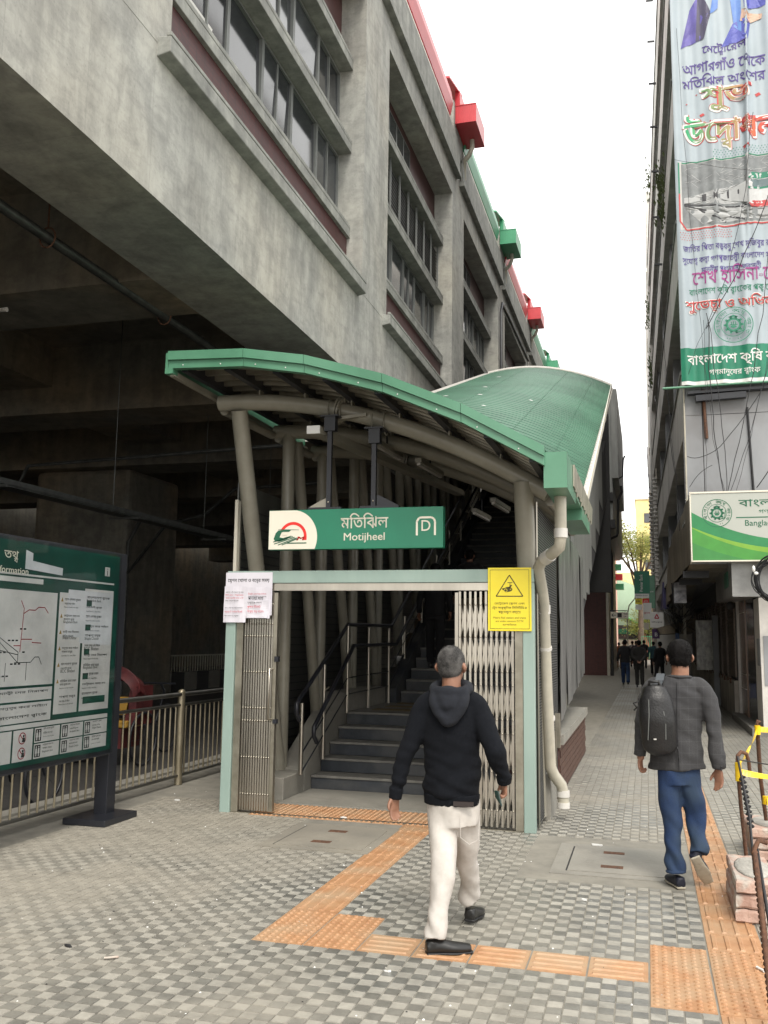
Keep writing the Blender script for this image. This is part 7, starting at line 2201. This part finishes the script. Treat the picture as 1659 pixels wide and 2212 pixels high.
b = Blob(); b.limb([(.135, 6.985, 1.40), (.150, 6.905, 1.415), (.212, 6.862, 1.415), (.275, 6.905, 1.415), (.285, 6.985, 1.40)], [(.020, .012)] * 5, 10, ref=(0, 0, 1)); b.build("collar", M_tweed, jkt, vox=.006, smooth=3)
b = MB(); b.tube([(.190, 6.826, 1.38), (.186, 6.818, 1.2), (.184, 6.826, 1.0), (.19, 6.822, .98)], .002, 5); b.build("back_seam", M_darkcloth, jkt)
b = MB(); b.tube([(.186, 6.822, .99), (.188, 6.815, .88), (.189, 6.808, .79)], .0028, 5); b.build("vent_edge", M_darkcloth, jkt)
b = MB()
for k in range(3): b.ell((.462, 6.832, .845 - .022 * k), (.006, .005, .006), 8, 5)
b.build("cuff_button", M_black, jkt)
jn = Blob()
jn.limb([(.178, 6.95, .85), (.178, 6.95, .76), (.178, 6.95, .68)], [(.140, .105), (.148, .115), (.140, .112)], 22)
jn.limb([(.115, 6.95, .76), (.125, 6.94, .60), (.135, 6.93, .42), (.135, 6.91, .26), (.150, 6.895, .10)], [(.084, .096), (.081, .087), (.064, .069), (.056, .06), (.058, .062)], 18)
jn.limb([(.245, 6.95, .76), (.275, 6.97, .60), (.295, 6.985, .46), (.298, 6.95, .32), (.298, 6.905, .225)], [(.084, .096), (.081, .087), (.067, .071), (.059, .062), (.061, .064)], 18)
jeans = jn.build("jeans", M_jean, m2, vox=.008, smooth=4, wrinkle=tr_fold(.026, 12))
b = Blob(); b.limb([(.150, 6.895, .115), (.151, 6.894, .095)], [.067, .068], 16); b.build("turned_hem", M_jean, jeans, vox=.007, smooth=1)
M_nav = mat("navy_canvas_shoe", (.008, .01, .022), rough=.6)
M_sole = mat("pale_rubber_sole", (.42, .38, .30), (.3, .27, .21), scale=20, rough=.7)
shoe(m2, (.185, 6.845, .0), (.10, 7.09, .0), M_nav, M_sole)
# raised right shoe, sole turned to the camera
bl = Blob(); hl, to = V(.275, 6.86, .215), V(.37, 6.98, .02); d = to - hl; nn = V(.2, -.6, -.5).normalized()
up_ = -nn
bl.limb([hl + up_ * .03, hl + d * .3 + up_ * .035, hl + d * .6 + up_ * .028, hl + d * .95 + up_ * .02], [(.034, .03), (.038, .036), (.046, .03), (.034, .02)], 14, ref=nn); bl.limb([hl + d * .15 + up_ * .03, V(.298, 6.90, .25)], [.038, .036], 12)
s_ = bl.build("shoe", M_nav, m2, vox=.007, smooth=4)
bl = Blob(); bl.limb([hl, hl + d * .3, hl + d * .6, hl + d * .98], [(.036, .010), (.038, .010), (.048, .010), (.036, .009)], 14, ref=nn); bl.build("sole", M_sole, s_, vox=.006, smooth=2)
# backpack hung on the left shoulder
bp = thing("backpack", "slim black backpack slung on the left shoulder of the man in the blazer", "backpack", (.06, 6.78, .9))
R_b = Matrix.Rotation(math.radians(-4), 3, 'Y') @ Matrix.Rotation(math.radians(6), 3, 'X')
bc = V(.055, 6.765, 1.125)
bk = Blob()
def bpp(x, y, z): return bc + R_b @ V(x, y, z)
bk.limb([bpp(0, .01, -.215), bpp(0, -.005, -.17), bpp(0, -.012, 0), bpp(0, 0, .12), bpp(0, .015, .20), bpp(0, .03, .235)], [(.085, .05), (.118, .072), (.122, .078), (.112, .070), (.085, .050), (.05, .03)], 26)
body = bk.build("bag_body", M_bag, bp, vox=.008, smooth=4, wrinkle=lambda co, n: .004 * noise.noise(co * 11))
b = MB()
b.tube([bpp(-.045, -.066, .15), bpp(-.052, -.084, .05), bpp(-.075, -.078, -.12)], .0032, 6); b.build("zip", M_frame, bp)
b = MB(); b.tube([bpp(.045, -.074, .07), bpp(.05, -.082, -.02), bpp(.042, -.078, -.12)], .0032, 6); b.build("zip", M_frame, bp)
b = MB(); c0 = bpp(-.028, -.083, -.115); b.box(c0.x - .009, c0.x + .009, c0.y - .006, c0.y, c0.z - .004, c0.z + .004); b.build("tag", M_pvcW, bp)
b = MB(); b.tube([bpp(-.04, .01, .215), bpp(-.03, -.01, .262), bpp(.03, -.01, .262), bpp(.045, .01, .215)], .011, 10); b.build("handle", M_bag, bp)
b = MB(); P = [bpp(.0, .03, .20), V(.075, 6.815, 1.385), V(.085, 6.87, 1.428), V(.09, 6.95, 1.428), V(.085, 7.03, 1.36)]
for p, q in zip(P[:-1], P[1:]): b.bar(p, q, .055, .012)
b.build("strap", mat("grey_strap", (.07, .08, .09), rough=.8), bp)
b = MB(); b.tube([bpp(.10, .02, -.16), bpp(.12, -.0, -.22), bpp(.115, -.01, -.28)], .007, 6); b.tube([bpp(-.11, .0, .13), bpp(-.15, -.01, .12), bpp(-.13, -.01, .09), bpp(-.15, -.0, .07)], .006, 6); b.build("loose_strap", M_bag, bp)

# ---------------- generic walkers
def walker(lb, x, y, hgt=1.68, ang=0.0, z0=0, top=M_darkcloth, legs=M_jean, hair=M_hairB, stride=.22, arms='swing', group=None, skirt=False, hat=False):
    t = thing("person", lb, "person", (x, y, z0), group)
    k = hgt / 1.70
    ca, sa = math.cos(ang), math.sin(ang)
    def W(a, b_, c_): return V(x + (a * ca - b_ * sa) * k, y + (a * sa + b_ * ca) * k, z0 + c_ * k)
    F = V(-sa, ca, 0)
    vx = .014
    bl = Blob(); head(bl, W(0, 0, 1.585), F, k)
    bl.limb([W(0, -.01, 1.53), W(0, -.01, 1.40)], [.055 * k, .06 * k]); bl.limb([W(0, 0, 1.40), W(0, 0, .9)], [(.13 * k, .09 * k), (.12 * k, .09 * k)])
    if arms == 'back': A = ([W(-.17, 0, 1.36), W(-.24, -.06, 1.12), W(-.05, -.15, .93)], [W(.17, 0, 1.36), W(.24, -.06, 1.12), W(.05, -.15, .93)])
    else: A = ([W(-.17, 0, 1.36), W(-.25, -.04, 1.12), W(-.28, .05, .88)], [W(.17, 0, 1.36), W(.24, -.04, 1.12), W(.26, -.05, .88)])
    for q, P in enumerate(A):
        bl.limb([W(0, 0, 1.36)] + P, [.05 * k, .045 * k, .035 * k, .026 * k])
        hand(bl, P[-1], (P[-1] - P[-2]) if arms == 'back' else V(0, .1, -1), V(.7 * (1 - 2 * q), -.5, 0), 1, .165 * k, .6)
    L = ([W(-.085, 0, .88), W(-.09, stride * .5, .48), W(-.09, stride, .09)], [W(.085, 0, .88), W(.09, -.02, .48), W(.09, -stride, .12)])
    for P in L: bl.limb(P, [.06 * k, .04 * k, .03 * k])
    bl.build("body", M_skin, t, vox=vx * .8, smooth=2)
    bl = Blob(); R = Matrix((V(F.y, -F.x, 0), F, V(0, 0, 1))).transposed(); bl.ball(W(0, -.012, 1.612), (.084 * k, .1 * k, .09 * k), R); bl.ball(W(0, -.035, 1.57), (.07 * k, .07 * k, .07 * k), R); bl.build("hair", hair, t, vox=.012, smooth=2)
    bl = Blob(); bl.limb([W(0, -.01, 1.46), W(0, -.01, 1.40), W(0, 0, 1.30), W(0, 0, 1.05), W(0, 0, .84)], [(.07 * k, .07 * k), (.15 * k, .1 * k), (.185 * k, .12 * k), (.17 * k, .12 * k), (.185 * k, .135 * k)], 20)
    for P in A: bl.limb([W(0, 0, 1.38)] + P[:2] + [P[1].lerp(P[2], .92)], [.06 * k, .062 * k, .055 * k, .045 * k])
    bl.build("coat", top, t, vox=vx, smooth=3, wrinkle=lambda co, n: .008 * noise.noise(V(co.x * 6, co.y * 6, co.z * 10)))
    bl = Blob(); bl.limb([W(0, 0, .92), W(0, 0, .78)], [(.15 * k, .11 * k), (.15 * k, .12 * k)], 18)
    for P in L: bl.limb(P, [(.09 * k, .095 * k), .075 * k, .065 * k])
    bl.build("trousers", legs, t, vox=vx, smooth=3, wrinkle=lambda co, n: .006 * noise.noise(V(co.x * 8, co.y * 8, co.z * 14)))
    for P in L:
        bl = Blob(); h_ = P[-1]; bl.limb([h_ - F * .05 + V(0, 0, -.04), h_ + F * .06 + V(0, 0, -.055), h_ + F * .16 + V(0, 0, -.065)], [.036, .04, .03]); bl.build("shoe", M_shoe, t, vox=.012, smooth=2)
    return t
walker("person in black jacket and jeans walking ahead down the lane, left of the pair", -.84, 37.7, 1.76)
walker("person in charcoal suit walking down the lane with hands clasped behind", -.30, 36.0, 1.74, top=M_browncloth, legs=M_browncloth, arms='back', stride=.12)
M_tan = mat("tan_cloth", (.28, .2, .14), rough=.9)
walker("person in brown top seen over the shoulder of the black jacket", -1.15, 49, 1.72, top=M_tan, legs=M_darkcloth, group=None)
walker("person in purple grey jacket in the crowd between the two walkers", -.62, 56, 1.74, top=mat("plum_cloth", (.09, .06, .08), rough=.9), legs=M_darkcloth)
walker("person in dark jacket walking by the shops beyond the clasped hands man", .48, 39, 1.70, ang=.5, top=M_darkcloth, legs=M_darkcloth, stride=.30)
walker("person in light shirt deep in the crowd at the lane end", -.95, 64, 1.74, top=mat("pale_shirt", (.5, .48, .46), rough=.9), legs=M_darkcloth)
walker("tall person in grey behind the crowd at the lane end", -.2, 60, 1.80, top=M_browncloth, legs=M_darkcloth)
walker("person in teal top at the right side of the crowd", .30, 50, 1.72, top=mat("teal_cloth", (.03, .08, .1), rough=.9), legs=M_darkcloth)
walker("person in orange shirt by the brick wall corner at the lane end", -1.7, 60, 1.65, top=mat("orange_cloth", (.5, .18, .08), rough=.9), legs=M_tan)
walker("person all in black climbing the stairs behind the gate", -3.12, 13.95, 1.60, z0=1.22, top=M_darkcloth, legs=M_darkcloth, stride=.08)
walker("person in dark coat and beige trousers on the stairs behind the gate bars", -2.72, 14.7, 1.58, z0=1.53, top=M_darkcloth, legs=mat("beige_cloth", (.3, .25, .18), rough=.9), stride=.1)
# seated man by the shops
t = thing("person", "man in dark clothes sitting by the shop wall with legs stretched into the lane", "person", (1.0, 31.2, 0))
F = V(-.9, -.35, 0).normalized(); sh = V(1.05, 31.2, 0)
bl = Blob(); head(bl, sh + V(0, 0, 1.22), F, 1.0); bl.limb([sh + V(0, 0, 1.17), sh + V(0, 0, 1.03)], [.055, .06]); bl.limb([sh + V(0, 0, 1.02), sh + V(0, 0, .5)], [(.12, .09), (.12, .1)])
A = [[sh + V(-.05, .17, .98), sh + V(-.15, .2, .74), sh + F * .35 + V(0, .08, .62)], [sh + V(.03, -.17, .98), sh + V(-.08, -.2, .74), sh + F * .35 + V(0, -.06, .62)]]
for q, P in enumerate(A): bl.limb(P, [.045, .036, .026]); hand(bl, P[-1], F + V(0, 0, -.3), V(0, 0, -1), 1 - 2 * q, .165, .5)
L = [[sh + V(0, .09, .48), sh + F * .45 + V(0, .08, .46), sh + F * .78 + V(0, .05, .09)], [sh + V(0, -.09, .48), sh + F * .42 + V(0, -.08, .50), sh + F * .62 + V(0, -.05, .09)]]
for P in L: bl.limb(P, [.08, .055, .038])
bl.build("body", M_skin, t, vox=.012, smooth=2)
bl = Blob(); bl.ball(sh + V(0, 0, 1.25) - F * .01, (.088, .095, .088)); bl.build("hair", M_hairB, t, vox=.012, smooth=2)
bl = Blob(); bl.limb([sh + V(0, 0, 1.08), sh + V(0, 0, .95), sh + V(0, 0, .5)], [.09, (.17, .12), (.17, .13)], 18)
for P in A: bl.limb([sh + V(0, 0, 1.0)] + P[:2] + [P[1].lerp(P[2], .9)], [.06, .06, .052, .043])
bl.build("coat", M_darkcloth, t, vox=.014, smooth=3)
bl = Blob(); bl.ball(sh + V(0, 0, .5), (.15, .16, .11))
for P in L: bl.limb(P, [.09, .072, .06])
bl.build("trousers", M_darkcloth, t, vox=.014, smooth=3)
for P in L:
    bl = Blob(); bl.limb([P[-1] - F * .04 + V(0, 0, -.04), P[-1] + F * .1 + V(0, 0, -.05), P[-1] + F * .17 + V(0, 0, -.04)], [.036, .04, .03]); bl.build("shoe", M_shoe, t, vox=.012, smooth=2)

# ============================================================ separate pieces become separate parts
def split_loose(o):
    me = o.data
    n = len(me.vertices)
    par = list(range(n))
    def find(a):
        while par[a] != a:
            par[a] = par[par[a]]
            a = par[a]
        return a
    for e in me.edges:
        a, b = find(e.vertices[0]), find(e.vertices[1])
        if a != b: par[a] = b
    groups = {}
    for p in me.polygons: groups.setdefault(find(p.vertices[0]), []).append(p)
    if len(groups) < 2: return
    base = o.name.split('.')[0]
    for k, ps in enumerate(groups.values()):
        idx = sorted({v for p in ps for v in p.vertices})
        mp = {v: i for i, v in enumerate(idx)}
        nm = bpy.data.meshes.new(base)
        nm.from_pydata([me.vertices[v].co[:] for v in idx], [], [[mp[v] for v in p.vertices] for p in ps])
        for m_ in me.materials: nm.materials.append(m_)
        for q, p in zip(nm.polygons, ps):
            q.material_index = p.material_index
            q.use_smooth = p.use_smooth
        if k == 0: o.data = nm
        else:
            c = bpy.data.objects.new(base, nm)
            C.objects.link(c)
            c.parent = o.parent
SPLIT = ("jamb", "louvre_frame", "cleat", "hook", "strut", "lock", "lifting_slot", "robe_blue", "robe_indigo", "truss_lines", "hanger_plate", "cuff_button", "ac_unit", "bolt", "loose_strap", "panel_bracket", "pane", "joint_strip", "rolled_shade", "meter_box", "upper_ceiling", "side_kerb")
for o in list(C.objects):
    if o.type == 'MESH' and o.name.split('.')[0] in SPLIT and o.parent and not o.modifiers and not o.children:
        if o.name.startswith("pane") and not o.parent.name.startswith("window"): continue
        split_loose(o)
for o in C.objects:
    if o.type == 'MESH' and o.name.split('.')[0] in ("pipe_socket", "u_bolt", "truss_lines", "halftone_dots", "confetti", "flange", "droppings"): o["kind"] = 'stuff'
# repeats share a group
GRP = {"folding_gate": "folding gates of the entrance", "manhole_cover": "inspection covers in the paving", "rebar_post": "rebar posts of the barrier", "brick_rubble": "broken brick piles",
       "tube_light": "tube lights under the canopy", "taped_paper": "papers taped on the notice", "stair_handrail": "handrails of the stairs", "side_screen": "perforated side screens",
       "paper_scrap": "white scraps on the paving", "cigarette_butt": "cigarette butts", "hanging_sign": "small hanging signs over the lane", "vertical_bank_sign": "vertical green signs over the lane",
       "small_signboard": "little signboards over the lane", "street_tree": "low trees at the lane end"}
for o in C.objects:
    g0 = GRP.get(o.name.split('.')[0])
    if g0 and not o.parent: o["group"] = g0
    if not o.parent and o.name.startswith("person") and o.location.y > 30: o["group"] = "people walking far down the lane"
